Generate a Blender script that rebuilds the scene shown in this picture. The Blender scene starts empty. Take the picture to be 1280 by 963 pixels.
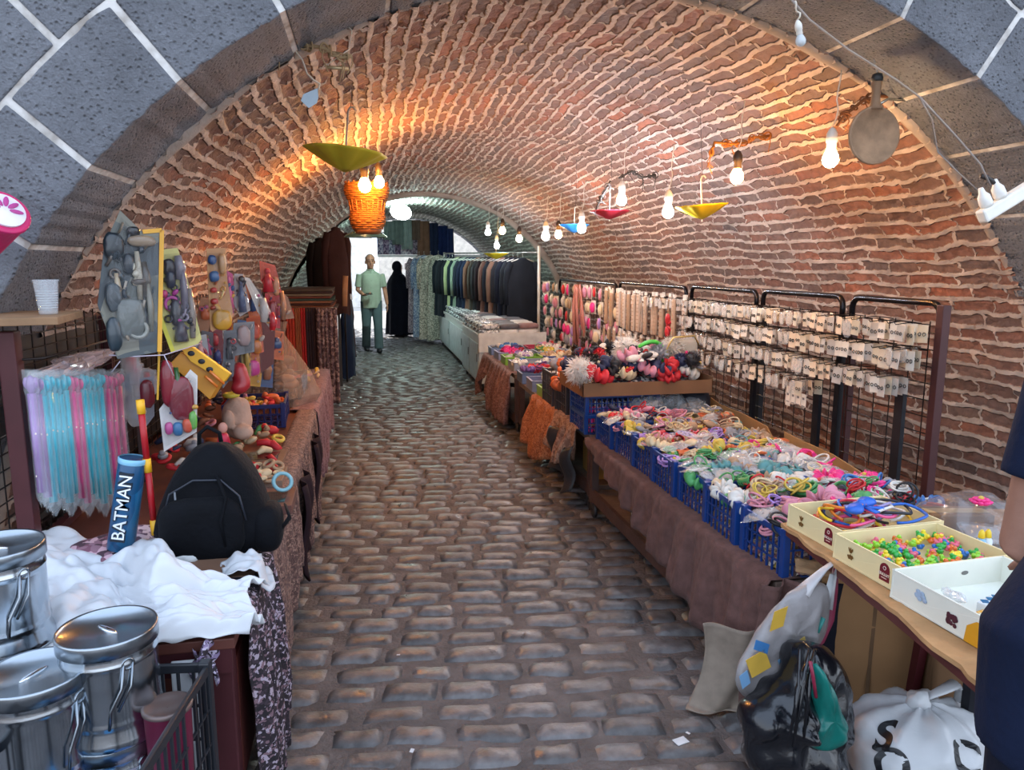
import bpy, bmesh, math, random
import numpy as np
from mathutils import Vector, Matrix, Euler, noise
PI = math.pi; sin = math.sin; cos = math.cos
random.seed(7); R = random.random
def U(a, b): return a + (b - a) * random.random()
scn = bpy.context.scene; COL = scn.collection
# ------------------------------------------------------------ camera (frame 1280x963)
F = 930.0; TH = math.atan(153 / F); PS = math.atan(185 * cos(TH) / F); H = 1.6
CF = Vector((sin(PS) * cos(TH), cos(PS) * cos(TH), -sin(TH))); CR = Vector((cos(PS), -sin(PS), 0)); CU = CR.cross(CF)
cam = bpy.data.cameras.new('camera'); co = bpy.data.objects.new('camera', cam); COL.objects.link(co)
co.matrix_world = Matrix(((CR.x, CU.x, -CF.x, 0), (CR.y, CU.y, -CF.y, 0), (CR.z, CU.z, -CF.z, H), (0, 0, 0, 1)))
cam.sensor_width = 36; cam.lens = F / 1280 * 36; cam.clip_start = .02; scn.camera = co
def ray(px, py): return CF + CR * ((px - 640) / F) + CU * ((481.5 - py) / F)
def P(px, py, ax, val):
    d = ray(px, py); i = 'xyz'.index(ax); t = (val - (H if i == 2 else 0)) / d[i]
    return Vector((d.x * t, d.y * t, H + d.z * t))
def PN(px, py, p, n):
    d = ray(px, py); o = Vector((0, 0, H)); p = Vector(p); n = Vector(n)
    return o + d * ((p - o).dot(n) / d.dot(n))
# ------------------------------------------------------------ materials
def lin(h):
    if not isinstance(h, str): return tuple(h) + ((1,) if len(h) == 3 else ())
    h = h.lstrip('#'); v = [int(h[i:i + 2], 16) / 255 for i in (0, 2, 4)]
    return tuple(c / 12.92 if c <= .04045 else ((c + .055) / 1.055) ** 2.4 for c in v) + (1,)
def nodes(name):
    m = bpy.data.materials.new(name); m.use_nodes = True; nt = m.node_tree
    return m, nt, nt.nodes['Principled BSDF'], nt.nodes['Material Output']
def N(nt, t, **k):
    n = nt.nodes.new(t)
    for a, b in k.items():
        if a.startswith('i_'): n.inputs[a[2:].replace('_', ' ')].default_value = b
        else: setattr(n, a, b)
    return n
MC = {}
def M(col, rough=.6, metal=0, var=.16, sc=9, bump=0, bsc=None, alpha=1, emit=0, sheen=0, coat=0, tr=0):
    key = (col, rough, metal, var, sc, bump, bsc, alpha, emit, sheen, coat, tr)
    if key in MC: return MC[key]
    m, nt, b, o = nodes('material'); L = nt.links.new; c = lin(col)
    tc = N(nt, 'ShaderNodeTexCoord'); nz = N(nt, 'ShaderNodeTexNoise', i_Scale=sc, i_Detail=4.0); L(tc.outputs['Object'], nz.inputs['Vector'])
    rp = N(nt, 'ShaderNodeValToRGB'); L(nz.outputs['Fac'], rp.inputs['Fac'])
    e = rp.color_ramp.elements; e[0].position = .3; e[1].position = .7
    e[0].color = tuple(x * (1 - var) for x in c[:3]) + (1,); e[1].color = tuple(min(1, x * (1 + var)) for x in c[:3]) + (1,)
    L(rp.outputs['Color'], b.inputs['Base Color'])
    b.inputs['Roughness'].default_value = rough; b.inputs['Metallic'].default_value = metal
    if rough >= .8: b.inputs['Specular IOR Level'].default_value = .15
    if alpha < 1: b.inputs['Alpha'].default_value = alpha
    if tr: b.inputs['Transmission Weight'].default_value = tr
    if sheen: b.inputs['Sheen Weight'].default_value = sheen * .12
    if coat: b.inputs['Coat Weight'].default_value = coat
    if emit: b.inputs['Emission Color'].default_value = c; b.inputs['Emission Strength'].default_value = emit
    if bump:
        n2 = N(nt, 'ShaderNodeTexNoise', i_Scale=bsc or sc * 4, i_Detail=5.0); L(tc.outputs['Object'], n2.inputs['Vector'])
        bp = N(nt, 'ShaderNodeBump', i_Strength=bump, i_Distance=.01); L(n2.outputs['Fac'], bp.inputs['Height']); L(bp.outputs['Normal'], b.inputs['Normal'])
    MC[key] = m; return m
def speckle(cols, sc=60, rough=.8, th=.45, sheen=0, key=None):
    """cloth or print: voronoi cells in several colours"""
    k = ('sp', tuple(cols), sc, rough, th)
    if k in MC: return MC[k]
    m, nt, b, o = nodes('print'); L = nt.links.new
    tc = N(nt, 'ShaderNodeTexCoord'); nz = N(nt, 'ShaderNodeTexNoise', i_Scale=sc * .5, i_Detail=3.0); L(tc.outputs['Object'], nz.inputs['Vector'])
    mx = N(nt, 'ShaderNodeMix', data_type='RGBA'); mx.inputs[0].default_value = .03; L(tc.outputs['Object'], mx.inputs[6]); L(nz.outputs['Color'], mx.inputs[7])
    v = N(nt, 'ShaderNodeTexVoronoi', i_Scale=sc); L(mx.outputs[2], v.inputs['Vector'])
    sp = N(nt, 'ShaderNodeSeparateColor'); L(v.outputs['Color'], sp.inputs[0])
    rp = N(nt, 'ShaderNodeValToRGB'); rp.color_ramp.interpolation = 'CONSTANT'; L(sp.outputs[0], rp.inputs['Fac'])
    el = rp.color_ramp.elements; n = len(cols); el[0].color = lin(cols[0]); el[0].position = 0
    el[1].color = lin(cols[1]); el[1].position = th
    for i in range(2, n): q = el.new(th + (1 - th) * (i - 1) / (n - 1)); q.color = lin(cols[i])
    L(rp.outputs['Color'], b.inputs['Base Color']); b.inputs['Roughness'].default_value = rough
    if sheen: b.inputs['Sheen Weight'].default_value = sheen * .12
    MC[k] = m; return m
def basalt(mortar=False):
    m, nt, b, o = nodes('basalt'); L = nt.links.new; tc = N(nt, 'ShaderNodeTexCoord')
    if mortar:
        nz = N(nt, 'ShaderNodeTexNoise', i_Scale=14.0, i_Detail=6.0); L(tc.outputs['Object'], nz.inputs['Vector'])
        rp = N(nt, 'ShaderNodeValToRGB'); L(nz.outputs['Fac'], rp.inputs['Fac']); e = rp.color_ramp.elements
        e[0].position = .35; e[0].color = lin('#9a938c'); e[1].position = .6; e[1].color = lin('#d2d0cd')
        h = nz.outputs['Fac']; st = .5
    else:
        v = N(nt, 'ShaderNodeTexVoronoi', i_Scale=58.0); L(tc.outputs['Object'], v.inputs['Vector'])
        v2 = N(nt, 'ShaderNodeTexNoise', i_Scale=75.0, i_Detail=5.0, i_Roughness=.7); L(tc.outputs['Object'], v2.inputs['Vector'])
        n3 = N(nt, 'ShaderNodeTexNoise', i_Scale=3.0, i_Detail=5.0); L(tc.outputs['Object'], n3.inputs['Vector'])
        pit = N(nt, 'ShaderNodeMapRange'); pit.inputs[1].default_value = .05; pit.inputs[2].default_value = .38; L(v.outputs['Distance'], pit.inputs[0])
        ad = N(nt, 'ShaderNodeMath', operation='MULTIPLY'); L(pit.outputs[0], ad.inputs[0]); L(v2.outputs['Fac'], ad.inputs[1])
        rp = N(nt, 'ShaderNodeValToRGB'); L(n3.outputs['Fac'], rp.inputs['Fac']); e = rp.color_ramp.elements
        e[0].position = .3; e[0].color = lin('#777a82'); e[1].position = .7; e[1].color = lin('#9ea2ab')
        mm = N(nt, 'ShaderNodeMix', data_type='RGBA', blend_type='MULTIPLY'); mm.inputs[0].default_value = .85; L(rp.outputs['Color'], mm.inputs[6]); L(ad.outputs[0], mm.inputs[7])
        m2 = N(nt, 'ShaderNodeMix', data_type='RGBA'); m2.inputs[0].default_value = .7; L(rp.outputs['Color'], m2.inputs[6]); L(mm.outputs[2], m2.inputs[7])
        rp = type('x', (), {'outputs': {'Color': m2.outputs[2]}}); h = ad.outputs[0]; st = 1.0
    L(rp.outputs['Color'], b.inputs['Base Color']); b.inputs['Roughness'].default_value = .85
    bp = N(nt, 'ShaderNodeBump', i_Strength=st, i_Distance=.02); L(h, bp.inputs['Height']); L(bp.outputs['Normal'], b.inputs['Normal'])
    return m
def brickmat(kind='vault'):
    m, nt, b, o = nodes('brickwork'); L = nt.links.new
    uv = N(nt, 'ShaderNodeUVMap'); uv.uv_map = 'UVMap'
    def nz(s, d, src=None):
        n = N(nt, 'ShaderNodeTexNoise', i_Scale=s, i_Detail=d); L(src or uv.outputs[0], n.inputs['Vector']); return n
    def vm(op, a, b_):
        n = N(nt, 'ShaderNodeVectorMath', operation=op)
        L(a, n.inputs[0])
        if isinstance(b_, tuple): n.inputs[1].default_value = b_
        else: L(b_, n.inputs[1])
        return n.outputs[0]
    d1 = vm('MULTIPLY', vm('SUBTRACT', nz(1.3, 2).outputs['Color'], (.5, .5, .5)), (.25, .12, 0))
    d2 = vm('MULTIPLY', vm('SUBTRACT', nz(7, 3).outputs['Color'], (.5, .5, .5)), (.11, .052, 0))
    d3 = vm('MULTIPLY', vm('SUBTRACT', nz(28, 3).outputs['Color'], (.5, .5, .5)), (.025, .016, 0))
    vec = vm('MULTIPLY', vm('ADD', vm('ADD', vm('ADD', uv.outputs[0], d1), d2), d3), (1.9, 1, 1))
    br = N(nt, 'ShaderNodeTexBrick', offset=.5, squash=1.15, squash_frequency=3)
    for k, v in dict(Scale=1.0).items(): br.inputs[k].default_value = v
    br.inputs['Mortar Size'].default_value = .0165; br.inputs['Mortar Smooth'].default_value = .35
    br.inputs['Brick Width'].default_value = .46; br.inputs['Row Height'].default_value = .082; br.inputs['Bias'].default_value = 0
    br.inputs['Color1'].default_value = (0, 0, 0, 1); br.inputs['Color2'].default_value = (1, 1, 1, 1); br.inputs['Mortar'].default_value = (.5, .5, .5, 1)
    L(vec, br.inputs['Vector'])
    big = nz(.55, 3)
    cr = N(nt, 'ShaderNodeValToRGB'); el = cr.color_ramp.elements
    cols = [(0, '#6c5852'), (.2, '#7e5d50'), (.4, '#945d48'), (.6, '#846759'), (.8, '#a8684e'), (1, '#74625b')]
    el[0].color = lin(cols[0][1]); el[1].color = lin(cols[-1][1])
    for p, c in cols[1:-1]: q = el.new(p); q.color = lin(c)
    L(br.outputs['Color'], cr.inputs['Fac'])
    fine = nz(22, 6)
    mu = N(nt, 'ShaderNodeMix', data_type='RGBA', blend_type='OVERLAY'); mu.inputs[0].default_value = .7; L(cr.outputs['Color'], mu.inputs[6]); L(fine.outputs['Fac'], mu.inputs[7])
    # dirt: grey-brown areas; in the far kind, greenish lamp light painted in
    dr = N(nt, 'ShaderNodeValToRGB'); L(big.outputs['Fac'], dr.inputs['Fac']); e = dr.color_ramp.elements; e[0].position = .38; e[1].position = .6
    e[0].color = (0, 0, 0, 1); e[1].color = (.75, .75, .75, 1)
    dm = N(nt, 'ShaderNodeMix', data_type='RGBA'); L(dr.outputs['Color'], dm.inputs[0]); L(mu.outputs[2], dm.inputs[6]); dm.inputs[7].default_value = lin('#6b5c57')
    mc = N(nt, 'ShaderNodeValToRGB'); L(nz(5, 6).outputs['Fac'], mc.inputs['Fac']); e = mc.color_ramp.elements; e[0].position = .3; e[1].position = .65
    e[0].color = lin('#a69488'); e[1].color = lin('#cfbdb0')
    if kind == 'far': e[0].color = lin('#8e9088'); e[1].color = lin('#bcc0b6')  # greenish lamp light put into the far mortar colour
    mx = N(nt, 'ShaderNodeMix', data_type='RGBA'); L(br.outputs['Fac'], mx.inputs[0]); L(dm.outputs[2], mx.inputs[6]); L(mc.outputs['Color'], mx.inputs[7])
    if kind == 'far': dm.inputs[7].default_value = lin('#6c716b'); e2 = dr.color_ramp.elements; e2[0].color = (.6, .6, .6, 1); e2[1].color = (.95, .95, .95, 1)  # same bricks, with the lamp's grey-green light mixed into their colour
    L(mx.outputs[2], b.inputs['Base Color']); b.inputs['Roughness'].default_value = .82
    hh = N(nt, 'ShaderNodeMath', operation='MULTIPLY_ADD'); L(br.outputs['Fac'], hh.inputs[0]); hh.inputs[1].default_value = .85
    f2 = nz(18, 6); f3 = N(nt, 'ShaderNodeMath', operation='MULTIPLY'); f3.inputs[1].default_value = .75; L(f2.outputs['Fac'], f3.inputs[0]); L(f3.outputs[0], hh.inputs[2])
    bp = N(nt, 'ShaderNodeBump', i_Strength=.55, i_Distance=.02); L(hh.outputs[0], bp.inputs['Height']); L(bp.outputs['Normal'], b.inputs['Normal'])
    dp = N(nt, 'ShaderNodeDisplacement'); dp.inputs['Midlevel'].default_value = .6; dp.inputs['Scale'].default_value = .02
    L(hh.outputs[0], dp.inputs['Height']); L(dp.outputs[0], o.inputs['Displacement']); m.displacement_method = 'BOTH'
    return m
# ------------------------------------------------------------ mesh builder
class MB:
    def __init__(s): s.v = []; s.f = []; s.m = []
    def add(s, v, f, mi=0):
        k = len(s.v); s.v += [tuple(p) for p in v]; s.f += [tuple(i + k for i in q) for q in f]; s.m += [mi] * len(f); return s
    def merge(s, o, mat=None, mi=None):
        k = len(s.v); s.v += [tuple(mat @ Vector(p)) if mat else p for p in o.v]; s.f += [tuple(i + k for i in q) for q in o.f]; s.m += [mi if mi is not None else a for a in o.m]; return s
    def box(s, c, d, rot=None, mi=0, taper=1):
        v = []
        for z in (-1, 1):
            for x, y in ((-1, -1), (1, -1), (1, 1), (-1, 1)):
                t = taper if z > 0 else 1
                p = Vector((x * d[0] / 2 * t, y * d[1] / 2 * t, z * d[2] / 2))
                if rot is not None: p = rot @ p
                v.append(p + Vector(c))
        return s.add(v, [(3, 2, 1, 0), (4, 5, 6, 7), (0, 1, 5, 4), (1, 2, 6, 5), (2, 3, 7, 6), (3, 0, 4, 7)], mi)
    def bar(s, a, b, w=.02, h=None, mi=0, up=(0, 0, 1)):
        a = Vector(a); b = Vector(b); d = b - a; z = d.normalized(); u = Vector(up)
        if abs(z.dot(u)) > .95: u = Vector((0, 1, 0))
        x = u.cross(z).normalized(); y = z.cross(x); m = Matrix((x, y, z)).transposed()
        return s.box((a + b) / 2, (w, h or w, d.length), m, mi)
    def tube(s, pts, r, n=8, mi=0, closed=False, cap=True, sq=1):
        pts = [Vector(p) for p in pts]; L = len(pts); rr = r if isinstance(r, (list, tuple)) else [r] * L; rings = []; u = None
        for i, p in enumerate(pts):
            a = pts[i - 1] if i or closed else p; b = pts[(i + 1) % L] if i < L - 1 or closed else p
            t = (b - a).normalized() if (b - a).length > 1e-9 else Vector((0, 0, 1))
            if u is None: u = Vector((1, 0, 0)) if abs(t.z) > .9 else Vector((0, 0, 1)).cross(t).normalized()
            u = (u - t * u.dot(t)).normalized(); w = t.cross(u)
            rings.append([p + (u * cos(2 * PI * k / n) + w * sin(2 * PI * k / n) * sq) * rr[i] for k in range(n)])
        v = [q for g in rings for q in g]; f = []
        for i in range(L if closed else L - 1):
            j = (i + 1) % L
            for k in range(n): f.append((i * n + k, i * n + (k + 1) % n, j * n + (k + 1) % n, j * n + k))
        if cap and not closed: f += [tuple(range(n))[::-1], tuple((L - 1) * n + k for k in range(n))]
        return s.add(v, f, mi)
    def lathe(s, prof, n=24, c=(0, 0, 0), rot=None, mi=0, cap=(False, False), wob=None):
        v = []; f = []
        for i, (r, z) in enumerate(prof):
            for k in range(n):
                a = 2 * PI * k / n; q = r * (wob(a, i) if wob else 1); p = Vector((q * cos(a), q * sin(a), z))
                if rot is not None: p = rot @ p
                v.append(p + Vector(c))
        for i in range(len(prof) - 1):
            for k in range(n): f.append((i * n + k, i * n + (k + 1) % n, (i + 1) * n + (k + 1) % n, (i + 1) * n + k))
        if cap[0]: f.append(tuple(range(n))[::-1])
        if cap[1]: f.append(tuple((len(prof) - 1) * n + k for k in range(n)))
        return s.add(v, f, mi)
    def ball(s, c, r, nu=12, nv=8, mi=0, rot=None, p=1, fn=None):
        if not isinstance(r, (tuple, list, Vector)): r = (r, r, r)
        def pw(x): return math.copysign(abs(x) ** p, x)
        v = []; f = []
        for j in range(nv + 1):
            t = PI * j / nv - PI / 2; cz = pw(sin(t)); cr = pw(max(0, cos(t))) if cos(t) > 1e-6 else 0
            for i in range(nu):
                a = 2 * PI * i / nu; q = Vector((cr * pw(cos(a)) * r[0], cr * pw(sin(a)) * r[1], cz * r[2]))
                if fn: q = fn(q)
                if rot is not None: q = rot @ q
                v.append(q + Vector(c))
        for j in range(nv):
            for i in range(nu): f.append((j * nu + i, j * nu + (i + 1) % nu, (j + 1) * nu + (i + 1) % nu, (j + 1) * nu + i))
        return s.add(v, f, mi)
    def torus(s, c, R_, r, n=20, m=8, rot=None, mi=0, fn=None):
        pts = []
        for k in range(n):
            a = 2 * PI * k / n; q = Vector((R_ * cos(a), R_ * sin(a), 0))
            if fn: q = fn(q, a)
            if rot is not None: q = rot @ q
            pts.append(q + Vector(c))
        return s.tube(pts, r, m, mi, closed=True)
    def grid(s, fn, nu, nv, mi=0):
        v = [fn(i / nu, j / nv) for j in range(nv + 1) for i in range(nu + 1)]
        f = [(j * (nu + 1) + i, j * (nu + 1) + i + 1, (j + 1) * (nu + 1) + i + 1, (j + 1) * (nu + 1) + i) for j in range(nv) for i in range(nu)]
        return s.add(v, f, mi)
    def prism(s, poly, off, mi=0):
        """closed polygon (3d points) extruded by the vector off"""
        n = len(poly); o = Vector(off); v = [Vector(p) for p in poly]; v += [p + o for p in v]
        return s.add(v, [tuple(range(n))[::-1], tuple(range(n, 2 * n))] + [(i, (i + 1) % n, n + (i + 1) % n, n + i) for i in range(n)], mi)
def obj(name, mb, mats, parent=None, smooth=False, solid=0, bevel=0, sub=0, remesh=0, loc=None, smo=0, uv=None, local=False):
    me = bpy.data.meshes.new(name); vs = mb.v
    org = Vector((0, 0, 0))
    if parent is not None and not local:
        mi = parent['_inv']; mi = Matrix([mi[i * 4:i * 4 + 4] for i in range(4)]); vs = [tuple(mi @ Vector(p)) for p in vs]
    elif parent is None and not local:
        a = np.array([tuple(p) for p in vs]); org = Vector(((a[:, 0].min() + a[:, 0].max()) / 2, (a[:, 1].min() + a[:, 1].max()) / 2, a[:, 2].min())); vs = [tuple(Vector(p) - org) for p in vs]
    me.from_pydata([tuple(p) for p in vs], [], mb.f)
    if not isinstance(mats, (list, tuple)): mats = [mats]
    for m in mats: me.materials.append(m)
    me.polygons.foreach_set('material_index', mb.m); me.polygons.foreach_set('use_smooth', [smooth] * len(mb.f))
    bm = bmesh.new(); bm.from_mesh(me); bmesh.ops.remove_doubles(bm, verts=bm.verts, dist=1e-6); bmesh.ops.recalc_face_normals(bm, faces=bm.faces); bm.to_mesh(me); bm.free()
    me.update(); o = bpy.data.objects.new(name, me); COL.objects.link(o); o.location = org
    if parent is not None: o.parent = parent; o['_inv'] = parent['_inv']; o.location = (0, 0, 0)
    else:
        im = Matrix.Translation(-org); o['_inv'] = [x for r_ in im for x in r_]
    if remesh: q = o.modifiers.new('remesh', 'REMESH'); q.mode = 'VOXEL'; q.voxel_size = remesh; q.use_smooth_shade = True
    if smo: q = o.modifiers.new('smooth', 'SMOOTH'); q.iterations = smo; q.factor = .6
    if solid: q = o.modifiers.new('solid', 'SOLIDIFY'); q.thickness = solid; q.offset = 0
    if bevel: q = o.modifiers.new('bevel', 'BEVEL'); q.width = bevel; q.segments = 2; q.limit_method = 'ANGLE'
    if sub: q = o.modifiers.new('sub', 'SUBSURF'); q.levels = sub; q.render_levels = sub
    return o
def tag(o, label=None, cat=None, group=None, kind=None):
    if label: o['label'] = label
    if cat: o['category'] = cat
    if group: o['group'] = group
    if kind: o['kind'] = kind
    return o
def thing(name, label, cat, loc=(0, 0, 0), rz=0, group=None, rot=None):
    o = bpy.data.objects.new(name, None); COL.objects.link(o); o.location = loc; o.rotation_euler = rot or (0, 0, rz); o.empty_display_size = .05
    m = (Matrix.Translation(loc) @ Euler(o.rotation_euler).to_matrix().to_4x4()).inverted(); o['_inv'] = [x for r_ in m for x in r_]
    return tag(o, label, cat, group)
KIDS = {}
def dup(root, loc, rot=(0, 0, 0), label=None, group=None, mats=None, scale=None):
    kids = KIDS.setdefault(root.name, None)
    if kids is None: kids = KIDS[root.name] = [(c, list(c.children)) for c in root.children]
    r = root.copy(); COL.objects.link(r); r.location = loc; r.rotation_euler = rot
    if scale is not None: r.scale = (scale,) * 3 if not isinstance(scale, tuple) else scale
    if label: r['label'] = label
    if group: r['group'] = group
    if mats and r.type == 'MESH': setm(r, mats)
    for c, g in kids:
        d = c.copy(); COL.objects.link(d); d.parent = r
        if mats and (c.name.split('.')[0] in mats if isinstance(mats, dict) else True): setm(d, mats[c.name.split('.')[0]] if isinstance(mats, dict) else mats)
        for e in g:
            k = e.copy(); COL.objects.link(k); k.parent = d
    return r
def setm(o, mats):
    if not isinstance(mats, (list, tuple)): mats = [mats]
    for i, m in enumerate(mats):
        if i < len(o.material_slots): o.material_slots[i].link = 'OBJECT'; o.material_slots[i].material = m
def place(root, loc, rot=(0, 0, 0), label=None, group=None, mats=None, scale=None, used={}):
    """first call moves the source itself, later calls copy it"""
    if root.name not in used:
        used[root.name] = 1; KIDS[root.name] = [(c, list(c.children)) for c in root.children]
        root.location = loc; root.rotation_euler = rot
        if scale is not None: root.scale = (scale,) * 3 if not isinstance(scale, tuple) else scale
        if label: root['label'] = label
        if group: root['group'] = group
        if mats and root.type == 'MESH': setm(root, mats)
        if mats:
            for c in root.children:
                b = c.name.split('.')[0]
                if isinstance(mats, dict):
                    if b in mats: setm(c, mats[b])
                else: setm(c, mats)
        return root
    return dup(root, loc, rot, label, group, mats, scale)
def nz3(x, y, z=0, s=1): return noise.noise(Vector((x * s, y * s, z * s)))
def rotm(x=0, y=0, z=0): return Euler((math.radians(x), math.radians(y), math.radians(z))).to_matrix()
def text(name, body, size, loc, rotmat, mat, parent=None, ext=.0008, bold=False, align='CENTER', shear=0):
    cu = bpy.data.curves.new(name, 'FONT'); cu.body = body; cu.size = size; cu.extrude = ext; cu.align_x = align; cu.align_y = 'CENTER'; cu.shear = shear
    if bold: cu.offset = size * .022
    t = bpy.data.objects.new(name, cu); COL.objects.link(t); bpy.context.view_layer.update()
    me = bpy.data.meshes.new_from_object(t.evaluated_get(bpy.context.evaluated_depsgraph_get())); bpy.data.objects.remove(t); bpy.data.curves.remove(cu)
    mb = MB(); m4 = Matrix.Translation(loc) @ rotmat.to_4x4()
    mb.add([m4 @ v.co for v in me.vertices], [tuple(p.vertices) for p in me.polygons]); bpy.data.meshes.remove(me)
    return obj(name, mb, mat, parent)
# ============================================================ THE SETTING
VX, VZ, VR = .95, .32, 2.34
A0 = math.degrees(math.asin(-VZ / VR))
def vault_mesh(name, ysegs, na, rad, mat):
    ys = []
    for a, b, n in ysegs: ys += list(np.linspace(a, b, n, endpoint=False))
    ys.append(ysegs[-1][1]); ys = np.array(ys); an = np.radians(np.linspace(A0, 180 - A0, na + 1))
    Y, A = np.meshgrid(ys, an, indexing='ij')
    # the old vault is not quite true: slow bulges along and across
    g = rad + np.clip((Y - 2.95) / 1.5, 0, 1) * (.022 * np.sin(Y * 1.1 + A * 2) + .016 * np.sin(A * 5 + Y * .4) + .01 * np.sin(Y * 2.7 - A * 3))
    V = np.stack([VX + g * np.cos(A), Y, VZ + g * np.sin(A)], -1).reshape(-1, 3)
    ny, nb = Y.shape; idx = np.arange(ny * nb).reshape(ny, nb)
    Fq = np.stack([idx[:-1, :-1], idx[:-1, 1:], idx[1:, 1:], idx[1:, :-1]], -1).reshape(-1, 4)
    me = bpy.data.meshes.new(name); me.vertices.add(len(V)); me.vertices.foreach_set('co', V.ravel().astype(np.float32))
    me.loops.add(len(Fq) * 4); me.loops.foreach_set('vertex_index', Fq.ravel().astype(np.int32))
    me.polygons.add(len(Fq)); me.polygons.foreach_set('loop_start', np.arange(0, len(Fq) * 4, 4, dtype=np.int32)); me.polygons.foreach_set('loop_total', np.full(len(Fq), 4, np.int32))
    uvl = me.uv_layers.new(name='UVMap'); uv = np.stack([Y.ravel(), (A * rad).ravel()], -1)[Fq.ravel()]
    uvl.data.foreach_set('uv', uv.ravel().astype(np.float32)); me.update(calc_edges=True); me.validate()
    me.polygons.foreach_set('use_smooth', [True] * len(Fq)); me.materials.append(mat)
    o = bpy.data.objects.new(name, me); COL.objects.link(o); o['kind'] = 'structure'; return o
vault_mesh('ceiling', [(2.95, 6.5, 172), (6.5, 11.7, 150)], 400, VR, brickmat('vault'))
vault_mesh('ceiling', [(11.66, 17.0, 110)], 260, VR - .07, brickmat('far'))
STONE = basalt(); MORT = basalt(True)
def ringblock(mb, a0, a1, r0, r1, y0, y1, gap=.011, seed=0, mi=0):
    ga = math.degrees(gap / r0); a0 += ga; a1 -= ga; n = 10; v = []; nr = 3
    def w(k): return .006 * nz3(seed * 3.1 + k, k * .7, seed)
    rings = []
    for i in range(n + 1):
        a = math.radians(a0 + (a1 - a0) * i / n)
        q = [(r0 + w(i), y0 + w(i + 9)), (r0 + w(i), y1), (r1 - gap * .6 + w(i + 20), y1), (r1 - gap * .6 + w(i + 20), y0 + w(i + 31))]
        rings.append([(VX + r * cos(a), y, VZ + r * sin(a)) for r, y in q])
    v = [p for g in rings for p in g]; f = []
    for i in range(n):
        for k in range(4): f.append((i * 4 + k, i * 4 + (k + 1) % 4, (i + 1) * 4 + (k + 1) % 4, (i + 1) * 4 + k))
    f += [(3, 2, 1, 0), (n * 4, n * 4 + 1, n * 4 + 2, n * 4 + 3)]
    mb.add(v, f, mi)
def facade(name, y0, y1, R0, flip=1):
    mb = MB()
    js = [A0, 10, 20, 29.8, 39.2, 47.8, 56.5, 65.9, 76.1, 84.8, 93.5, 102.2, 110.9, 119.9, 129.1, 138.2, 145.5, 154, 163.5, 174, 180 - A0]
    for i in range(len(js) - 1): ringblock(mb, js[i], js[i + 1], R0, 2.62, min(y0, y1), max(y0, y1), .010, i)
    j2 = [A0, 6, 17, 30, 43, 56.3, 65.9, 78, 91, 105, 119.9, 133.4, 147, 160, 172, 180 - A0]
    for i in range(len(j2) - 1): ringblock(mb, j2[i], j2[i + 1], 2.63, 3.1, min(y0, y1), max(y0, y1), .010, i + 40)
    o = obj(name, mb, STONE, bevel=.006); o['kind'] = 'structure'
    mb = MB(); ring = []
    ya, yb = (y0 + .006, y1) if y0 < y1 else (y0 - .006, y1)
    N_ = 96; an = [math.radians(A0 + (180 - 2 * A0) * i / N_) for i in range(N_ + 1)]
    r0 = R0 + .006
    inner = [(VX + r0 * cos(a), VZ + r0 * sin(a)) for a in an]; outer = []
    for a in an:
        c, s_ = cos(a), sin(a); t = min((5.5 / abs(c)) if abs(c) > 1e-6 else 1e9, (4.4 / s_) if s_ > 1e-6 else 1e9); outer.append((VX + t * c, max(VZ + t * s_, -.02)))
    v = []
    for y in (ya, yb): v += [(x, y, z) for x, z in inner] + [(x, y, z) for x, z in outer]
    n = N_ + 1; f = []
    for i in range(N_):
        f += [(i, i + 1, n + i + 1, n + i), (2 * n + i, 3 * n + i, 3 * n + i + 1, 2 * n + i + 1), (i, 2 * n + i, 2 * n + i + 1, i + 1), (n + i, n + i + 1, 3 * n + i + 1, 3 * n + i)]
    mb.add(v, f); o = obj(name, mb, MORT); o['kind'] = 'structure'
    # coursed blocks further out
    mb = MB(); r_ = random.Random(5); z = 0
    while z < 4.6:
        x = -4.5 + r_.uniform(0, .4)
        while x < 6.4:
            w = r_.uniform(.5, .8); cx_, cz_ = x + w / 2, z + .19
            if min(math.hypot(max(abs(cx_ - VX) - w / 2, 0), max(abs(cz_ - VZ) - .19, 0)), 9) > 3.1:
                mb.box((cx_, (y0 + y1) / 2, cz_), (w - .02, abs(y1 - y0), .36))
            x += w
        z += .38
    o = obj(name, mb, STONE, bevel=.008); o['kind'] = 'structure'
mb = MB().lathe([(VR + .10, -.02), (VR + .16, -.02), (VR + .16, 14.3), (VR + .10, 14.3), (VR + .10, -.02)], 96, (VX, 2.95, VZ), rot=rotm(-90, 0, 0)); o = obj('light_block_shell', mb, MORT); o['kind'] = 'structure'  # unseen shell added around the vault to block stray sky light
def lip(y, rad, w=.05, name='trim_1'):
    pts = [(VX + (rad + .012 * nz3(a * .05, 3, y)) * cos(math.radians(a)), y + .012 * nz3(a * .07, 9, y), VZ + (rad + .012 * nz3(a * .05, 3, y)) * sin(math.radians(a))) for a in np.arange(A0, 180 - A0 + .1, 1.5)]
    o = obj(name, MB().tube(pts, [w * (1 + .25 * nz3(k * .21, 5, y)) for k in range(len(pts))], 10), MORTW, smooth=True); o['kind'] = 'structure'
MORTW = M('#a4978d', .9, var=.2, sc=6, bump=.6, bsc=40)
lip(2.985, VR + .03, .042)
lip(11.68, VR - .01, .06, 'trim_2')
facade('wall_front', 2.5, 3.0, VR)
facade('wall_back', 17.4, 17.0, VR - .09)
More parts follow.
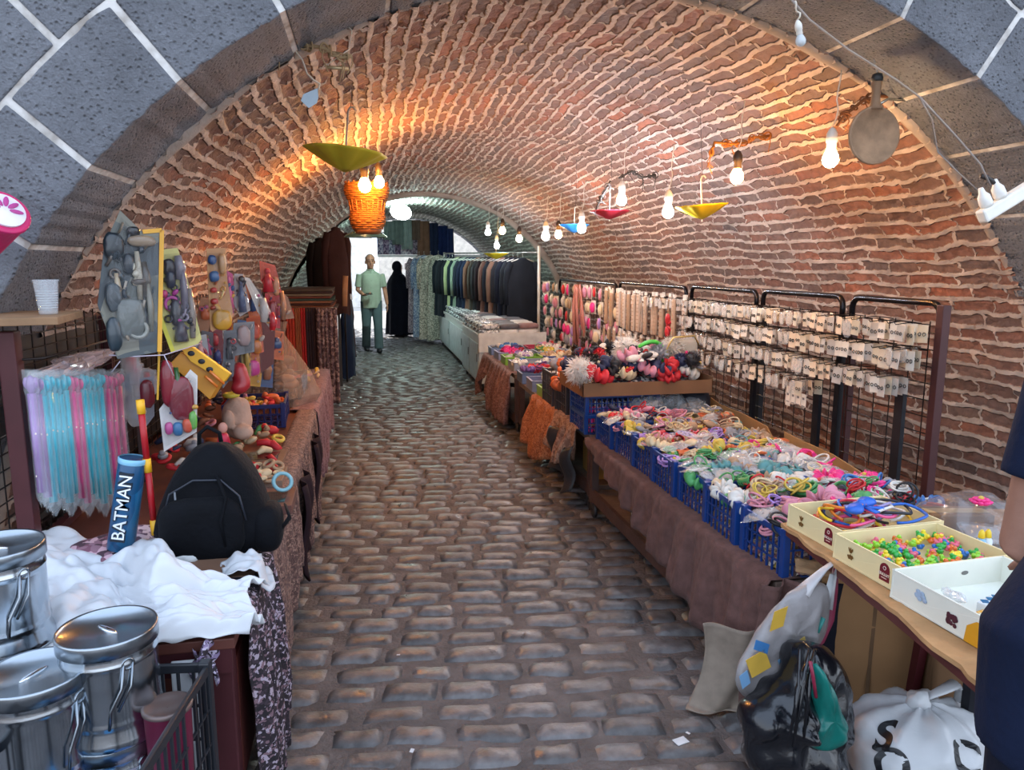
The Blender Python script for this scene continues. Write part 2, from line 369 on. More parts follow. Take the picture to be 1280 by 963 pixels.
# ---- cobbled floor
def floor():
    A = math.radians(7.4); e1 = (cos(A), -sin(A)); e2 = (sin(A), cos(A)); V = []; Fc = []; C = []; rng = random.Random(3)
    t = -3.2; row = 0
    while t < 21:
        ph = rng.uniform(.118, .142); s = -4.2 + rng.uniform(0, .25)
        while s < 5.6:
            w = rng.uniform(.19, .29) if rng.random() > .1 else rng.uniform(.12, .18)
            cx = e1[0] * (s + w / 2) + e2[0] * t; cy = e1[1] * (s + w / 2) + e2[1] * t
            if -1.9 < cx < 3.9 and -1.5 < cy < 18.5:
                g = rng.uniform(.005, .010); k0 = len(V); nx, ny = (6, 4) if cy < 9 else (4, 3); dz = rng.uniform(-.006, .006); tx = rng.uniform(-.05, .05); ty = rng.uniform(-.05, .05)
                jit = [rng.uniform(-.008, .008) for _ in range(8)]; sd = rng.uniform(0, 90); base = rng.uniform(.75, 1.25)
                for j in range(ny + 1):
                    for i in range(nx + 1):
                        a = i / nx; b = j / ny; sa = a * 2 - 1; sb = b * 2 - 1
                        # slightly rounded plan
                        px = sa * (1 - .03 * sb * sb); py = sb * (1 - .05 * sa * sa)
                        ss = s + g + (px * .5 + .5) * (w - 2 * g) + jit[0] * (1 - b) * (1 - a) + jit[1] * b * a
                        tt = t + g + (py * .5 + .5) * (ph - 2 * g) + jit[2] * (1 - a) + jit[3] * a + .012 * nz3(ss * 2.3, t * 1.7, 1)
                        ed = max(abs(sa), abs(sb)); h = (.010 * (1 - ed ** 6) + dz + tx * sa * w * .25 + ty * sb * ph * .25 + .007 * nz3(ss * 14 + sd, tt * 14, 3))
                        if ed > .999: h -= .008
                        V.append((e1[0] * ss + e2[0] * tt, e1[1] * ss + e2[1] * tt, h))
                W = nx + 1
                for j in range(ny):
                    for i in range(nx): Fc.append((k0 + j * W + i, k0 + j * W + i + 1, k0 + (j + 1) * W + i + 1, k0 + (j + 1) * W + i)); C.append(base)
                bd = [k0 + i for i in range(nx + 1)] + [k0 + j * W + nx for j in range(1, ny + 1)] + [k0 + ny * W + i for i in range(nx - 1, -1, -1)] + [k0 + j * W for j in range(ny - 1, 0, -1)]
                k1 = len(V); V += [(V[q][0], V[q][1], -.035) for q in bd]; nb = len(bd)
                for q in range(nb): Fc.append((bd[(q + 1) % nb], bd[q], k1 + q, k1 + (q + 1) % nb)); C.append(base)
            s += w
        t += ph; row += 1
    me = bpy.data.meshes.new('floor'); me.from_pydata(V, [], Fc); me.update()
    at = me.attributes.new('tone', 'FLOAT', 'FACE'); at.data.foreach_set('value', C); me.polygons.foreach_set('use_smooth', [True] * len(Fc))
    m, nt, b, o = nodes('cobblestone'); L = nt.links.new; tc = N(nt, 'ShaderNodeTexCoord')
    at = N(nt, 'ShaderNodeAttribute', attribute_name='tone'); n1 = N(nt, 'ShaderNodeTexNoise', i_Scale=18.0, i_Detail=6.0); L(tc.outputs['Object'], n1.inputs['Vector'])
    rp = N(nt, 'ShaderNodeValToRGB'); L(n1.outputs['Fac'], rp.inputs['Fac']); e = rp.color_ramp.elements; e[0].position = .32; e[0].color = lin('#4c4949'); e[1].position = .7; e[1].color = lin('#716e6e')
    mu = N(nt, 'ShaderNodeVectorMath', operation='SCALE'); L(rp.outputs['Color'], mu.inputs[0]); L(at.outputs['Fac'], mu.inputs[3]); L(mu.outputs[0], b.inputs['Base Color'])
    n2 = N(nt, 'ShaderNodeTexNoise', i_Scale=55.0, i_Detail=6.0); L(tc.outputs['Object'], n2.inputs['Vector'])
    n4 = N(nt, 'ShaderNodeTexNoise', i_Scale=9.0, i_Detail=4.0); L(tc.outputs['Object'], n4.inputs['Vector'])
    rr = N(nt, 'ShaderNodeMapRange'); L(n4.outputs['Fac'], rr.inputs[0]); rr.inputs[1].default_value = .3; rr.inputs[2].default_value = .7; rr.inputs[3].default_value = .26; rr.inputs[4].default_value = .56; L(rr.outputs[0], b.inputs['Roughness'])
    bp = N(nt, 'ShaderNodeBump', i_Strength=.5, i_Distance=.006); L(n2.outputs['Fac'], bp.inputs['Height'])
    bp2 = N(nt, 'ShaderNodeBump', i_Strength=.3, i_Distance=.02); L(n4.outputs['Fac'], bp2.inputs['Height']); L(bp.outputs['Normal'], bp2.inputs['Normal']); L(bp2.outputs['Normal'], b.inputs['Normal'])
    me.materials.append(m); ob = bpy.data.objects.new('floor', me); COL.objects.link(ob); ob['kind'] = 'structure'
    mb = MB().grid(lambda u, v: (-1.95 + u * 5.9, -1.6 + v * 20.4, -.004 + .006 * nz3((-1.95 + u * 5.9) * 6, (v * 20.4) * 6)), 150, 400)
    o = obj('floor', mb, M('#655e5b', .95, var=.3, sc=7, bump=1, bsc=60), smooth=True); o['kind'] = 'structure'
    mb = MB().box((1, 8, -.12), (24, 40, .16)); mb2 = obj('floor', mb, M('#5c5450', .9, var=.2, sc=2, bump=.5)); mb2['kind'] = 'structure'
floor()
# ---- world and the courtyard at the far end
w = bpy.data.worlds.new('world'); scn.world = w; w.use_nodes = True; nt = w.node_tree; bg = nt.nodes['Background']
tc = N(nt, 'ShaderNodeTexCoord'); sx = N(nt, 'ShaderNodeSeparateXYZ'); nt.links.new(tc.outputs['Generated'], sx.inputs[0])
rp = N(nt, 'ShaderNodeValToRGB'); nt.links.new(sx.outputs['Z'], rp.inputs['Fac']); e = rp.color_ramp.elements
e[0].position = 0; e[0].color = (.80, .88, 1, 1); e[1].position = .8; e[1].color = (.62, .76, 1, 1)
nt.links.new(rp.outputs['Color'], bg.inputs['Color']); bg.inputs['Strength'].default_value = 2.5
mb = MB().box((-6, 28, 2), (12.6, .3, 4.0)); o = obj('wall_courtyard', mb, M('#e9e7e2', .9, bump=.4)); o['kind'] = 'structure'
mb = MB().box((6.5, 27, 1.6), (12, .3, 3.2)); o = obj('wall_courtyard', mb, M('#cfc8bd', .9, bump=.4)); o['kind'] = 'structure'
mb = MB().box((1, 23.4, -.02), (24, 9.6, .04)); o = obj('floor_courtyard', mb, M('#b9b4ac', .75, var=.15, sc=3, bump=.4)); o['kind'] = 'structure'
sun = bpy.data.lights.new('sun', 'SUN'); sun.energy = 7; sun.angle = .01; sun.color = (1, .96, .9); so = bpy.data.objects.new('sun', sun); COL.objects.link(so); so.rotation_euler = Vector((-.35, .62, 1.0)).to_track_quat('Z', 'Y').to_euler()
scn.view_settings.view_transform = 'Standard'; scn.view_settings.look = 'None'; scn.view_settings.gamma = 1; scn.view_settings.use_curve_mapping = False
scn.view_settings.exposure = 0.0
# ============================================================ LAMPS AND HANGING THINGS
def vz(x, y=0): return VZ + math.sqrt(max(.01, VR ** 2 - (x - VX) ** 2))
WARM = M('#ffb460', .4, emit=430, var=0); COOL = M('#e9f1ff', .4, emit=470, var=0); FAR_W = M('#ffc684', .4, emit=260, var=0); FAR_C = M('#eef4ff', .4, emit=260, var=0)
WARML = M('#ffab50', .4, emit=520, var=0); SOCK = M('#d9d6cd', .4); SOCKB = M('#3a2f2a', .5); CORD = M('#cfc8bb', .6); CORDD = M('#3b3430', .6); FROST = M('#c9d2d6', .2, alpha=.75)
def bulb(label, p, glow, r=.031, top=None, sock=SOCK, lean=0, group=None, cordm=CORD):
    t = thing('light_bulb', label, 'light bulb', p, 0, group, rot=(0, lean, 0))
    q = MB().lathe([(.0005, -r), (r * .5, -r * .86), (r * .87, -r * .5), (r, 0), (r * .93, r * .45), (r * .7, r * .95), (r * .52, r * 1.3)], 20)
    obj('glass', q, glow, t, smooth=True, local=True)
    obj('socket', MB().lathe([(r * .54, r * 1.25), (r * .62, r * 1.45), (r * .6, r * 2.1), (r * .72, r * 2.2), (r * .7, r * 3.2), (r * .4, r * 3.8), (.003, r * 4.0)], 16, cap=(True, True)), sock, t, smooth=True, local=True)
    if top is not None:
        tp = Vector(top) - Vector(p); a = Vector((0, 0, r * 3.9)); pts = [a.lerp(tp, k / 6) + Vector((sin(k) * .008, cos(k * 2) * .008, 0)) for k in range(7)]
        obj('cord', MB().tube(pts, .003, 6), cordm, t, smooth=True, local=True)
    return t
X = 1.75
def rb(px, py, x=X): return P(px, py, 'x', x)
bl = [
    (1038, 200, 'on', M('#ffcf94', .4, emit=240, var=0), 'warm lit bulb in a white socket beside the round wooden pan', 1.95, .033),
    (921, 222, 'on', WARM, 'warm lit bulb hanging between the yellow paper umbrella and the wooden pan', 1.9, .034),
    (835, 266, 'on', COOL, 'cool white lit bulb just left of the large yellow paper umbrella', 1.75, .033),
    (777, 251, 'on', COOL, 'cool white lit bulb at the right tip of the red paper umbrella', 1.75, .034),
    (727, 286, 'on', COOL, 'cool white lit bulb at the right tip of the blue paper umbrella', 1.75, .036),
    (698, 294, 'on', WARM, 'small warm bulb just left of the blue paper umbrella', 1.75, .033),
    (682, 296, 'on', COOL, 'small cool white bulb, right one of the row over the clothes rack pole', 1.75, .038),
    (649, 299, 'on', FAR_W, 'small warm bulb hanging above the dark coats on the clothes rack', 1.75, .036),
    (628, 289, 'on', FAR_W, 'small amber bulb under a wooden holder above the neon yellow umbrella', 1.75, .040),
    (621, 308, 'on', FAR_C, 'small pale bulb just over the neon yellow umbrella', 1.75, .036),
    (610, 291, 'on', FAR_C, 'farthest small white bulb of the right hand string of bulbs', 1.75, .040),
]
for px, py, st, gl, lb, x, r in bl:
    p = rb(px, py, x); top = (p.x + .03, p.y, min(vz(p.x + .03) - .03, p.z + .38)); 
    bulb(lb, p, gl, r, top, SOCK if gl in (COOL, FAR_C) or px > 1000 else SOCKB)
# left side cluster
p = P(456, 233, 'y', 5.25); bulb('warm lit bulb at the rim of the wicker basket shade, left one of the pair', p, WARML, .042, (p.x, p.y, 2.44), SOCKB)
p = P(474, 229, 'y', 5.45); bulb('warm lit bulb at the rim of the wicker basket shade, right one of the pair', p, WARML, .036, (p.x, p.y, 2.44), SOCKB)
p = P(456, 287, 'y', 7.2); bulb('warm bulb under the glass saucer lampshade in the back of the tunnel', p, FAR_W, .035, (p.x, p.y, 2.44), SOCKB)
# big cool lamp
p = P(501, 265, 'y', 12.3); t = thing('lamp', 'large bright cool white lamp hanging in the middle of the tunnel', 'lamp', p, rot=(0, .25, 0))
obj('glass', MB().ball((0, 0, 0), (.17, .17, .12), 20, 12), M('#d2f4ee', .4, emit=130, var=0), t, smooth=True, local=True)
obj('socket', MB().lathe([(.03, .08), (.035, .12), (.03, .18), (.004, .19)], 14, cap=(True, True)), SOCK, t, smooth=True, local=True)
obj('cord', MB().tube([(0, 0, .18), (.01, 0, .2), (0, 0, .22)], .004, 6), CORDD, t, local=True)
# unlit bulb on the wire, top right
def wirept(px, py, d=2.42): return P(px, py, 'y', d)
p = wirept(1001, 52); bulb('unlit bulb with white socket hanging from the wire at the top of the arch', p, FROST, .017, (p.x + .01, p.y, p.z + .13), SOCK, lean=-.25)
wp = [(985, -5), (1012, 25), (1060, 62), (1120, 100), (1150, 122), (1190, 165), (1225, 205), (1238, 232)]
mb = MB().tube([wirept(a, b) for a, b in wp], .0035, 6); mb.tube([wirept(a, b) for a, b in [(1150, 122), (1165, 150), (1172, 190), (1200, 218), (1222, 238)]], .0022, 6)
tag(obj('cable', mb, M('#8d8580', .6), smooth=True), 'thin grey cable running down the stone arch to the power strip', 'cable')
# power strip
t = thing('power_strip', 'white power strip with two plugs fixed at the right side of the arch', 'power strip', P(1262, 250, 'y', 2.47))
a, b = P(1226, 272, 'y', 2.47), P(1330, 208, 'y', 2.47); d = (b - a).normalized(); up = Vector((-d.z, 0, d.x))
if up.z < 0: up = -up
obj('body', MB().bar(a, b, .05, .045, up=(0, 1, 0)), M('#dcdad2', .35), t, bevel=.008)
for k in (.02, .085):
    c = a + d * (k + .02) + up * .025
    obj('plug', MB().lathe([(.021, 0), (.024, .012), (.022, .04), (.012, .055), (.009, .075)], 14, c, rot=Matrix((d, Vector((0, 1, 0)), up)).transposed(), cap=(True, True)), M('#e6e4de', .35), t, smooth=True)
obj('plug_tail', MB().tube([a + d * .1 + up * .09, a + d * .08 + up * .12, a + d * .06 + up * .14], .009, 8), M('#26211f', .5), t, smooth=True)
# wooden pan with handle
c = P(1091, 170, 'y', 2.75)
t = thing('wooden_pan', 'round wooden pan with a short handle hanging from the arch', 'pan', c)
rm = rotm(90, 0, 0)
rr = .112
obj('bowl', MB().lathe([(.0005, -.03), (rr * .5, -.032), (rr * .85, -.022), (rr, .002), (rr * .99, .014), (rr * .93, .012), (rr * .8, -.006), (.0005, -.014)], 36, rot=rm, c=c), M('#93755a', .75, var=.25, sc=20, bump=.3), t, smooth=True)
obj('handle', MB().tube([c + Vector((0, 0, rr * .9)), c + Vector((0, 0, rr * 1.15)), c + Vector((0, 0, rr * 1.5)), c + Vector((0, 0, rr * 1.85))], [.03, .018, .016, .02], 12), M('#8a6c52', .75, bump=.3), t, smooth=True)
obj('handle_tip', MB().lathe([(.021, 0), (.023, .012), (.018, .028), (.006, .034)], 14, c + Vector((0, 0, rr * 1.83)), cap=(True, True)), M('#23282a', .5), t, smooth=True)
obj('hook', MB().tube([c + Vector((0, 0, rr * 2.1)), c + Vector((-.008, 0, rr * 2.3)), c + Vector((-.02, 0, rr * 2.55))], .003, 6), M('#b9bcbc', .3, 1), t)
# branch-like sticks that carry lamps on the right
def stick(lb, pts, r, m=M('#6c4a33', .8, bump=.4)):
    return tag(obj('stick', MB().tube(pts, r, 8), m, smooth=True), lb, 'stick')
def wrapped(lb, pts, m1='#7a4f33', seed=1):
    """old twisted cord tied round itself"""
    rg = random.Random(seed); mb = MB().tube(pts, .007, 8); pts = [Vector(p) for p in pts]
    for k in range(len(pts) - 1):
        for q in range(3):
            c_ = pts[k].lerp(pts[k + 1], rg.random()); mb.torus(c_, rg.uniform(.01, .022), .0035, 10, 5, rot=rotm(rg.uniform(0, 180), rg.uniform(0, 180), 0))
    for q in range(5):
        c_ = pts[rg.randrange(len(pts))]; mb.tube([c_, c_ + Vector((rg.uniform(-.02, .02), 0, -.03)), c_ + Vector((rg.uniform(-.03, .03), rg.uniform(-.02, .02), rg.uniform(-.09, -.05)))], .0025, 5)
    return tag(obj('cord_knot', mb, M(m1, .8, bump=.3), smooth=True), lb, 'cord')
wrapped('knotted brown cord and tape holding the bulb beside the wooden pan', [P(a, b, 'y', 2.95) for a, b in ((1046, 158), (1058, 142), (1080, 125), (1100, 120), (1130, 122), (1150, 124))], seed=2)
tag(obj('metal_hanger', MB().tube([P(1096, 132, 'y', 2.9), P(1110, 124, 'y', 2.9), P(1132, 125, 'y', 2.9)], .006, 8), M('#c9ccc9', .25, 1), smooth=True), 'bright metal hanger end above the wooden pan', 'hanger')
wrapped('knotted amber cord on the vault above the right hand warm bulb', [P(a, b, 'y', 3.75) for a, b in ((888, 195), (893, 178), (915, 180), (935, 178), (940, 172), (962, 170))], '#8b5a2c', 3)
wrapped('dark knotted cord on the vault above the bulb by the red umbrella', [P(a, b, 'y', 4.9) for a, b in ((775, 222), (790, 214), (803, 222), (820, 219))], '#4b443f', 4)
wrapped('dark knotted cord on the vault above the red paper umbrella', [P(a, b, 'y', 5.1) for a, b in ((745, 262), (752, 246), (758, 236), (763, 226))], '#4b443f', 5)
wrapped('frayed pale cord and tape tied along the stone arch at upper left', [P(a, b, 'y', 2.93) for a, b in ((343, 60), (362, 55), (385, 57), (405, 60), (425, 72), (440, 70))], '#a58d6c', 6)
tag(obj('cable', MB().tube([P(a, b, 'y', 2.95) for a, b in ((365, 58), (378, 75), (384, 92), (392, 100), (400, 105), (398, 112))], .003, 6).tube([P(a, b, 'y', 2.95) for a, b in ((402, 42), (425, 22), (440, 38), (436, 62), (405, 84))], .002, 6), CORD, smooth=True), 'loose pale cable looping from the knotted cord at upper left', 'cable')
tag(obj('lamp_holder_tube', MB().tube([P(408, 84, 'y', 2.95), P(436, 86, 'y', 2.95)], .007, 8), M('#cdb991', .3, .6), smooth=True), 'short shiny metal rod lying across the knotted cord at upper left', 'rod')
q = [PN(a, b, P(388, 122, 'y', 2.95), (.2, -1, .2)) for a, b in ((379, 118), (397, 110), (398, 122), (396, 129), (386, 135), (376, 126))]
tag(obj('paper_tag', MB().prism(q, (0, .003, 0)), M('#a9bccb', .6)), 'small torn pale blue paper tag hanging from the cable at upper left', 'paper')
# paper umbrellas, open and hung upside down
def umbrella(name_l, px, py, y, wpx, col, handle='#d8cdb8', tilt=0, depth=.36, up=True, hook=True, n=8):
    c = P(px, py, 'y', y); d = (c - Vector((0, 0, H))).dot(CF); R_ = wpx / F * d / 2
    t = thing('paper_umbrella', name_l, 'umbrella', c, rot=(0, tilt, U(0, .4)))
    dep = R_ * 2 * depth
    def wob(a, i): return 1 - .10 * abs(sin(a * n / 2)) ** .6 * (i / 6)
    prof = [(.0008, -dep), (R_ * .2, -dep * .84), (R_ * .4, -dep * .66), (R_ * .6, -dep * .46), (R_ * .8, -dep * .24), (R_ * .92, -dep * .1), (R_, 0)]
    v = MB(); m = 48
    def prof2(i, a):
        r, z = prof[i]; k = 1 - .10 * (1 - abs(cos(a * n / 2))) * i / 6; return (r * k * cos(a), r * k * sin(a), z + (.05 * dep) * (1 - abs(cos(a * n / 2))) * i / 6)
    vs = [prof2(i, 2 * PI * k / m) for i in range(7) for k in range(m)]; fs = [(i * m + k, i * m + (k + 1) % m, (i + 1) * m + (k + 1) % m, (i + 1) * m + k) for i in range(6) for k in range(m)]
    v.add(vs, fs); obj('canopy', v, M(col, .55, var=.08), t, smooth=True, solid=.002, local=True)
    for k in range(n):
        a = 2 * PI * k / n; obj('rib', MB().tube([(r * cos(a), r * sin(a), z + .005) for r, z in prof[1:]], .0022, 5), M('#c7a878', .6), t, local=True)
    rod = [(0, 0, -dep - .012), (0, 0, dep * .2 + .06), (0, 0, R_ * .95)]
    if hook: rod += [(.008, 0, R_ * .95 + .018), (.022, 0, R_ * .95 + .022), (.032, 0, R_ * .95 + .008)]
    obj('handle', MB().tube(rod, .0045, 8), M(handle, .4), t, smooth=True, local=True)
    top = max(vz(c.x) - c.z - .02, .15); L0 = R_ * .95 + .02
    if top > L0: obj('string', MB().tube([(.01, 0, L0), (.012, .004, (top + L0) / 2), (.01, 0, top)], .0015, 5), CORDD, t, local=True)
    return t
umbrella('olive yellow paper umbrella hanging upside down near the left of the vault', 432, 190, 3.7, 104, '#c2b22c', tilt=.10, depth=.24, handle='#9a958c')
umbrella('bright yellow paper umbrella with a cream hooked handle on the right', 877, 257, 4.1, 66, '#e6c512', tilt=-.08, depth=.26)
umbrella('red paper umbrella hanging upside down on the right of the vault', 762, 264, 5.3, 52, '#b02335', depth=.2)
umbrella('blue paper umbrella hanging between two lit bulbs', 718, 281, 6.4, 40, '#2f7fc4', depth=.26)
umbrella('small neon yellow paper umbrella above the clothes rack', 620, 317, 9.0, 32, '#d9e61c', depth=.22, handle='#c9c2b0')
# wicker basket shade
c = P(459, 258, 'y', 5.75); t = thing('wicker_basket', 'tall amber wicker basket used as a lampshade', 'basket', c)
rows = 22; mb = MB()
for k in range(rows):
    z = -.16 + k * .015; r = .105 + .05 * k / rows + .012 * sin(k * .45); mb.torus((0, 0, z), r, .0085, 40, 6, fn=lambda q, a: q * (1 + .02 * (1 if int(a / (2 * PI) * 20) % 2 == k % 2 else -1)))
obj('weave', mb, M('#84522c', .8, var=.25, sc=30, bump=.3), t, smooth=True, local=True)
mb = MB()
for k in range(20):
    a = 2 * PI * k / 20; mb.tube([((.105 + .05 * q) * cos(a), (.105 + .05 * q) * sin(a), -.165 + .34 * q) for q in (0, .5, 1)], .005, 5)
obj('stake', mb, M('#8d5426', .7), t, smooth=True, local=True)
obj('foot', MB().lathe([(.001, -.2), (.085, -.2), (.1, -.18), (.105, -.16), (.001, -.155)], 24), M('#774726', .7, bump=.3), t, smooth=True, local=True)
obj('hanging_cord', MB().tube([(0, 0, .16), (0, .01, .3), (0, 0, 2.44 - c.z)], .004, 6), CORDD, t, local=True)
obj('cord_cross', MB().tube([(-.15, 0, .16), (0, 0, .2), (.15, 0, .16)], .003, 5), CORDD, t, local=True)
# saucer shade
c = P(457, 292, 'y', 7.2); t = thing('lampshade', 'wide green glass saucer lampshade behind the wicker basket', 'lampshade', c)
obj('saucer', MB().lathe([(.02, .05), (.1, .03), (.17, -.005), (.2, -.03), (.2, -.036), (.16, -.015), (.1, .02), (.02, .04)], 32), M('#5f8177', .15, alpha=.8), t, smooth=True, local=True)
obj('collar', MB().lathe([(.03, .04), (.035, .08), (.015, .1)], 16, cap=(True, True)), M('#3b332c', .4, .8), t, smooth=True, local=True)
# ============================================================ RIGHT SIDE STALLS
WOODD = M('#4a3530', .6, var=.25, sc=14, bump=.2); WOOD = M('#6d5c52', .65, var=.25, sc=14, bump=.25); STEELR = M('#4a2a2a', .4, .3, var=.12)
PIPE = M('#1e1c20', .25, .6); WIRE = M('#35302f', .35, .8); WHITE = M('#cfd3d0', .5, var=.05)
CARD = M('#a07a52', .85, var=.1, sc=5, bump=.15); CARDD = M('#7f6146', .85, var=.12, sc=5, bump=.15)
VELV = M('#654a45', .85, var=.22, sc=25, bump=.35, bsc=200, sheen=.6)
def wheel(mb, c, r=.05, w=.025):
    mb.lathe([(.008, -w / 2), (r * .7, -w / 2), (r, -w * .35), (r, w * .35), (r * .7, w / 2), (.008, w / 2)], 18, c, rot=rotm(0, 90, 0))
def trolley(lb, x0, x1, y0, y1, zt, shelf=.12, top=WOOD, frame=WOODD, wheels=True):
    t = thing('wheeled_table', lb, 'table', ((x0 + x1) / 2, (y0 + y1) / 2, 0))
    obj('table_top', MB().box(((x0 + x1) / 2, (y0 + y1) / 2, zt - .02), (x1 - x0, y1 - y0, .04)), top, t, bevel=.003)
    obj('shelf', MB().box(((x0 + x1) / 2, (y0 + y1) / 2, shelf + .015), (x1 - x0 - .02, y1 - y0 - .02, .03)), top, t)
    zb = .1 if wheels else 0
    for x in (x0 + .025, x1 - .025):
        for y in (y0 + .025, y1 - .025):
            g = obj('leg', MB().box((x, y, (zt - .04 + zb) / 2), (.045, .045, zt - .04 - zb)), frame, t)
            if wheels:
                m_ = MB(); wheel(m_, (x, y, .052)); obj('wheel', m_, M('#2c2a2a', .5), g, smooth=True)
    for x in (x0 + .012, x1 - .012): obj('rail', MB().box((x, (y0 + y1) / 2, shelf + .01), (.024, y1 - y0, .07)), frame, t)
    return t
trolley('low wheeled dark wood table carrying the row of blue crates', 1.36, 2.22, 2.2, 4.38, .51, .14)
trolley('low wheeled table between the blue crates and the bins, half under an orange cloth', 1.38, 2.25, 4.46, 6.7, .51, .14)
trolley('low wheeled table of colourful bins beside the white counters', 1.36, 2.25, 6.78, 8.5, .56, .12)
# ---- cloths hanging from table edges
def drape(name, lb, cat, pts_top, drop, mat, fold=.03, nf=14, out=.05, thick=.004, ov=.12, nu=90, nv=16, seed=1, group=None):
    """pts_top: points along the table edge; drop(u): how far the cloth hangs; ov: width lying on the top"""
    pts = [Vector(p) for p in pts_top]; L_ = [0]
    for i in range(1, len(pts)): L_.append(L_[-1] + (pts[i] - pts[i - 1]).length)
    def top(u):
        s_ = u * L_[-1]
        for i in range(1, len(pts)):
            if s_ <= L_[i] + 1e-9: k = (s_ - L_[i - 1]) / (L_[i] - L_[i - 1]); return pts[i - 1].lerp(pts[i], k), (pts[i] - pts[i - 1]).normalized()
        return pts[-1], (pts[-1] - pts[-2]).normalized()
    def fn(u, v):
        p, t = top(u); n = -Vector((0, 0, 1)).cross(t).normalized(); tot = ov + drop(u); d = v * tot - ov
        ph = u * nf * 2 * PI + 2.2 * nz3(u * nf * .5, seed, v * .8)
        if d < 0: return p - n * (-d) + Vector((0, 0, .008 + .006 * nz3(u * 20, v * 6, seed)))
        w_ = min(1, d / .2)
        return p + n * (.012 + out * min(1, d / .35) + fold * w_ * (sin(ph) + .4 * sin(ph * 2.3 + seed)) + .01 * nz3(u * 40, v * 5, seed)) + Vector((0, 0, .008 - d))
    return tag(obj(name, MB().grid(fn, nu, nv), mat, smooth=True, solid=thick), lb, cat, group)
drape('table_cloth', 'mauve brown velvet cloth hanging slanted below the row of blue crates', 'cloth', [(1.335, 4.37, .512), (1.335, 2.2, .512)], lambda u: .03 + .36 * min(1, u / .85) + (.10 * (u - .85) / .15 if u > .85 else 0), VELV, .022, 9, .04, seed=3, nu=160)
BEI = M('#8d8073', .9, var=.15, sc=20, sheen=.4)
# the cloth goes round the corner and ends on the floor
def fn(u, v):
    x = 1.285 + u * .20 - .05 * v * (1 - u) ; y = 2.165 - .03 * sin(u * 9 + v) + .06 * v * (1 - u) - .05 * v * u
    return (x + .012 * sin(v * 7 + u * 6), y, max(.014, .525 - .50 * v * (1 - .25 * u)))
tag(obj('table_cloth', MB().grid(fn, 30, 30), VELV, smooth=True, solid=.004), 'brown velvet cloth end falling from the table corner beside the nearest blue crate', 'cloth')
def fn(u, v):
    return (1.145 + u * .17 + .02 * sin(v * 5) - .05 * (1 - u) * max(0, v - .6) * 2, 2.30 - .09 * u + .02 * sin(u * 7 + v * 3) - .10 * max(0, v - .85), max(.014 + .006 * u, .33 - .33 * min(1, v / .86)))
tag(obj('table_cloth', MB().grid(fn, 26, 26), BEI, smooth=True, solid=.004), 'beige underside of the cloth trailing onto the cobbles beside the shopping bags', 'cloth')
OR_ = speckle(['#a5633d', '#8a4f32', '#b87850'], 120, .85, .35); PUR = speckle(['#7c5750', '#6a4741', '#8d6a61'], 90, .8, .3, .3)
drape('table_cloth', 'orange brown printed cloth tied below the middle wheeled table', 'cloth', [(1.35, 5.95, .512), (1.35, 5.0, .512)], lambda u: .47 - .25 * abs(u - .35), OR_, .045, 4, .05, seed=5, nu=70)
drape('table_cloth', 'brown gathered cloth over the end of the middle wheeled table next to the dark stack', 'cloth', [(1.34, 5.15, .53), (1.34, 4.6, .515)], lambda u: .2 + .1 * sin(u * PI), speckle(['#8d6c5c', '#775646', '#9c7d6a'], 80, .8, .3), .05, 3, .06, seed=6, nu=50)
drape('table_cloth', 'mauve brown cloth hanging from the near end of the table of colourful bins', 'cloth', [(1.34, 7.5, .56), (1.34, 6.85, .56)], lambda u: .5, PUR, .035, 4, .06, seed=7, nu=50)
drape('table_cloth', 'mauve brown cloth hanging in a swag by the white counter', 'cloth', [(1.34, 8.5, .56), (1.34, 7.45, .56)], lambda u: .5 - .32 * sin(min(1, u * 1.15) * PI) ** 2, PUR, .03, 5, .08, seed=8, nu=60)
tag(obj('table_cloth', MB().grid(lambda u, v: (1.30 - .05 * sin(u * 9) - .02 * sin(v * 7), 4.55 + u * .5, .42 - .30 * v - .05 * sin(u * 6)), 20, 14), M('#2b2a2d', .5, bump=.3), smooth=True, solid=.004), 'black shiny folded sheet hanging below the middle wheeled table', 'cloth')
# boxes and bundles on the lower shelves
def box_open(name, lb, cat, c, d, wall, mat, rz=0, flaps=None, taper=1, lipm=None, labelfn=None, group=None):
    t = thing(name, lb, cat, c, rz, group); x, y, z = d; w_ = wall; mb = MB()
    mb.box((0, 0, w_ / 2), (x, y, w_)); mb.box((-x / 2 + w_ / 2, 0, z / 2), (w_, y, z)); mb.box((x / 2 - w_ / 2, 0, z / 2), (w_, y, z)); mb.box((0, -y / 2 + w_ / 2, z / 2), (x, w_, z)); mb.box((0, y / 2 - w_ / 2, z / 2), (x, w_, z))
    obj('box_body', mb, mat, t, local=True, bevel=.001)
    return t
def cbox(lb, c, d, rz=0, m=CARD, cat='box', name='cardboard_box'):
    t = thing(name, lb, cat, c, rz); obj('box_body', MB().box((0, 0, d[2] / 2), d), m, t, local=True, bevel=.004)
    obj('tape', MB().box((0, 0, d[2] + .0008), (d[0] + .002, .045, .001)).box((-d[0] / 2 - .0005, 0, d[2] * .85), (.001, .045, d[2] * .3)).box((d[0] / 2 + .0005, 0, d[2] * .85), (.001, .045, d[2] * .3)), M('#b99b6b', .3), t, local=True)
    return t
cbox('yellowish box on the lower shelf behind the black sheet', (1.62, 4.75, .17), (.3, .3, .2), m=M('#b38a4c', .8))
cbox('brown box on the lower shelf below the orange cloth', (1.6, 6.25, .17), (.35, .4, .24))
tag(obj('folded_cardboard', MB().box((1.47, 3.35, .22), (.02, .36, .13), rotm(0, 20, 0)).box((1.455, 3.35, .22), (.004, .30, .07), rotm(0, 20, 0)), M('#c7a15e', .8), bevel=.002), 'yellow cardboard piece showing below the slanted velvet cloth', 'cardboard')
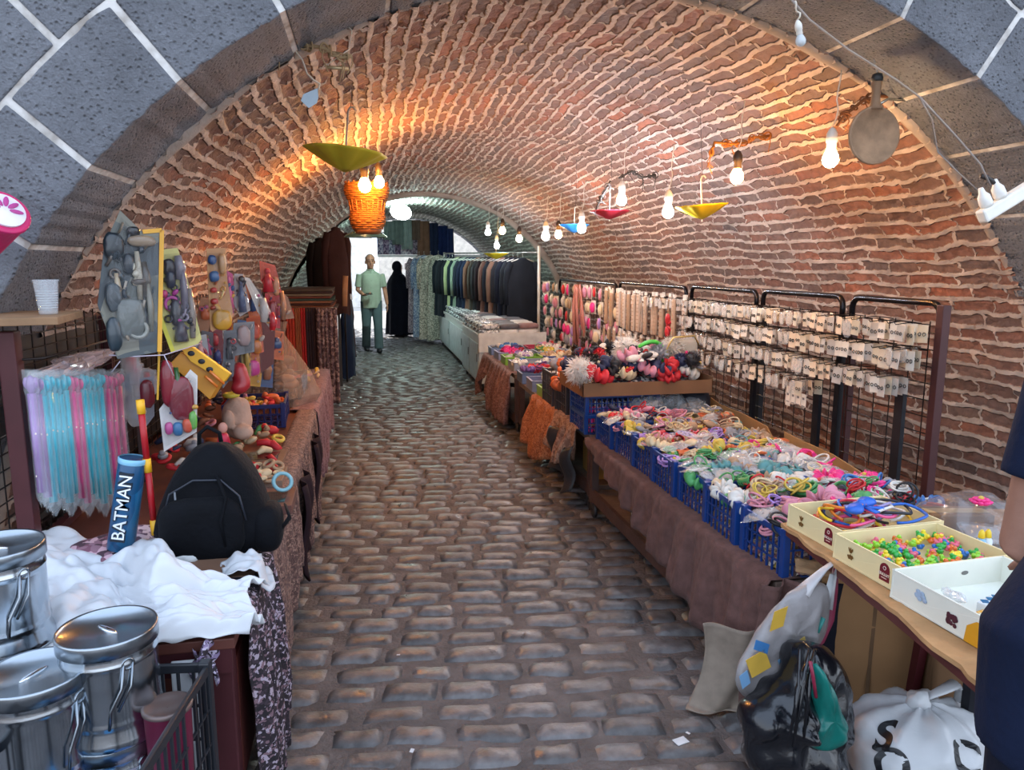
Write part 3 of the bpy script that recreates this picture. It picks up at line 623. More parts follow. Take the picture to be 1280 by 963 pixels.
tag(obj('bag', MB().ball((1.5, 3.75, .235), (.09, .16, .07), 16, 10, fn=lambda q: q * (1 + .25 * nz3(q.x * 30, q.y * 30, q.z * 30))), speckle(['#3f6fa0', '#c9c4bd', '#8a5a6a', '#4b3f3f'], 40, .5, .3), smooth=True), 'blue and white bag stuffed on the shelf below the slanted velvet cloth', 'bag')
tag(obj('bag', MB().ball((1.62, 4.15, .28), (.12, .16, .11), 16, 10, fn=lambda q: q * (1 + .25 * nz3(q.x * 20, q.y * 20, q.z * 20))), M('#8a2f33', .6, bump=.3), smooth=True), 'dark red bag on the shelf at the far end of the slanted velvet cloth', 'bag')
# ---- hair accessories: prototypes
random.seed(11)
SC = {}
def proto(name, mb, smooth=True, cat='hair accessory', **k):
    o = obj(name, mb, [M('#888888')] * (max(mb.m) + 1), smooth=smooth, local=True, **k); return tag(o, name, cat)
def ruff(R_=.034, r=.017, n=9):
    mb = MB(); nu, nv = 54, 10
    def fn(u, v):
        a = 2 * PI * u; b = 2 * PI * v; k = r * (1 + .35 * sin(a * n)) ; rr_ = R_ + k * cos(b) + .003 * sin(a * n * 2)
        return (rr_ * cos(a), rr_ * sin(a), k * sin(b) + .006 * sin(a * n + 1))
    return mb.grid(fn, nu, nv)
def ringm(R_=.03, r=.0045, n=3):
    mb = MB()
    for k in range(n): mb.torus((U(-.006, .006), U(-.006, .006), k * .007), R_ * U(.9, 1.05), r, 20, 6, rot=rotm(U(-14, 14), U(-14, 14), 0))
    return mb
def bow():
    mb = MB()
    for s_ in (-1, 1): mb.ball((s_ * .032, 0, .006), (.032, .024, .013), 12, 8, fn=lambda q, s_=s_: Vector((q.x, q.y * (.45 + .75 * (.5 + s_ * q.x / .064)), q.z)))
    mb.ball((0, 0, .01), (.01, .012, .012), 10, 6)
    for s_ in (-1, 1): mb.prism([(s_ * .005, -.005, .002), (s_ * .03, -.045, .002), (s_ * .014, -.05, .002), (-s_ * .003, -.01, .002)], (0, 0, .004))
    return mb
def claw():
    mb = MB().grid(lambda u, v: ((u - .5) * .07, .022 * cos(PI * (v * .9 + .05)), .022 * sin(PI * (v * .9 + .05))), 12, 8)
    for s_ in (-1, 1):
        for k in range(6): mb.tube([((k - 2.5) * .012, s_ * .0215, .004), ((k - 2.5) * .012, s_ * .018, -.008), ((k - 2.5) * .012, s_ * .008, -.014)], .002, 5)
    mb.tube([(-.02, 0, .02), (0, 0, .03), (.02, 0, .02)], .0035, 6)
    return mb
def flower(n=8, r=.034):
    mb = MB()
    for ring, (rr_, z, sc_) in enumerate(((r * .55, .0, 1), (r * .35, .007, .75))):
        for k in range(n):
            a = 2 * PI * (k + ring * .5) / n; mb.ball((rr_ * cos(a), rr_ * sin(a), z), (r * .42 * sc_, r * .3 * sc_, .006), 8, 6, rot=Euler((0, -.4, a)).to_matrix())
    mb.ball((0, 0, .012), .008, 8, 6, mi=1); return mb
def pom(r=.035, n=160):
    mb = MB().ball((0, 0, r * .8), r * .72, 12, 8); rg = random.Random(4)
    for k in range(n):
        z = rg.uniform(-1, 1); a = rg.uniform(0, 6.28); q = Vector((math.sqrt(1 - z * z) * cos(a), math.sqrt(1 - z * z) * sin(a), z)); o_ = q.orthogonal() * .0035; c_ = Vector((0, 0, r * .8))
        mb.add([c_ + q * r * .65 + o_, c_ + q * r * .65 - o_, c_ + q * r * rg.uniform(.95, 1.2) + o_ * .3], [(0, 1, 2)])
    return mb
def tangle(n=5):
    mb = MB(); rg = random.Random(9)
    for k in range(n): mb.torus((rg.uniform(-.02, .02), rg.uniform(-.02, .02), .006 + k * .006), rg.uniform(.022, .034), .0035, 16, 5, rot=rotm(rg.uniform(-35, 35), rg.uniform(-35, 35), 0))
    return mb
def packet():
    """a little clear bag round a coiled tie"""
    mb = MB().grid(lambda u, v: ((u - .5) * .08, (v - .5) * .10, .010 + .016 * sin(PI * u) * sin(PI * v) + .006 * nz3(u * 7, v * 7, 2)), 12, 12)
    mb.torus((0, -.01, .008), .024, .006, 18, 6, mi=1); mb.torus((.006, .012, .010), .02, .005, 18, 6, mi=1); return mb
PA = dict(pink=M('#c98495', .6, sheen=.3), hot_pink=M('#e0317f', .5), red=M('#c0242d', .6), orange=M('#cc6636', .55), yellow=M('#c9ad48', .55), green=M('#4c9558', .5), lilac=M('#a684c4', .6), purple=M('#6a4a80', .6), blue=M('#2e6aa8', .55), teal=M('#568c8c', .55), white=M('#cfc9c0', .65), cream=M('#cdb894', .65), beige=M('#a98a6c', .7), brown=M('#6b4434', .7), grey=M('#8d8d92', .6), black=M('#1d1c20', .6), navy=M('#232b4a', .65))
CLEAR = M('#e8eaec', .12, alpha=.32, coat=.5)
HP = dict(scrunchie=proto('scrunchie', ruff()), hair_ties=proto('hair_ties', ringm()), hair_bow=proto('hair_bow', bow()), claw_clip=proto('claw_clip', claw(), solid=.002), flower_clip=proto('flower_clip', flower()), pompom=proto('pompom', pom()), tangled_hair_ties=proto('tangled_hair_ties', tangle()), packet=proto('packet', packet()))
WORDS = dict(scrunchie='scrunchie', hair_ties='hair ties', hair_bow='hair bow', claw_clip='claw clip', flower_clip='flower hair clip', pompom='fluffy pompom tie', tangled_hair_ties='tangled hair ties', packet='bagged hair tie')
def acc(kind, c, col, where, sc=1, flat=25, group=None):
    ms = [PA[col], PA['yellow' if col != 'yellow' else 'white']] if kind == 'flower_clip' else ([CLEAR, PA[col]] if kind == 'packet' else [PA[col]])
    if kind == 'claw_clip': ms = [PA[col]]
    o = place(HP[kind], c, (math.radians(U(-flat, flat)), math.radians(U(-flat, flat)), U(0, 6.28)), '%s %s %s' % (col.replace('_', ' '), WORDS[kind], where), (group or ('%s %s %s' % (col.replace('_', ' '), WORDS[kind], where))), ms, sc)
    o['category'] = 'hair accessory'; return o
# ---- crates
def crate_proto(name, lx, ly, h, mat, lb):
    t = thing(name, lb, 'crate')
    def lattice(mb, a, b, z0, z1, n, thick=.006):
        a = Vector(a); b = Vector(b); L_ = (b - a).length; d = (b - a).normalized(); nr = Vector((d.y, -d.x, 0))
        for k in range(n + 1): p = a.lerp(b, k / n); mb.box((p.x, p.y, (z0 + z1) / 2), (abs(d.x) * .007 + abs(nr.x) * thick, abs(d.y) * .007 + abs(nr.y) * thick, z1 - z0))
        for z in (z0, z0 + (z1 - z0) * .33, z0 + (z1 - z0) * .66): mb.box(((a.x + b.x) / 2, (a.y + b.y) / 2, z), (abs(d.x) * L_ + abs(nr.x) * thick, abs(d.y) * L_ + abs(nr.y) * thick, .006))
    X_, Y_ = lx / 2 - .004, ly / 2 - .004
    for nm, a, b, n in (('side_panel', (-X_, -Y_), (-X_, Y_), max(5, int(ly / .035))), ('side_panel', (X_, -Y_), (X_, Y_), max(5, int(ly / .035))), ('end_panel', (-X_, -Y_), (X_, -Y_), int(lx / .035)), ('end_panel', (-X_, Y_), (X_, Y_), int(lx / .035))):
        mb = MB(); lattice(mb, a + (0,), b + (0,), .004, h - .02, n); obj(nm, mb, mat, t, local=True)
    for sx in (-1, 1):
        for sy in (-1, 1): obj('corner_post', MB().box((sx * (X_ - .006), sy * (Y_ - .006), h / 2 + .004), (.028, .028, h + .008)), mat, t, local=True, bevel=.004)
    mb = MB()
    for s_ in (-1, 1): mb.box((0, s_ * Y_, h - .012), (lx, .012, .024)); mb.box((s_ * X_, 0, h - .012), (.012, ly, .024))
    obj('rim', mb, mat, t, local=True, bevel=.003)
    mb = MB()
    for k in range(9): mb.box((-X_ + 2 * X_ * k / 8, 0, .005), (.008, ly - .01, .006))
    for k in range(8): mb.box((0, -Y_ + 2 * Y_ * k / 7, .005), (lx - .01, .008, .006))
    obj('bottom_grille', mb, mat, t, local=True)
    return t
BLUE = M('#12397c', .35, var=.08); NAVY = M('#1b2443', .4, var=.1); BLK = M('#1c1e22', .4, var=.1)
crate = crate_proto('plastic_crate', .46, .285, .175, BLUE, 'blue crate')
names = ['nearest', 'second nearest', 'third nearest', 'fourth nearest', 'fifth nearest', 'sixth nearest', 'farthest']
cy = [2.36, 2.66, 2.96, 3.26, 3.56, 3.86, 4.18]
for i, y in enumerate(cy):
    place(crate, (1.615 + (.0, -.012, .005, -.008, .0, .01, -.005)[i], y, .512), (0, 0, (.03, -.02, .015, -.01, .02, 0, -.015)[i]), '%s blue plastic crate of the front row, %s' % (names[i], ['overhanging the velvet cloth corner', 'behind the one with lilac ties', 'below the red comb', 'full of green and grey ties', 'full of yellow clips', 'full of pink ties', 'next to the dark stack'][i]), 'blue crates in the front row')
def inner_fill(lb, c, rx, ry, h, cols, nu=26, nv=16, where=None, sc=75):
    x, y, z = c
    o = obj('hair_ties', MB().grid(lambda u, v: (x + (u - .5) * rx, y + (v - .5) * ry, z + h * (sin(PI * u) * sin(PI * v)) ** .35 + .018 * nz3(u * rx * 40, v * ry * 40, z)), nu, nv), speckle(cols, sc, .7, .2), smooth=True, solid=.006)
    return tag(o, lb, 'hair accessories', kind='stuff')
MIXC = ['#8f5f60', '#b59a7c', '#5f6a72', '#8c7a3a', '#6a4a60', '#4f3a35', '#a07d70', '#c9bfb0']
inner_fill('jumbled hair ties filling the front row of blue crates', (1.60, 3.26, .525), .40, 2.1, .07, MIXC, 26, 90)
inner_fill('jumbled hair ties heaped between the front crates and the wall rack', (2.03, 3.2, .512), .36, 2.0, .07, MIXC, 26, 90)
kinds = ['packet', 'hair_ties', 'scrunchie', 'hair_ties', 'hair_bow', 'claw_clip', 'flower_clip', 'tangled_hair_ties', 'packet', 'packet', 'tangled_hair_ties', 'scrunchie']
zones = [  # y range, palette, words
    (2.22, 2.52, ['lilac', 'purple', 'pink', 'beige', 'black', 'cream'], 'in the nearest blue crate'),
    (2.52, 2.82, ['yellow', 'cream', 'red', 'beige', 'green', 'white'], 'in the second nearest blue crate'),
    (2.82, 3.12, ['green', 'teal', 'grey', 'beige', 'cream', 'white'], 'in the third nearest blue crate'),
    (3.12, 3.42, ['orange', 'green', 'yellow', 'lilac', 'brown', 'cream'], 'in the fourth nearest blue crate'),
    (3.42, 3.72, ['yellow', 'cream', 'red', 'pink', 'beige', 'lilac'], 'in the fifth nearest blue crate'),
    (3.72, 4.02, ['pink', 'yellow', 'cream', 'beige', 'brown', 'grey'], 'in the sixth nearest blue crate'),
    (4.02, 4.32, ['pink', 'red', 'white', 'cream', 'navy'], 'in the farthest blue crate')]
for y0, y1, cols, wh in zones:
    for k in range(32):
        x = 1.43 + .40 * (k % 5) / 4 + U(-.03, .03); y = y0 + .04 + (y1 - y0 - .08) * ((k // 5) / 6 + U(-.05, .05)); acc(random.choice(kinds), (x, y, .645 + .03 * sin(PI * min(1, max(0, (x - 1.38) / .46))) + U(0, .035)), random.choice(cols), wh, U(.95, 1.35))
z2 = [(2.3, 2.8, ['hot_pink', 'red', 'grey', 'blue', 'beige', 'white'], 'heaped behind the nearest crates'), (2.8, 3.4, ['cream', 'beige', 'grey', 'hot_pink', 'black', 'white', 'teal'], 'heaped behind the middle crates'), (3.4, 4.2, ['beige', 'cream', 'grey', 'yellow', 'teal', 'orange', 'brown'], 'heaped before the cardboard flaps')]
for y0, y1, cols, wh in z2:
    for k in range(int((y1 - y0) * 95)):
        x = U(1.80, 2.12); y = U(y0, y1); acc(random.choice(kinds), (x, y,   .61 + .035 * sin(PI * (x - 1.78) / .48) + U(0, .045)), random.choice(cols), wh, U(1.0, 1.45))
# standouts of the heap
acc('pompom', P(768, 1, 'z', 9) * 0 + P(956, 592, 'x', 1.9), 'hot_pink', 'on top of the heap, the brightest of it', 1.6)
def comb(lb, c, rz, col):
    t = thing('comb', lb, 'comb', c, rz); mb = MB().box((0, .012, .004), (.12, .014, .007)); obj('spine', mb, col, t, local=True, bevel=.002)
    mb = MB()
    for k in range(22): mb.box((-.056 + k * .0053, -.01, .004), (.0025, .034, .004))
    obj('teeth', mb, col, t, local=True); return t
comb('red toothed comb lying over the second nearest blue crate', P(937, 612, 'x', 1.66) + Vector((0, 0, .0)), .3, PA['red'])
def sock(lb, pts, r, col): return tag(obj('felt_sock', MB().tube(pts, r, 12), M(col, .8, bump=.3, sheen=.4), smooth=True, sub=1), lb, 'hair accessory')
c = P(1012, 595, 'x', 2.08); sock('red felt boot shaped ornament standing up in the heap', [c + Vector((0, -.03, -.02)), c + Vector((0, 0, .02)), c + Vector((0, .01, .05)), c + Vector((-.01, .0, .09)), c + Vector((-.015, 0, .12))], [.03, .028, .022, .02, .012], '#b92b2b')
tag(obj('headband', MB().torus(P(982, 587, 'x', 1.98), .07, .012, 28, 8, rot=rotm(20, 10, 30)), PA['black'], smooth=True), 'thick black headband lying on the heap above the nearest crate', 'hair accessory')
tag(obj('headband', MB().torus(P(992, 600, 'x', 1.92), .06, .012, 28, 8, rot=rotm(15, -10, 0)), PA['blue'], smooth=True), 'blue headband under the black one on the heap', 'hair accessory')
# cardboard flaps rising behind
def flap(lb, q, x, m=CARD):
    pts = [P(a, b, 'x', x) for a, b in q]; return tag(obj('cardboard_flap', MB().prism(pts, (.006, 0, 0)), m), lb, 'cardboard')
flap('tall brown cardboard flap behind the heap, pointed at its left end', [(888, 497), (900, 506), (930, 518), (958, 533), (972, 560), (1000, 600), (900, 570), (889, 545)], 2.24)
flap('lower brown cardboard flap behind the heap, nearer the red boot', [(980, 540), (1000, 550), (1040, 568), (1075, 590), (1075, 635), (1010, 625), (982, 600)], 2.22, M('#a98458', .85, var=.1))
# ---- stack next to the front row: crates with nail polish, cardboard tray with scrunchies
crate2 = crate_proto('plastic_crate', .50, .34, .128, BLUE, 'blue crate')
place(crate2, (1.60, 4.64, .512), (0, 0, 0), 'lower blue crate of pink bottles below the cardboard tray', 'crates under the tray')
place(crate2, (1.60, 4.64, .641), (0, 0, .02), 'upper blue crate directly beneath the brown cardboard tray', 'crates under the tray')
place(crate2, (2.02, 4.42, .512), (0, 0, 1.57), 'blue crate of clear bags standing behind the front row', 'crates under the tray')
dark = crate_proto('plastic_crate', .46, .32, .26, M('#3a3436', .45), 'dark crate')
place(dark, (1.60, 5.15, .512), (0, 0, 0), 'dark grey lattice crate just left of the blue stack', None)
place(dark, (1.60, 5.55, .512), (0, 0, 0), 'dark grey lattice crate farther left, beside the bins of ties', None)
bot = thing('nail_polish', 'nail polish', 'bottle'); obj('bottle', MB().lathe([(.001, 0), (.014, 0), (.015, .003), (.015, .028), (.007, .034)], 12), PA['hot_pink'], bot, smooth=True, local=True); obj('cap', MB().lathe([(.007, .034), (.007, .064), (.001, .066)], 12), PA['white'], bot, smooth=True, local=True)
for zi, z in enumerate((.522, .58, .652)):
    for k in range(22):
        place(bot, (1.40 + (k % 11) * .038, 4.50 + (k // 11) * .034, z), (0, 0, 0), 'small pink bottle with pale cap in the %s blue crate of the stack' % ('upper' if zi == 2 else 'lower'), 'pink bottles in the stacked blue crates', {'bottle': [PA[('hot_pink', 'pink', 'lilac')[k % 3]]]})
tag(obj('shelf_board', MB().box((1.60, 4.52, .577), (.44, .1, .006)), CARDD), 'thin card layer between the rows of pink bottles', 'cardboard')
t = thing('cardboard_tray', 'long brown cardboard tray heaped with white, red and black fluff', 'tray', (1.72, 4.62, .775))
mb = MB()
def wall(a, b, z0, z1, th=.005):
    a = Vector(a + (0,)); b = Vector(b + (0,)); m_ = (a + b) / 2; d = (b - a); mb.box((m_.x, m_.y, (z0 + z1) / 2), (abs(d.x) + th, abs(d.y) + th, z1 - z0))
mb.box((1.74, 4.66, .778), (.86, .56, .006)); wall((1.31, 4.38), (2.17, 4.38), .775, 0.86); wall((1.31, 4.94), (2.17, 4.94), .775, 0.86); wall((1.31, 4.38), (1.31, 4.94), .775, 0.86); wall((2.17, 4.38), (2.17, 4.94), .775, 0.88)
obj('tray_body', mb, M('#7b5a42', .85, var=.1, sc=6), t)
inner_fill('mixed fluffy ties filling the cardboard tray', (1.74, 4.66, .785), .84, .54, .10, ['#c9c2ba', '#2a2a33', '#b02c35', '#d8d0c8', '#8f7f78', '#3c3a44'], 30, 24, sc=60)
plist = ['white'] * 8 + ['cream'] * 3 + ['black'] * 6 + ['navy'] * 3 + ['red'] * 4 + ['pink'] * 3 + ['beige'] * 2 + ['grey'] * 2
for k in range(105):
    x = U(1.35, 2.13); y = U(4.42, 4.9); h_ = .885 + .10 * math.exp(-((x - 1.7) / .28) ** 2)
    acc(random.choice(['scrunchie', 'pompom', 'scrunchie', 'flower_clip', 'hair_bow', 'pompom']), (x, y, h_ + U(-.01, .035)), random.choice(plist), 'on the cardboard tray', U(1.2, 1.8), 30)
def bigfluff(lb, px, py, x, r, col):
    c_ = P(px, py, 'y', x); mb = MB(); rg = random.Random(int(px)); mb.ball(c_, r * .85, 16, 10)
    for k in range(700):
        z = rg.uniform(-1, 1); a = rg.uniform(0, 6.28); q = Vector((math.sqrt(1 - z * z) * cos(a), math.sqrt(1 - z * z) * sin(a), z)); o_ = q.orthogonal() * r * .05
        mb.add([c_ + q * r * .8 + o_, c_ + q * r * .8 - o_, c_ + (q + Vector((rg.uniform(-.2, .2), rg.uniform(-.2, .2), rg.uniform(-.3, .1)))) * r * rg.uniform(1.0, 1.2)], [(0, 1, 2)])
    return tag(obj('fluffy_hat', mb, M(col, .9, sheen=.5)), lb, 'accessory')
bigfluff('large white fluffy ball at the left end of the cardboard tray', 725, 463, 4.42, .085, '#d3ccc4')
bigfluff('white fluffy ball at the top of the heap beside the green ribbon', 783, 436, 4.62, .09, '#cfc9c0')
bigfluff('grey white fluffy ball at the top right beside the green ribbon', 840, 434, 4.62, .075, '#b9b2a8')
for lb, a, b, x_, s_, cl in (('bright green ribbon arched over the top of the heap', 818, 434, 4.50, 1, '#3fae38'),):
    q = [P(a + dx, b + dy, 'y', x_) for dx, dy in ((-22, 2), (-12, -6), (2, -8), (12, 0), (14, 12), (6, 22))]; tag(obj('ribbon', MB().tube(q, [.02, .03, .032, .03, .026, .02], 10, sq=.5), M(cl, .6), smooth=True, sub=1), lb, 'ribbon')
acc('flower_clip', P(805, 447, 'y', 4.5), 'red', 'beside the green ribbon', 2.0, 50); acc('scrunchie', P(747, 450, 'y', 4.75), 'red', 'at the left rear of the tray', 1.7); acc('scrunchie', P(745, 468, 'y', 4.42), 'red', 'at the left front of the tray', 2.0)
acc('scrunchie', P(832, 460, 'y', 4.42), 'red', 'at the right front of the tray', 1.6, 40); acc('scrunchie', P(836, 471, 'y', 4.41), 'red', 'at the right end of the tray', 1.4)
for k in range(22):
    acc(random.choice(['scrunchie', 'hair_bow', 'scrunchie', 'flower_clip']), (1.38 + k * .034, U(4.42, 4.52), .90 + U(0, .05)), random.choice(['white', 'black', 'cream', 'navy', 'pink', 'white', 'red', 'grey']), 'along the front of the cardboard tray', U(1.3, 1.8), 30)
acc('scrunchie', P(706, 478, 'x', 1.42), 'orange', 'hanging over the dark crates', 1.9)
# clear bundles of headbands
def clearbag(lb, c, r, seed, m=None, inner=None):
    t = thing('plastic_bag', lb, 'bag', c)
    obj('bag_film', MB().ball((0, 0, r[2]), r, 22, 14, fn=lambda q: q * (1 + .22 * nz3(q.x * 22 + seed, q.y * 22, q.z * 22) + .12 * nz3(q.x * 60, q.y * 60 + seed, q.z * 60))), m or M('#c8cdd2', .1, alpha=.4, coat=1), t, smooth=False, local=True)
    mb = MB(); rg = random.Random(seed)
    for k in range(9): mb.torus((rg.uniform(-.5, .5) * r[0], rg.uniform(-.5, .5) * r[1], r[2] + rg.uniform(-.4, .4) * r[2]), rg.uniform(.04, .07), .006, 18, 5, rot=rotm(rg.uniform(-60, 60), rg.uniform(-60, 60), 0))
    obj('headbands', mb, inner or M('#54565e', .4), t, smooth=True, local=True); return t
clearbag('left one of the clear bags of grey headbands behind the front crates', P(808, 522, 'x', 1.78), (.12, .14, .08), 1)
clearbag('middle one of the clear bags of grey headbands behind the front crates', P(835, 520, 'x', 1.95), (.12, .13, .09), 2)
clearbag('right one of the clear bags of grey headbands below the cardboard tray', P(862, 524, 'x', 2.08), (.12, .13, .08), 3)
tag(obj('storage_bag', MB().ball((2.12, 4.62, .66), (.11, .2, .14), 18, 12, p=.7), M('#20222c', .7, bump=.3), smooth=True), 'dark cloth bag standing behind the cardboard tray', 'bag')
# clear zip bag with white rim standing on the right of the tray
t = thing('zip_bag', 'clear gold rimmed zip bag standing at the right of the cardboard tray', 'bag', P(850, 462, 'y', 4.6))
obj('film', MB().box(P(853, 446, 'y', 4.6), (.2, .05, .24)), M('#cfc8b8', .15, alpha=.5, coat=1), t, bevel=.02)
obj('rim', MB().tube([P(832, 470, 'y', 4.57), P(834, 435, 'y', 4.57), P(842, 422, 'y', 4.57), P(868, 420, 'y', 4.57), P(874, 432, 'y', 4.57)], .006, 6), M('#b59a5c', .3, .6), t, smooth=True)
acc('scrunchie', P(855, 450, 'y', 4.55), 'hot_pink', 'inside the zip bag', 1.2, 60); acc('scrunchie', P(850, 458, 'y', 4.5), 'hot_pink', 'in front of the zip bag', 1.1, 60)
# ---- table of bins: shallow bins with small things
tray = thing('plastic_bin', 'bin', 'bin'); mb = MB(); lx, ly, hz_ = .38, .27, .09
for s_ in (-1, 1): mb.box((s_ * lx / 2, 0, hz_ / 2), (.006, ly, hz_)); mb.box((0, s_ * ly / 2, hz_ / 2), (lx, .006, hz_))
mb.box((0, 0, .003), (lx, ly, .006)); obj('bin_body', mb, BLUE, tray, local=True); mb = MB()
for s_ in (-1, 1): mb.box((s_ * lx / 2, 0, hz_), (.018, ly + .018, .006)); mb.box((0, s_ * ly / 2, hz_), (lx + .018, .018, .006))
obj('rim', mb, BLUE, tray, local=True)
BINC = [('#5d6f8f', 'slate blue'), ('#b0304f', 'crimson'), ('#7c83a0', 'grey blue'), ('#9aa5b5', 'pale grey'), ('#78a83a', 'lime green'), ('#39508c', 'deep blue'), ('#8a8f98', 'grey'), ('#a8a2b0', 'mauve grey')]
bi = 0
for r_ in range(7):
    for q_ in range(2):
        y = 8.33 - r_ * .42; x = 1.57 + q_ * .42
        if y < 5.75: continue
        hx, nm = BINC[bi % 8]; mt = M(hx, .4)
        place(tray, (x, y, .56 if y > 6.75 else .512), (0, 0, U(-.04, .04)), '%s bin of small ties, %s side, row %s from the white counter' % (nm, ('aisle', 'wall')[q_], ['one', 'two', 'three', 'four', 'five', 'six', 'seven'][r_]), 'bins of small ties', {'bin_body': [mt], 'rim': [mt]})
        cc = [['white', 'blue', 'grey'], ['pink', 'lilac', 'white'], ['hot_pink', 'purple', 'red'], ['green', 'white', 'yellow'], ['white', 'grey', 'lilac'], ['cream', 'orange', 'beige']][bi % 6]
        for k in range(7): acc(random.choice(['scrunchie', 'hair_ties', 'tangled_hair_ties', 'hair_bow']), (x + U(-.14, .14), y + U(-.09, .09), .60 + U(.03, .06)), random.choice(cc), 'in the bins beyond the dark crates', U(1.1, 1.6), 20)
        bi += 1
tag(obj('folded_cloth', MB().ball((1.52, 5.78, .57), (.13, .17, .06), 16, 8, p=.7, fn=lambda q: q * (1 + .15 * nz3(q.x * 20, q.y * 20))), M('#a98562', .85, bump=.3), smooth=True), 'tan bundle of ties beside the dark lattice crates', 'bundle')
for k in range(26): acc(random.choice(['scrunchie', 'pompom', 'flower_clip', 'hair_bow']), (U(1.44, 1.8), U(5.0, 5.75), U(.77, .82)), random.choice(['white', 'pink', 'cream', 'grey', 'navy', 'orange', 'purple']), 'piled on the dark lattice crates', U(1.2, 1.7), 30)
inner_fill('mixed hair ties filling the dark lattice crates', (1.62, 5.35, .62), .42, .74, .17, ['#8f7f78', '#c9c2ba', '#3c3a44', '#a56a72', '#5f4f6a'], 16, 20)
inner_fill('mixed small packs piled behind the dark crates', (2.05, 5.6, .56), .34, 1.5, .22, ['#8f7f78', '#c9c2ba', '#b06a80', '#d8a8b8', '#5f4f6a'], 16, 20)
# ============================================================ WALL RACKS ON THE RIGHT
RX = 2.45
def rackframe(lb, ya, yb, zt, za=.0, posts=(0, 1), red=False, nearpost=True):
    t = thing('wall_rack', lb, 'rack', (RX, ya, 0))
    r = .05; pts = [(RX, ya, zt - .13)] + [(RX, ya + r - r * cos(a), zt - r + r * sin(a)) for a in (0, .5, 1.05, 1.57)] + [(RX, yb - r + r * cos(a), zt - r + r * sin(a)) for a in (1.57, 1.05, .5, 0)] + [(RX, yb, zt - .13)]
    obj('top_pipe', MB().tube(pts, .015, 10), PIPE, t, smooth=True)
    for y in (ya, yb): obj('post', MB().box((RX + .012, y, (zt - .1) / 2), (.03, .04, zt - .1)), STEELR if red else M('#17171d', .45), t)
    mb = MB(); z = .62
    while z < zt - .1: mb.tube([(RX - .012, ya, z), (RX - .012, yb, z)], .0028, 5); z += .075
    y = ya + .04
    while y < yb: mb.tube([(RX - .012, y, .6), (RX - .012, y, zt - .08)], .0028, 5); y += .11
    obj('wire_mesh', mb, WIRE, t); return t
rackframe('nearest black pipe rack on the right wall, ending in a dark red post', 2.82, 3.42, 1.425, red=True)
rackframe('second nearest black pipe rack on the right wall', 3.50, 4.30, 1.425)
rackframe('third nearest black pipe rack on the right wall', 4.38, 5.35, 1.42)
rackframe('black pipe rack on the right wall behind the beige strands', 5.45, 7.0, 1.41)
rackframe('black pipe rack on the right wall behind the pink accessories', 7.1, 9.3, 1.39)
t = thing('post', 'tall dark red steel post at the near end of the wall racks', 'post', (RX - .01, 2.80, 0)); obj('post_body', MB().box((RX - .01, 2.79, .71), (.04, .04, 1.42)), STEELR, t, bevel=.003)
# earring cards on hooks
EC = [M('#d6cfc2', .55), M('#c9bda6', .55), M('#d9c7ae', .6), M('#b9b4ac', .4)]
card = thing('earring_card', 'card', 'earring card')
obj('card', MB().box((0, 0, -.035), (.0012, .042, .06)), EC[0], card, local=True)
mb = MB()
for s_ in (-1, 1): mb.torus((-.003, s_ * .009, -.036), .0055, .0016, 10, 5, rot=rotm(0, 90, 0))
obj('earrings', mb, M('#6f6a66', .25, .8), card, smooth=True, local=True)
bag = thing('earring_bag', 'bag', 'earring card'); obj('bag_film', MB().ball((0, 0, -.035), (.006, .023, .032), 12, 8, fn=lambda q: q * (1 + .2 * nz3(q.x * 90, q.y * 90, q.z * 90))), M('#d8d6d2', .12, alpha=.35, coat=1), bag, smooth=False, local=True)
obj('insert', MB().box((0, 0, -.035), (.002, .034, .046)), M('#cfc6b8', .6), bag, local=True)
random.seed(21)
rows = [  # y near, y far, z near, z far, words
    (2.86, 6.2, 1.335, 1.325, 'top', 44), (2.86, 5.2, 1.22, 1.22, 'second', 38), (2.95, 5.2, 1.085, 1.10, 'third', 34), (3.60, 5.0, .965, .985, 'lowest', 16)]
for ya, yb, za, zb, wd, n in rows:
    mbh = MB(); lastseg = None
    for k in range(n):
        u = (k / (n - 1)) ** 1.12; y = ya + (yb - ya) * u; z = za + (zb - za) * u + U(-.008, .008)
        hk = thing('hook', 'thin wire hook of the %s row of earring cards' % wd, 'hook', (RX - .015, y, z), 0, 'hooks of the %s row' % wd)
        obj('wire', MB().tube([(0, 0, 0), (-.10, 0, .012), (-.17, 0, .004), (-.176, 0, .014)], .0022, 5), WIRE, hk, local=True)
        isbag = (y > 3.6 and random.random() < .6) or random.random() < .12
        seg = 'nearest part' if y < 3.5 else ('middle part' if y < 4.4 else 'far part')
        for q in range(3):
            pr = bag if isbag else card
            place(pr, (RX - .05 - q * .055 + U(-.01, .01), y + U(-.006, .006), z + .006), (U(-.1, .1), U(-.1, .1), U(-.25, .25)), 'small %s on a hook in the %s of the %s row' % ('clear bag of earrings' if isbag else 'pale card of earrings', seg, wd), '%s, %s of the %s row' % ('clear bags' if isbag else 'pale cards', seg, wd), ({'bag_film': [M('#d8d6d2', .12, alpha=.35, coat=1)]} if isbag else {'card': [random.choice(EC)]}), U(1.15, 1.45))
for y in (3.62, 2.98):
    tag(obj('black_upright', MB().box((RX - .03, y, .78 if y > 3 else .76), (.02, .055, .52 if y > 3 else .50)), M('#14151c', .5)), 'flat black upright hanging %s the wall racks' % ('in the middle of' if y > 3 else 'near the red post of'), 'upright')
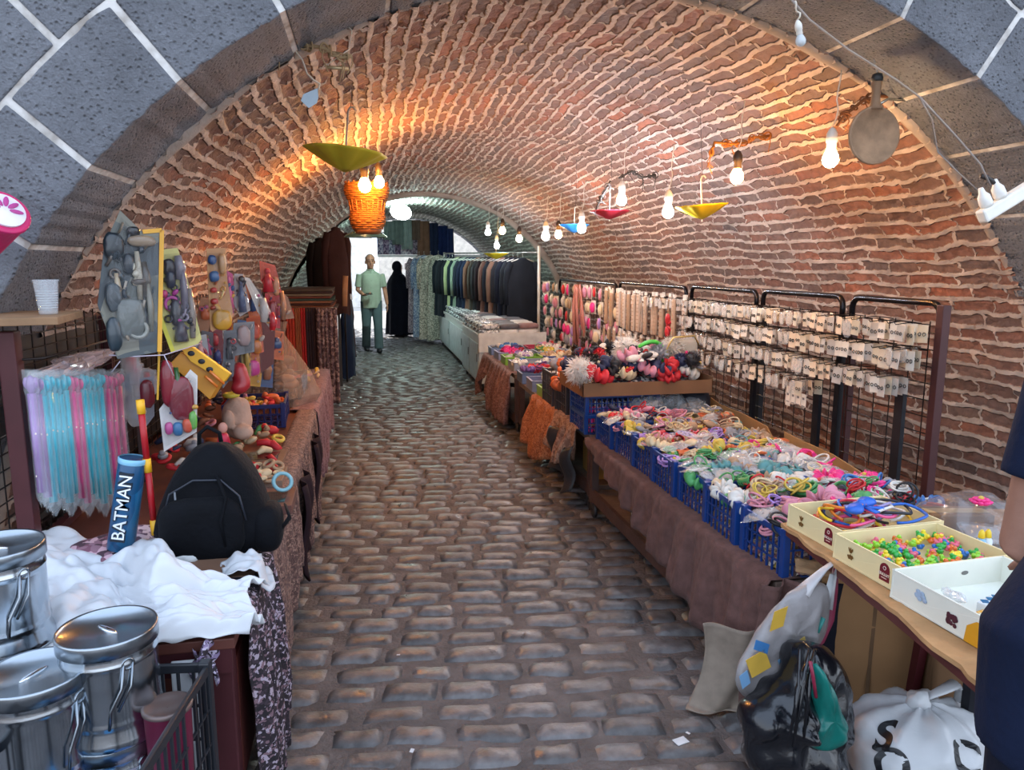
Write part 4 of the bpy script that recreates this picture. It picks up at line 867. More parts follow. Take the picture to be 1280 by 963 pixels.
# tall white cards
c_ = P(983, 495, 'x', 2.28)
for k in range(4):
    p_ = c_ + Vector((.01, -.05 * k, .0)); t = thing('price_card', '%s white card hanging alone below the lowest row' % ['tall first', 'second', 'third', 'fourth'][k], 'card', p_); obj('card', MB().box((0, 0, 0), (.002, .045, (.11, .07, .06, .07)[k])), EC[0], t, local=True); obj('marks', MB().box((-.0016, 0, -.03), (.001, .03, .004)).box((-.0016, 0, .01), (.001, .018, .012)), M('#6e6a6a'), t, local=True)
# beige strands: hair tie strips in long bags
strip = thing('hair_strip', 'strip', 'strip'); obj('strip_body', MB().box((0, 0, -.15), (.02, .045, .28)), M('#c8ae94', .6, var=.1), strip, local=True, bevel=.008)
mb = MB()
for k in range(9): mb.box((-.0115, 0, -.03 - k * .028), (.002, .036, .006))
obj('bands', mb, M('#a98d74', .6), strip, local=True); obj('header', MB().box((0, 0, 0), (.006, .045, .03)), M('#d9d2c6', .4), strip, local=True)
SB = [M('#b99b80', .6), M('#c4ab93', .6), M('#a88a6d', .6), M('#cbb9a6', .55)]
for rowi, (z, n, ya, yb, sc_) in enumerate(((1.34, 26, 5.15, 7.0, 1.15), (.98, 22, 5.5, 7.1, .9))):
    for k in range(n):
        y = ya + (yb - ya) * k / (n - 1); place(strip, (2.30 + U(-.02, .02) + .04 * (k % 2), y, z + U(-.01, .01)), (0, 0, U(-.2, .2)), 'long beige strip of hair bands hanging in the %s row' % ('upper', 'lower')[rowi], 'beige strips of hair bands in the %s row' % ('upper', 'lower')[rowi], {'strip_body': [random.choice(SB)]}, sc_)
red = P(833, 407, 'x', 2.2); tag(obj('hair_bow', MB().merge(bow(), Matrix.Translation(red) @ Matrix.Rotation(PI / 2, 4, 'Y') @ Matrix.Scale(1.4, 4)), PA['red'], smooth=True), 'dark red bow in a clear bag at the near end of the beige strips', 'hair accessory')
# pink accessory panel
pk = thing('accessory_card', 'card', 'accessory'); obj('backing', MB().box((0, 0, -.06), (.002, .085, .12)), EC[0], pk, local=True); obj('film', MB().ball((-.012, 0, -.065), (.016, .038, .048), 10, 7, fn=lambda q: q * (1 + .2 * nz3(q.x * 60, q.y * 60, q.z * 60))), PA['pink'], pk, smooth=True, local=True)
PKC = ['pink', 'hot_pink', 'white', 'pink', 'lilac', 'beige', 'grey', 'cream', 'pink', 'red', 'white']
zz = [1.36, 1.21, 1.06, .92, .78, .64]
for r_, z in enumerate(zz):
    for k in range(15):
        y = 6.75 + (k / 14) * 2.8 + U(-.03, .03)
        if z < .9 and y < 7.2: continue
        cn = random.choice(PKC); place(pk, (2.33 + U(-.03, .03), y, z + U(-.015, .015)), (0, 0, U(-.4, .4)), '%s hair accessory card in row %s of the pink panel' % (cn.replace('_', ' '), ['one', 'two', 'three', 'four', 'five', 'six'][r_]), '%s cards in row %s of the pink panel' % (cn.replace('_', ' '), ['one', 'two', 'three', 'four', 'five', 'six'][r_]), {'film': [PA[cn]]}, U(1, 1.3))
hb = MB()
for k in range(16):
    dx = random.uniform(-8, 8); hb.tube([P(722 + dx * .5, 356, 'x', 2.2 + k * .004), P(722 + dx, 385, 'x', 2.2 + k * .004), P(724 + dx * 1.1, 412 + random.uniform(0, 20), 'x', 2.2 + k * .004)], .009, 6)
tag(obj('hair_braid', hb, M('#b87a6c', .8, bump=.5), smooth=True), 'long salmon pink bundle hanging at the near end of the pink panel', 'hair accessory')
# ---- white wheeled counters
def counter(lb, x, y0, y1, w, zt, adj):
    t = thing('white_counter', lb, 'counter', (x + w / 2, (y0 + y1) / 2, 0))
    obj('counter_body', MB().box((x + w / 2, (y0 + y1) / 2, (zt + .10) / 2), (w, y1 - y0, zt - .10)), WHITE, t, bevel=.006)
    L_ = y1 - y0; n = 2
    for k in range(n):
        a = y0 + L_ * (k + .04) / n; b = y0 + L_ * (k + .96) / n
        f_ = obj('door', MB().box((x - .008, (a + b) / 2, zt * .5 + .02), (.012, b - a, zt - .24)), M('#b9c6c9', .35), t, bevel=.003)
        obj('door_handle', MB().box((x - .018, a + .05, zt * .6), (.01, .015, .1)), M('#6d7274', .3, .6), f_)
    obj('top_rim', MB().box((x + w / 2, y0, zt), (w + .03, .02, .04)).box((x, (y0 + y1) / 2, zt), (.02, L_, .04)), M('#c3c6c2', .4), t)
    for sx in (x + .05, x + w - .05):
        for y in (y0 + .08, y1 - .08): m_ = MB(); wheel(m_, (sx, y, .05), .05, .03); g = obj('wheel', m_, M('#26282a', .5), t, smooth=True); obj('fork', MB().box((sx, y, .085), (.05, .03, .05)), M('#8d9295', .3, .8), g)
    return t
counter('nearest white wheeled counter with a blank end panel facing the visitor', 1.37, 9.1, 10.7, .82, .70, 0)
counter('farther white wheeled counter covered with silvery folded packs', 1.42, 11.0, 14.6, .62, .70, 0)
tag(obj('end_board', MB().box((1.37 + .42, 9.07, .62), (.86, .02, .24)), M('#d0d3cf', .5), bevel=.003), 'wide white board fixed across the end of the nearest counter', 'board')
pack = tag(obj('folded_pack', MB().ball((0, 0, .035), (.13, .10, .035), 14, 8, p=.45, fn=lambda q: q * (1 + .05 * nz3(q.x * 30, q.y * 30, q.z * 30))), M('#999999'), smooth=True, local=True), 'pack', 'folded pack')
PM = [speckle(['#b9bec2', '#6f747a', '#e2e6e8', '#55585f'], 45, .2, .3), M('#5f6068', .5, bump=.3), M('#8a6f72', .5, bump=.3), M('#d0d3d4', .3, bump=.3), speckle(['#d8dcde', '#8a9096', '#c2c7ca'], 45, .2, .3)]
PW = ['silver patterned', 'dark grey', 'dusty rose', 'white', 'silver white']
for cn, ya, yb, wd in ((0, 9.25, 10.6, 'nearest'), (1, 11.1, 14.5, 'farther')):
    n = 6 if cn == 0 else 12
    for k in range(n):
        for q in range(2 if cn else 3):
            for lv in range(2):
                i = random.choice([0, 4, 0]) if q == 0 else random.choice([1, 2, 1, 3]); place(pack, ((1.52 if cn == 0 else 1.56) + q * .25, ya + (yb - ya) * k / (n - 1), .705 + lv * .068), (0, 0, U(-.15, .15)), '%s folded pack in the stacks on the %s white counter' % (PW[i], wd), '%s packs on the %s counter' % (PW[i], wd), [PM[i]])
# ---- clothes rail with garments
rail = thing('clothes_rack', 'long clothes rail on a white pole holding dark coats and dresses', 'clothes rack', (2.4, 10.35, 0))
A_ = Vector((2.40, 10.36, 1.74)); B_ = Vector((1.55, 14.8, 1.78))
obj('pole', MB().tube([(2.42, 10.35, 0), (2.42, 10.35, 1.83)], .022, 12), M('#d5d6d0', .4), rail, smooth=True)
obj('pole', MB().tube([(1.55, 14.8, 0), (1.55, 14.8, 1.8)], .02, 10), M('#d5d6d0', .4), rail, smooth=True)
obj('bar', MB().tube([A_, B_], .014, 8), M('#a9acab', .3, .8), rail, smooth=True)
def garment(lb, c, col, length, rz, w=.42, kind='coat', group=None, sleeve=.55):
    t = thing('hanging_%s' % kind, lb, kind, c, rz, group); m = col if not isinstance(col, str) else M(col, .8, var=.14, sc=6, bump=.3, sheen=.2)
    mb = MB(); nu, nv = 28, 16; sd = c[0] * 7 + c[1] * 3
    def fn(u, v):
        a = 2 * PI * u; z = -.05 - length * v; sh = min(1, .25 + v * 9) if v < .09 else 1
        wd = w / 2 * (.30 + .70 * min(1, v / .07)) * (1 + .12 * v); dp = .05 + .035 * v; fd = 1 + .13 * v * sin(a * 5 + sd)
        return (cos(a) * wd * fd, sin(a) * dp * fd + .02 * nz3(u * 6, v * 5, sd), z + .02 * sin(a * 3) * v)
    mb.grid(fn, nu, nv); mb.ball((0, 0, -.06), (.07, .045, .035), 10, 6)
    obj('body', mb, m, t, smooth=True, local=True)
    for s_ in (-1, 1): obj('sleeve', MB().tube([(s_ * w * .40, 0, -.10), (s_ * w * .53, .0, -.22), (s_ * w * .56, .02, -.42), (s_ * w * .55, .01, -.1 - sleeve)], [.045, .052, .045, .04], 10), m, t, smooth=True, local=True) if sleeve else None
    obj('hanger', MB().tube([(-w * .4, 0, -.085), (0, 0, -.03), (w * .4, 0, -.085)], .007, 6).tube([(0, 0, -.03), (0, 0, .0), (0, .02, .03), (0, .0, .045), (0, -.02, .03)], .0025, 6), M('#d9dad6', .35), t, smooth=True, local=True)
    return t
gs = [('#1e2530', 'black navy', 1.10), ('#20262f', 'charcoal navy', 1.12), ('#1b2130', 'deep navy', 1.10), ('#2b2c32', 'charcoal', 1.05), ('#8f6f5f', 'tan', 1.05), ('#262a35', 'dark slate', 1.1), ('#7b5d54', 'dusty brown', 1.1), ('#2d2429', 'black plum', 1.1), ('#37383c', 'graphite', 1.12), ('#4a4540', 'taupe grey', 1.1), ('#77594c', 'warm brown', 1.0), ('#1f2b46', 'navy blue', 1.05), ('#1a2238', 'ink blue', 1.1), ('#232a38', 'blue black', 1.0), ('#7f9182', 'sage green', .95), ('#1c2730', 'dark teal', 1.0), ('#a9b58a', 'pale lime', 1.1), ('#22262e', 'black grey', 1.05), ('#1b1e26', 'jet black', 1.05), ('#272c33', 'slate black', 1.05), ('#1d232c', 'dark ink', 1.05)]
n = len(gs)
for k, (cx_, nm, ln) in enumerate(gs):
    u = (k + .4) / n; p_ = A_.lerp(B_, u * .86) + Vector((-.16, .12, 0)); garment('%s garment on the clothes rail, number %s from its white pole' % (nm, ['one', 'two', 'three', 'four', 'five', 'six', 'seven', 'eight', 'nine', 'ten', 'eleven', 'twelve', 'thirteen', 'fourteen', 'fifteen', 'sixteen', 'seventeen', 'eighteen', 'nineteen', 'twenty', 'twenty one'][k]), (p_.x, p_.y, p_.z - .04), cx_, ln, .10 + U(-.12, .12), .42, 'coat', 'garments on the clothes rail', .6)
for k, (px, y, ln, cols, nm) in enumerate(((548, 14.6, 1.62, ['#8d8a80', '#a9a79a', '#6f7168', '#b9b6a8'], 'long pale leaf patterned dress nearest the counters'), (538, 14.9, 1.62, ['#a59c90', '#c2bbac', '#77756c'], 'long beige patterned dress, second from the counters'), (530, 15.2, 1.6, ['#7d8fb0', '#a8b2c2', '#5f7090'], 'long blue patterned dress between the beige one and the lilac one'), (524, 15.6, 1.55, ['#9a8792', '#b5a5ab', '#7b6a78'], 'long lilac grey patterned dress farthest from the counters'))):
    p_ = P(px, 318, 'y', y); garment(nm, (p_.x, y, 1.78), speckle(cols, 60, .8, .3), ln, .2, .44, 'dress', 'patterned dresses at the end of the rail', .6)
# ============================================================ LEFT SIDE
random.seed(31)
REDB = M('#4b2227', .45, .2, var=.12); BOARD = M('#8a6a4c', .7, var=.2, sc=10, bump=.3)
TE = -.36; TZ = .64; TX0 = -1.16
t = thing('stall_table', 'long dark red wooden table along the left wall', 'table', ((TE + TX0) / 2, 4.3, 0))
obj('table_top', MB().box(((TE + TX0) / 2, 4.35, TZ - .015), (TE - TX0, 4.9, .03)), M('#5c3128', .55, var=.15), t, bevel=.003)
for x in (TE - .04, TX0 + .04):
    for y in (1.95, 3.6, 5.2, 6.7): obj('leg', MB().box((x, y, (TZ - .03) / 2), (.055, .055, TZ - .03)), REDB, t, bevel=.004)
obj('front_rail', MB().box(((TE + TX0) / 2, 1.915, TZ - .06), (TE - TX0 - .02, .02, .075)), REDB, t)
obj('shelf', MB().box(((TE + TX0) / 2 + .1, 4.35, .16), (TE - TX0 - .24, 4.7, .025)), M('#5c3128', .55), t)
obj('side_panel', MB().box((TE - .02, 2.3, .36), (.012, .62, .36)), M('#57251f', .5), t)
tag(obj('white_board', MB().box((TE - .115, 1.88, .3), (.075, .015, .6)), M('#c6c9cc', .5), bevel=.003), 'narrow white board standing beside the dark red front leg of the left table', 'board')
# cloths on the aisle side
FLOR = speckle(['#2b2228', '#3b2f38', '#a89aa8', '#1f1a20', '#7a5f68'], 110, .85, .35)
BRSP = speckle(['#5f4540', '#7a5c52', '#4d3733', '#8f7265'], 130, .85, .3, .3)
drape('table_cloth', 'dark floral cloth hanging over the front corner of the left table', 'cloth', [(TE + .01, 1.99, TZ + .01), (TE + .01, 2.55, TZ + .01)], lambda u: .62 - .05 * sin(u * 9), FLOR, .022, 5, .02, ov=.05, nu=90, nv=30, seed=11)
tag(obj('table_cloth', MB().grid(lambda u, v: (TE - .10 + .05 * u + .012 * sin(v * 9), 1.885 - .02 * sin(u * 5 + v * 2), TZ - .01 - .09 * v - .02 * sin(u * 7)), 12, 10), speckle(['#2b2228', '#5f5068', '#b9adc0', '#8a7898'], 130, .85, .3), smooth=True, solid=.004), 'small end of purple floral cloth hanging over the front rail of the left table', 'cloth')
drape('table_cloth', 'brown speckled velvet cloth hanging along the aisle side of the left table', 'cloth', [(TE + .01, 2.5, TZ + .012), (TE + .01, 4.9, TZ + .012)], lambda u: .50 - .06 * sin(u * 5) + .05 * sin(u * 17), BRSP, .028, 12, .0, ov=.10, nu=220, nv=26, seed=12)
drape('table_cloth', 'mauve brown cloth hanging along the far end of the left table', 'cloth', [(TE + .02, 4.9, TZ + .012), (TE + .02, 6.8, TZ + .012)], lambda u: .46 + .06 * sin(u * 8), speckle(['#75565a', '#67494d', '#85656a'], 110, .85, .3, .3), .025, 8, .0, ov=.16, nu=150, nv=20, seed=13)
for k, y in enumerate((3.55, 4.35)):
    tag(obj('scarf', MB().grid(lambda u, v: (TE + .05 + .02 * sin(u * 11) + .015 * sin(v * 6), y - .16 + .32 * u * (1 - .2 * v), TZ - .05 - v * (.42 + .06 * sin(u * 7))), 14, 14), M('#281b20', .85, bump=.3), smooth=True, solid=.004), 'black brown shawl end hanging over the %s part of the velvet cloth on the left' % ('near', 'far')[k], 'shawl')
# ---- white crumpled sheet at the front corner
t0 = random.Random(8)
def sheet(u, v):
    x = -1.12 + u * .80; y = 1.87 + v * (.62 - .36 * min(1, max(0, (u - .5) / .2)))
    fr = [1.0, .9][0]; ridge = .06 * math.exp(-((u - .45 + .25 * v) / .18) ** 2) + .05 * math.exp(-((u - .12) / .10) ** 2) * (1 - v * .4) + .05 * math.exp(-((u - .78 + .1 * v) / .10) ** 2) * (v < 2)
    z = TZ + .018 + ridge * (.6 + .8 * v) + .035 * (nz3(u * 3.5, v * 4, 2) + .5) + .022 * abs(nz3(u * 9, v * 8, 5)) * 2 + .012 * nz3(u * 22, v * 20, 7)
    z += .05 * math.exp(-(((u - .62) / .2) ** 2 + ((v - .95) / .3) ** 2)) - .05 * math.exp(-(((u - .25) / .2) ** 2)) * v; z = max(z, TZ + .012) 
    if v < .10: z -= (.10 - v) * .35; y += (v - .1) * -.1
    if u < .06: z -= (.06 - u) * .8
    y += .03 * sin(u * 8) - .05 * (u - .5) * (1 - v); x += .03 * sin(v * 7)
    return (x, y, z)
tag(obj('plastic_sheet', MB().grid(sheet, 110, 80), M('#cdd1d6', .5, var=.03, bump=.15, bsc=14), smooth=True, solid=.003), 'large crumpled white sheet spread over the front of the left table', 'sheet')
tag(obj('plastic_sheet', MB().grid(lambda u, v: (-.45 + u * .15 + .01 * sin(v * 5), 2.16 + v * .14, TZ + .05 + .03 * sin(u * 3) + .02 * nz3(u * 5, v * 5, 1) - .05 * (u > .8)), 24, 20), M('#bdc1c6', .5, var=.03), smooth=True, solid=.003), 'small fold of white sheet sticking out over the aisle edge of the left table', 'sheet')
tag(obj('plastic_bag', MB().ball(P(222, 690, 'z', TZ + .05), (.13, .10, .06), 30, 18, fn=lambda q: q * (1 + .25 * nz3(q.x * 14, q.y * 14, q.z * 14) + .12 * nz3(q.x * 40, q.y * 40, q.z * 40))), M('#c3c5c4', .3, alpha=.85, coat=.5), smooth=True), 'crumpled translucent white bag between the white sheet and the black backpack', 'bag')
tag(obj('scarf', MB().ball(P(128, 692, 'z', TZ + .04), (.13, .12, .05), 24, 14, fn=lambda q: q * (1 + .3 * nz3(q.x * 16, q.y * 16, q.z * 16 + 3))), speckle(['#7a4f5f', '#c9a5b0', '#8f6a78', '#4b3540'], 50, .8, .3), smooth=True), 'crumpled pink printed scarf below the hanging wands', 'scarf')
tag(obj('scarf', MB().ball(P(168, 682, 'z', TZ + .04), (.10, .12, .05), 20, 12, fn=lambda q: q * (1 + .3 * nz3(q.x * 18, q.y * 18, q.z * 18))), speckle(['#8d7f98', '#cfc6d6', '#5f4f6a'], 60, .8, .3), smooth=True), 'crumpled lilac printed scarf beside the blue tube', 'scarf')
# ---- shelf board with cup, rack with dark red post
t = thing('display_rack', 'dark red steel display rack with wire mesh standing on the left, wands hang on it', 'rack', (-1.1, 2.3, 0))
pL = P(14, 400, 'x', -1.04)
obj('post', MB().box((-1.04, pL.y - .03, .70), (.05, .05, 1.40)), REDB, t, bevel=.004)
obj('post', MB().box((-1.14, 3.6, .72), (.04, .04, 1.44)), REDB, t); obj('post', MB().box((-1.14, 5.3, .74), (.04, .04, 1.5)), REDB, t)
mb = MB(); XM = -1.12
for k in range(16): mb.tube([(XM, 2.3, .66 + k * .05), (XM, 6.6, .66 + k * .05)], .0025, 5)
for k in range(44): mb.tube([(XM, 2.3 + k * .1, .65), (XM, 2.3 + k * .1, 1.42)], .0025, 5)
obj('wire_mesh', mb, WIRE, t)
obj('bottom_rail', MB().bar((-1.09, 2.28, .66), (-1.13, 3.6, .66), .03), REDB, t)
obj('back_sheet', MB().box((-1.19, 4.9, 1.08), (.01, 3.2, .86)), M('#231a1b', .85), t)
bz = 1.425; tag(obj('shelf_board', MB().prism([(-1.16, 2.26, bz), (-.86, 2.33, bz), (-.90, 2.64, bz), (-1.2, 2.68, bz)], (0, 0, .022)), BOARD, bevel=.002), 'small wooden shelf board carrying a plastic cup, top left', 'shelf')
c = P(61, 393, 'z', bz + .023); r_ = .034
t = thing('plastic_cup', 'empty clear plastic cup standing on the small wooden shelf', 'cup', c)
obj('cup_wall', MB().lathe([(.001, 0), (r_ * .72, 0), (r_ * .74, .004), (r_ * .98, .096), (r_ * 1.06, .1), (r_ * 1.04, .103), (r_ * .95, .099), (r_ * .70, .006), (.001, .005)], 32), M('#dfe6ec', .08, alpha=.22, coat=.8), t, smooth=True, local=True)
mb = MB()
for k in range(8): mb.torus((0, 0, .02 + k * .007), r_ * (.765 + .017 * k), .0012, 28, 5)
obj('ridges', mb, M('#dfe6ec', .1, alpha=.5, coat=.6), t, smooth=True, local=True)
# dark board on the rack behind the cup
tag(obj('dark_sheet', MB().box((-1.16, 2.95, 1.22), (.008, 1.2, .34)), M('#15161b', .6)), 'black sheet behind the wire mesh at the left', 'sheet')
# pink pail
c = P(2, 268, 'y', 2.3); t = thing('pink_pail', 'bright pink pail with a white lid, tilted, at the left edge', 'pail', c)
ax = Vector((.62, -.55, .5)).normalized(); ux = ax.orthogonal().normalized(); rm = Matrix((ux, ax.cross(ux), ax)).transposed()
obj('pail_body', MB().lathe([(.001, -.15), (.05, -.15), (.064, -.0), (.068, .0), (.068, .013), (.062, .016), (.001, .014)], 32, c, rot=rm), M('#c21f63', .4), t, smooth=False, bevel=.002)
lid = obj('lid', MB().lathe([(.001, .0), (.052, .0), (.052, .006), (.001, .008)], 32, c + ax * .016, rot=rm), M('#dcd6e4', .4), t)
obj('handle', MB().tube([c - ax * .02 + Vector((0, .06, 0)), c + Vector((-.02, .14, .04)), c + Vector((-.04, .235, .08))], .004, 6), M('#b9bcbc', .3, 1), t)
mb = MB()
for k in range(5):
    a = .7 * k - 1.2; q_ = rm @ Vector((.028 * cos(a), .028 * sin(a), 0)); mb.ball(c + ax * .0245 + q_, (.018, .007, .002), 10, 6, rot=rm @ Euler((0, 0, a)).to_matrix())
obj('flower_print', mb, M('#b03b86', .5), lid)
# ---- hanging wands in bags
WND = [('cyan', '#3fb7cc'), ('pink', '#d8568f'), ('lilac', '#9a7fae'), ('rose', '#c86f92')]
def wand(lb, c, L_, ci, glow=None, group=None):
    t = thing('toy_wand', lb, 'toy', c, U(-.2, .2), group); col = M(WND[ci][1], .35, coat=.5)
    obj('stick', MB().tube([(0, 0, -.08), (0, 0, -L_ * .93)], .0125, 8), col, t, smooth=True, local=True)
    mb = MB().ball((0, 0, -.055), (.014, .010, .028), 10, 8)
    for a in (-1, 1): mb.ball((a * .013, 0, -.05), (.01, .006, .018), 8, 6)
    obj('head', mb, col, t, smooth=True, local=True)
    def fn(u, v):
        w_ = (.019 if v > .16 else .024) * (1 - .9 * max(0, v - .97) / .03) ; a = u * 2 * PI
        return (cos(a) * w_ + .002 * nz3(u * 5, v * 20, c[0] * 9), sin(a) * .009 * (1 + .4 * sin(a * 3)), -.01 - L_ * v + (.012 * sin(a * 4) if v > .97 else 0))
    obj('bag_film', MB().grid(fn, 12, 26), M('#dfeaf0', .15, alpha=.14, coat=.8), t, smooth=True, local=True)
    obj('beads', MB().ball((.004, -.006, -.2), .006, 6, 5).ball((-.004, -.006, -.33), .006, 6, 5).ball((.003, -.006, -.26), .005, 6, 5), M('#e9dccb', .3), t, smooth=True, local=True)
    return t
seq = [(36, 2), (43, 2), (50, 0), (57, 0), (64, 0), (71, 0), (78, 0), (87, 1), (94, 1), (101, 0), (108, 0), (115, 0), (122, 0), (131, 1), (138, 1), (146, 3)]
ordw = ['first', 'second', 'third', 'fourth', 'fifth', 'sixth', 'seventh', 'eighth', 'ninth', 'tenth', 'eleventh', 'twelfth', 'thirteenth', 'fourteenth', 'fifteenth', 'sixteenth']
for k, (px, ci) in enumerate(seq):
    p_ = P(px, 458 + (k % 3) * 2, 'x', -.97); e_ = P(px, (640 + (k * 7) % 20) if px < 128 else (632 + (k * 7) % 16), 'x', -.97)
    wand('%s toy wand in a clear bag, %s from the left of the hanging row' % (WND[ci][0], ordw[k]), p_, p_.z - e_.z, ci, group='toy wands hanging in bags on the left rack')
tag(obj('rail', MB().tube([(-1.12, 2.45, 1.31), (-.96, 2.46, 1.315), (-.95, 3.3, 1.31)], .004, 6), WIRE, smooth=True), 'thin dark rod the bagged wands hang from', 'rod')
# bunch of clear bag tops above the wands
tag(obj('plastic_bags', MB().ball(P(95, 455, 'x', -1.02), (.05, .35, .03), 30, 12, fn=lambda q: q * (1 + .5 * nz3(q.x * 30, q.y * 22, q.z * 30))), M('#d9cfd8', .15, alpha=.5, coat=.8), smooth=False), 'bunched clear plastic tops of the hanging wand bags', 'plastic')
# small pink and blue packets right of the wands
for k, (px, py, cn) in enumerate(((160, 480, 'blue'), (168, 470, 'hot_pink'), (175, 485, 'pink'), (162, 505, 'purple'), (170, 515, 'blue'), (178, 500, 'pink'), (184, 478, 'red'), (163, 455, 'red'))):
    c = P(px, py, 'y', 3.3); t = thing('toy_packet', '%s toy packet, %s in the cluster right of the wands' % (cn.replace('_', ' '), ordw[k]), 'toy', c)
    obj('toy', MB().ball((0, .004, 0), (.022, .01, .035), 10, 8).ball((0, .0, .03), .012, 8, 6), PA[cn], t, smooth=True, local=True); obj('bag_film', MB().ball((0, 0, 0), (.04, .014, .06), 14, 10, p=.6, fn=lambda q: q * (1 + .15 * nz3(q.x * 60, q.y * 60, q.z * 60))), CLEAR, t, local=True)
# ---- blue tube with lettering
a = P(151, 685, 'y', 2.42); b = P(166, 574, 'y', 2.42); dv = (b - a).normalized(); ux = Vector((1, 0, 0)); ux = (ux - dv * ux.dot(dv)).normalized(); nv_ = ux.cross(dv)
rt = .040; rm = Matrix((ux, -nv_, dv)).transposed()
if rm.determinant() < 0: rm = Matrix((ux, nv_, dv)).transposed()
t = thing('toy_tube', 'slanting blue tube printed BATMAN among the toys on the left', 'toy', a)
L_ = (b - a).length
obj('tube_body', MB().lathe([(.001, 0), (rt, 0), (rt, L_), (rt * .97, L_ + .002), (.001, L_ * .995)], 36, a, rot=rm), speckle(['#1c5580', '#184a70', '#266a94', '#123e66'], 9, .3, .3), t, smooth=True, )
obj('end_ring', MB().lathe([(rt * 1.0, L_ - .012), (rt * 1.04, L_ - .008), (rt * 1.04, L_ + .004), (rt * .98, L_ + .006)], 36, a, rot=rm), M('#7fb6d2', .3), t, smooth=True)
fr = -nv_ if nv_.y > 0 else nv_   # towards the visitor
for col, off, ex, bd in (('#15202c', 0, .0, True), ('#e8ecf0', 1, .001, False)):
    cc = a + dv * L_ * .50 + fr * (rt * .96 + .001 + off * .002) + (ux * .0)
    up_ = -ux; tx = dv; rmx = Matrix((tx, up_ if tx.cross(up_).dot(fr) > 0 else -up_, fr)).transposed()
    o = text('lettering', 'BATMAN', .056 if not off else .052, cc, rmx, M(col, .5), t, ext=.004 - off * .001, bold=bd)
# ---- red and yellow stick
a = P(175, 500, 'y', 2.42); b = P(194, 668, 'y', 2.42)
t = thing('toy_stick', 'long red toy stick with yellow bands leaning in front of the blue tube', 'toy', b)
for k, (u0, u1, c_, rr_) in enumerate(((0, .10, 'yellow', 1.25), (.10, .43, 'red', 1), (.43, .53, 'yellow', 1.2), (.53, .89, 'red', 1), (.89, 1, 'yellow', 1.2))):
    obj('band' if c_ == 'yellow' else 'shaft', MB().tube([a.lerp(b, u0), a.lerp(b, u1)], .010 * rr_, 12), M('#e0a81e', .4) if c_ == 'yellow' else M('#a8151f', .4), t, smooth=True)
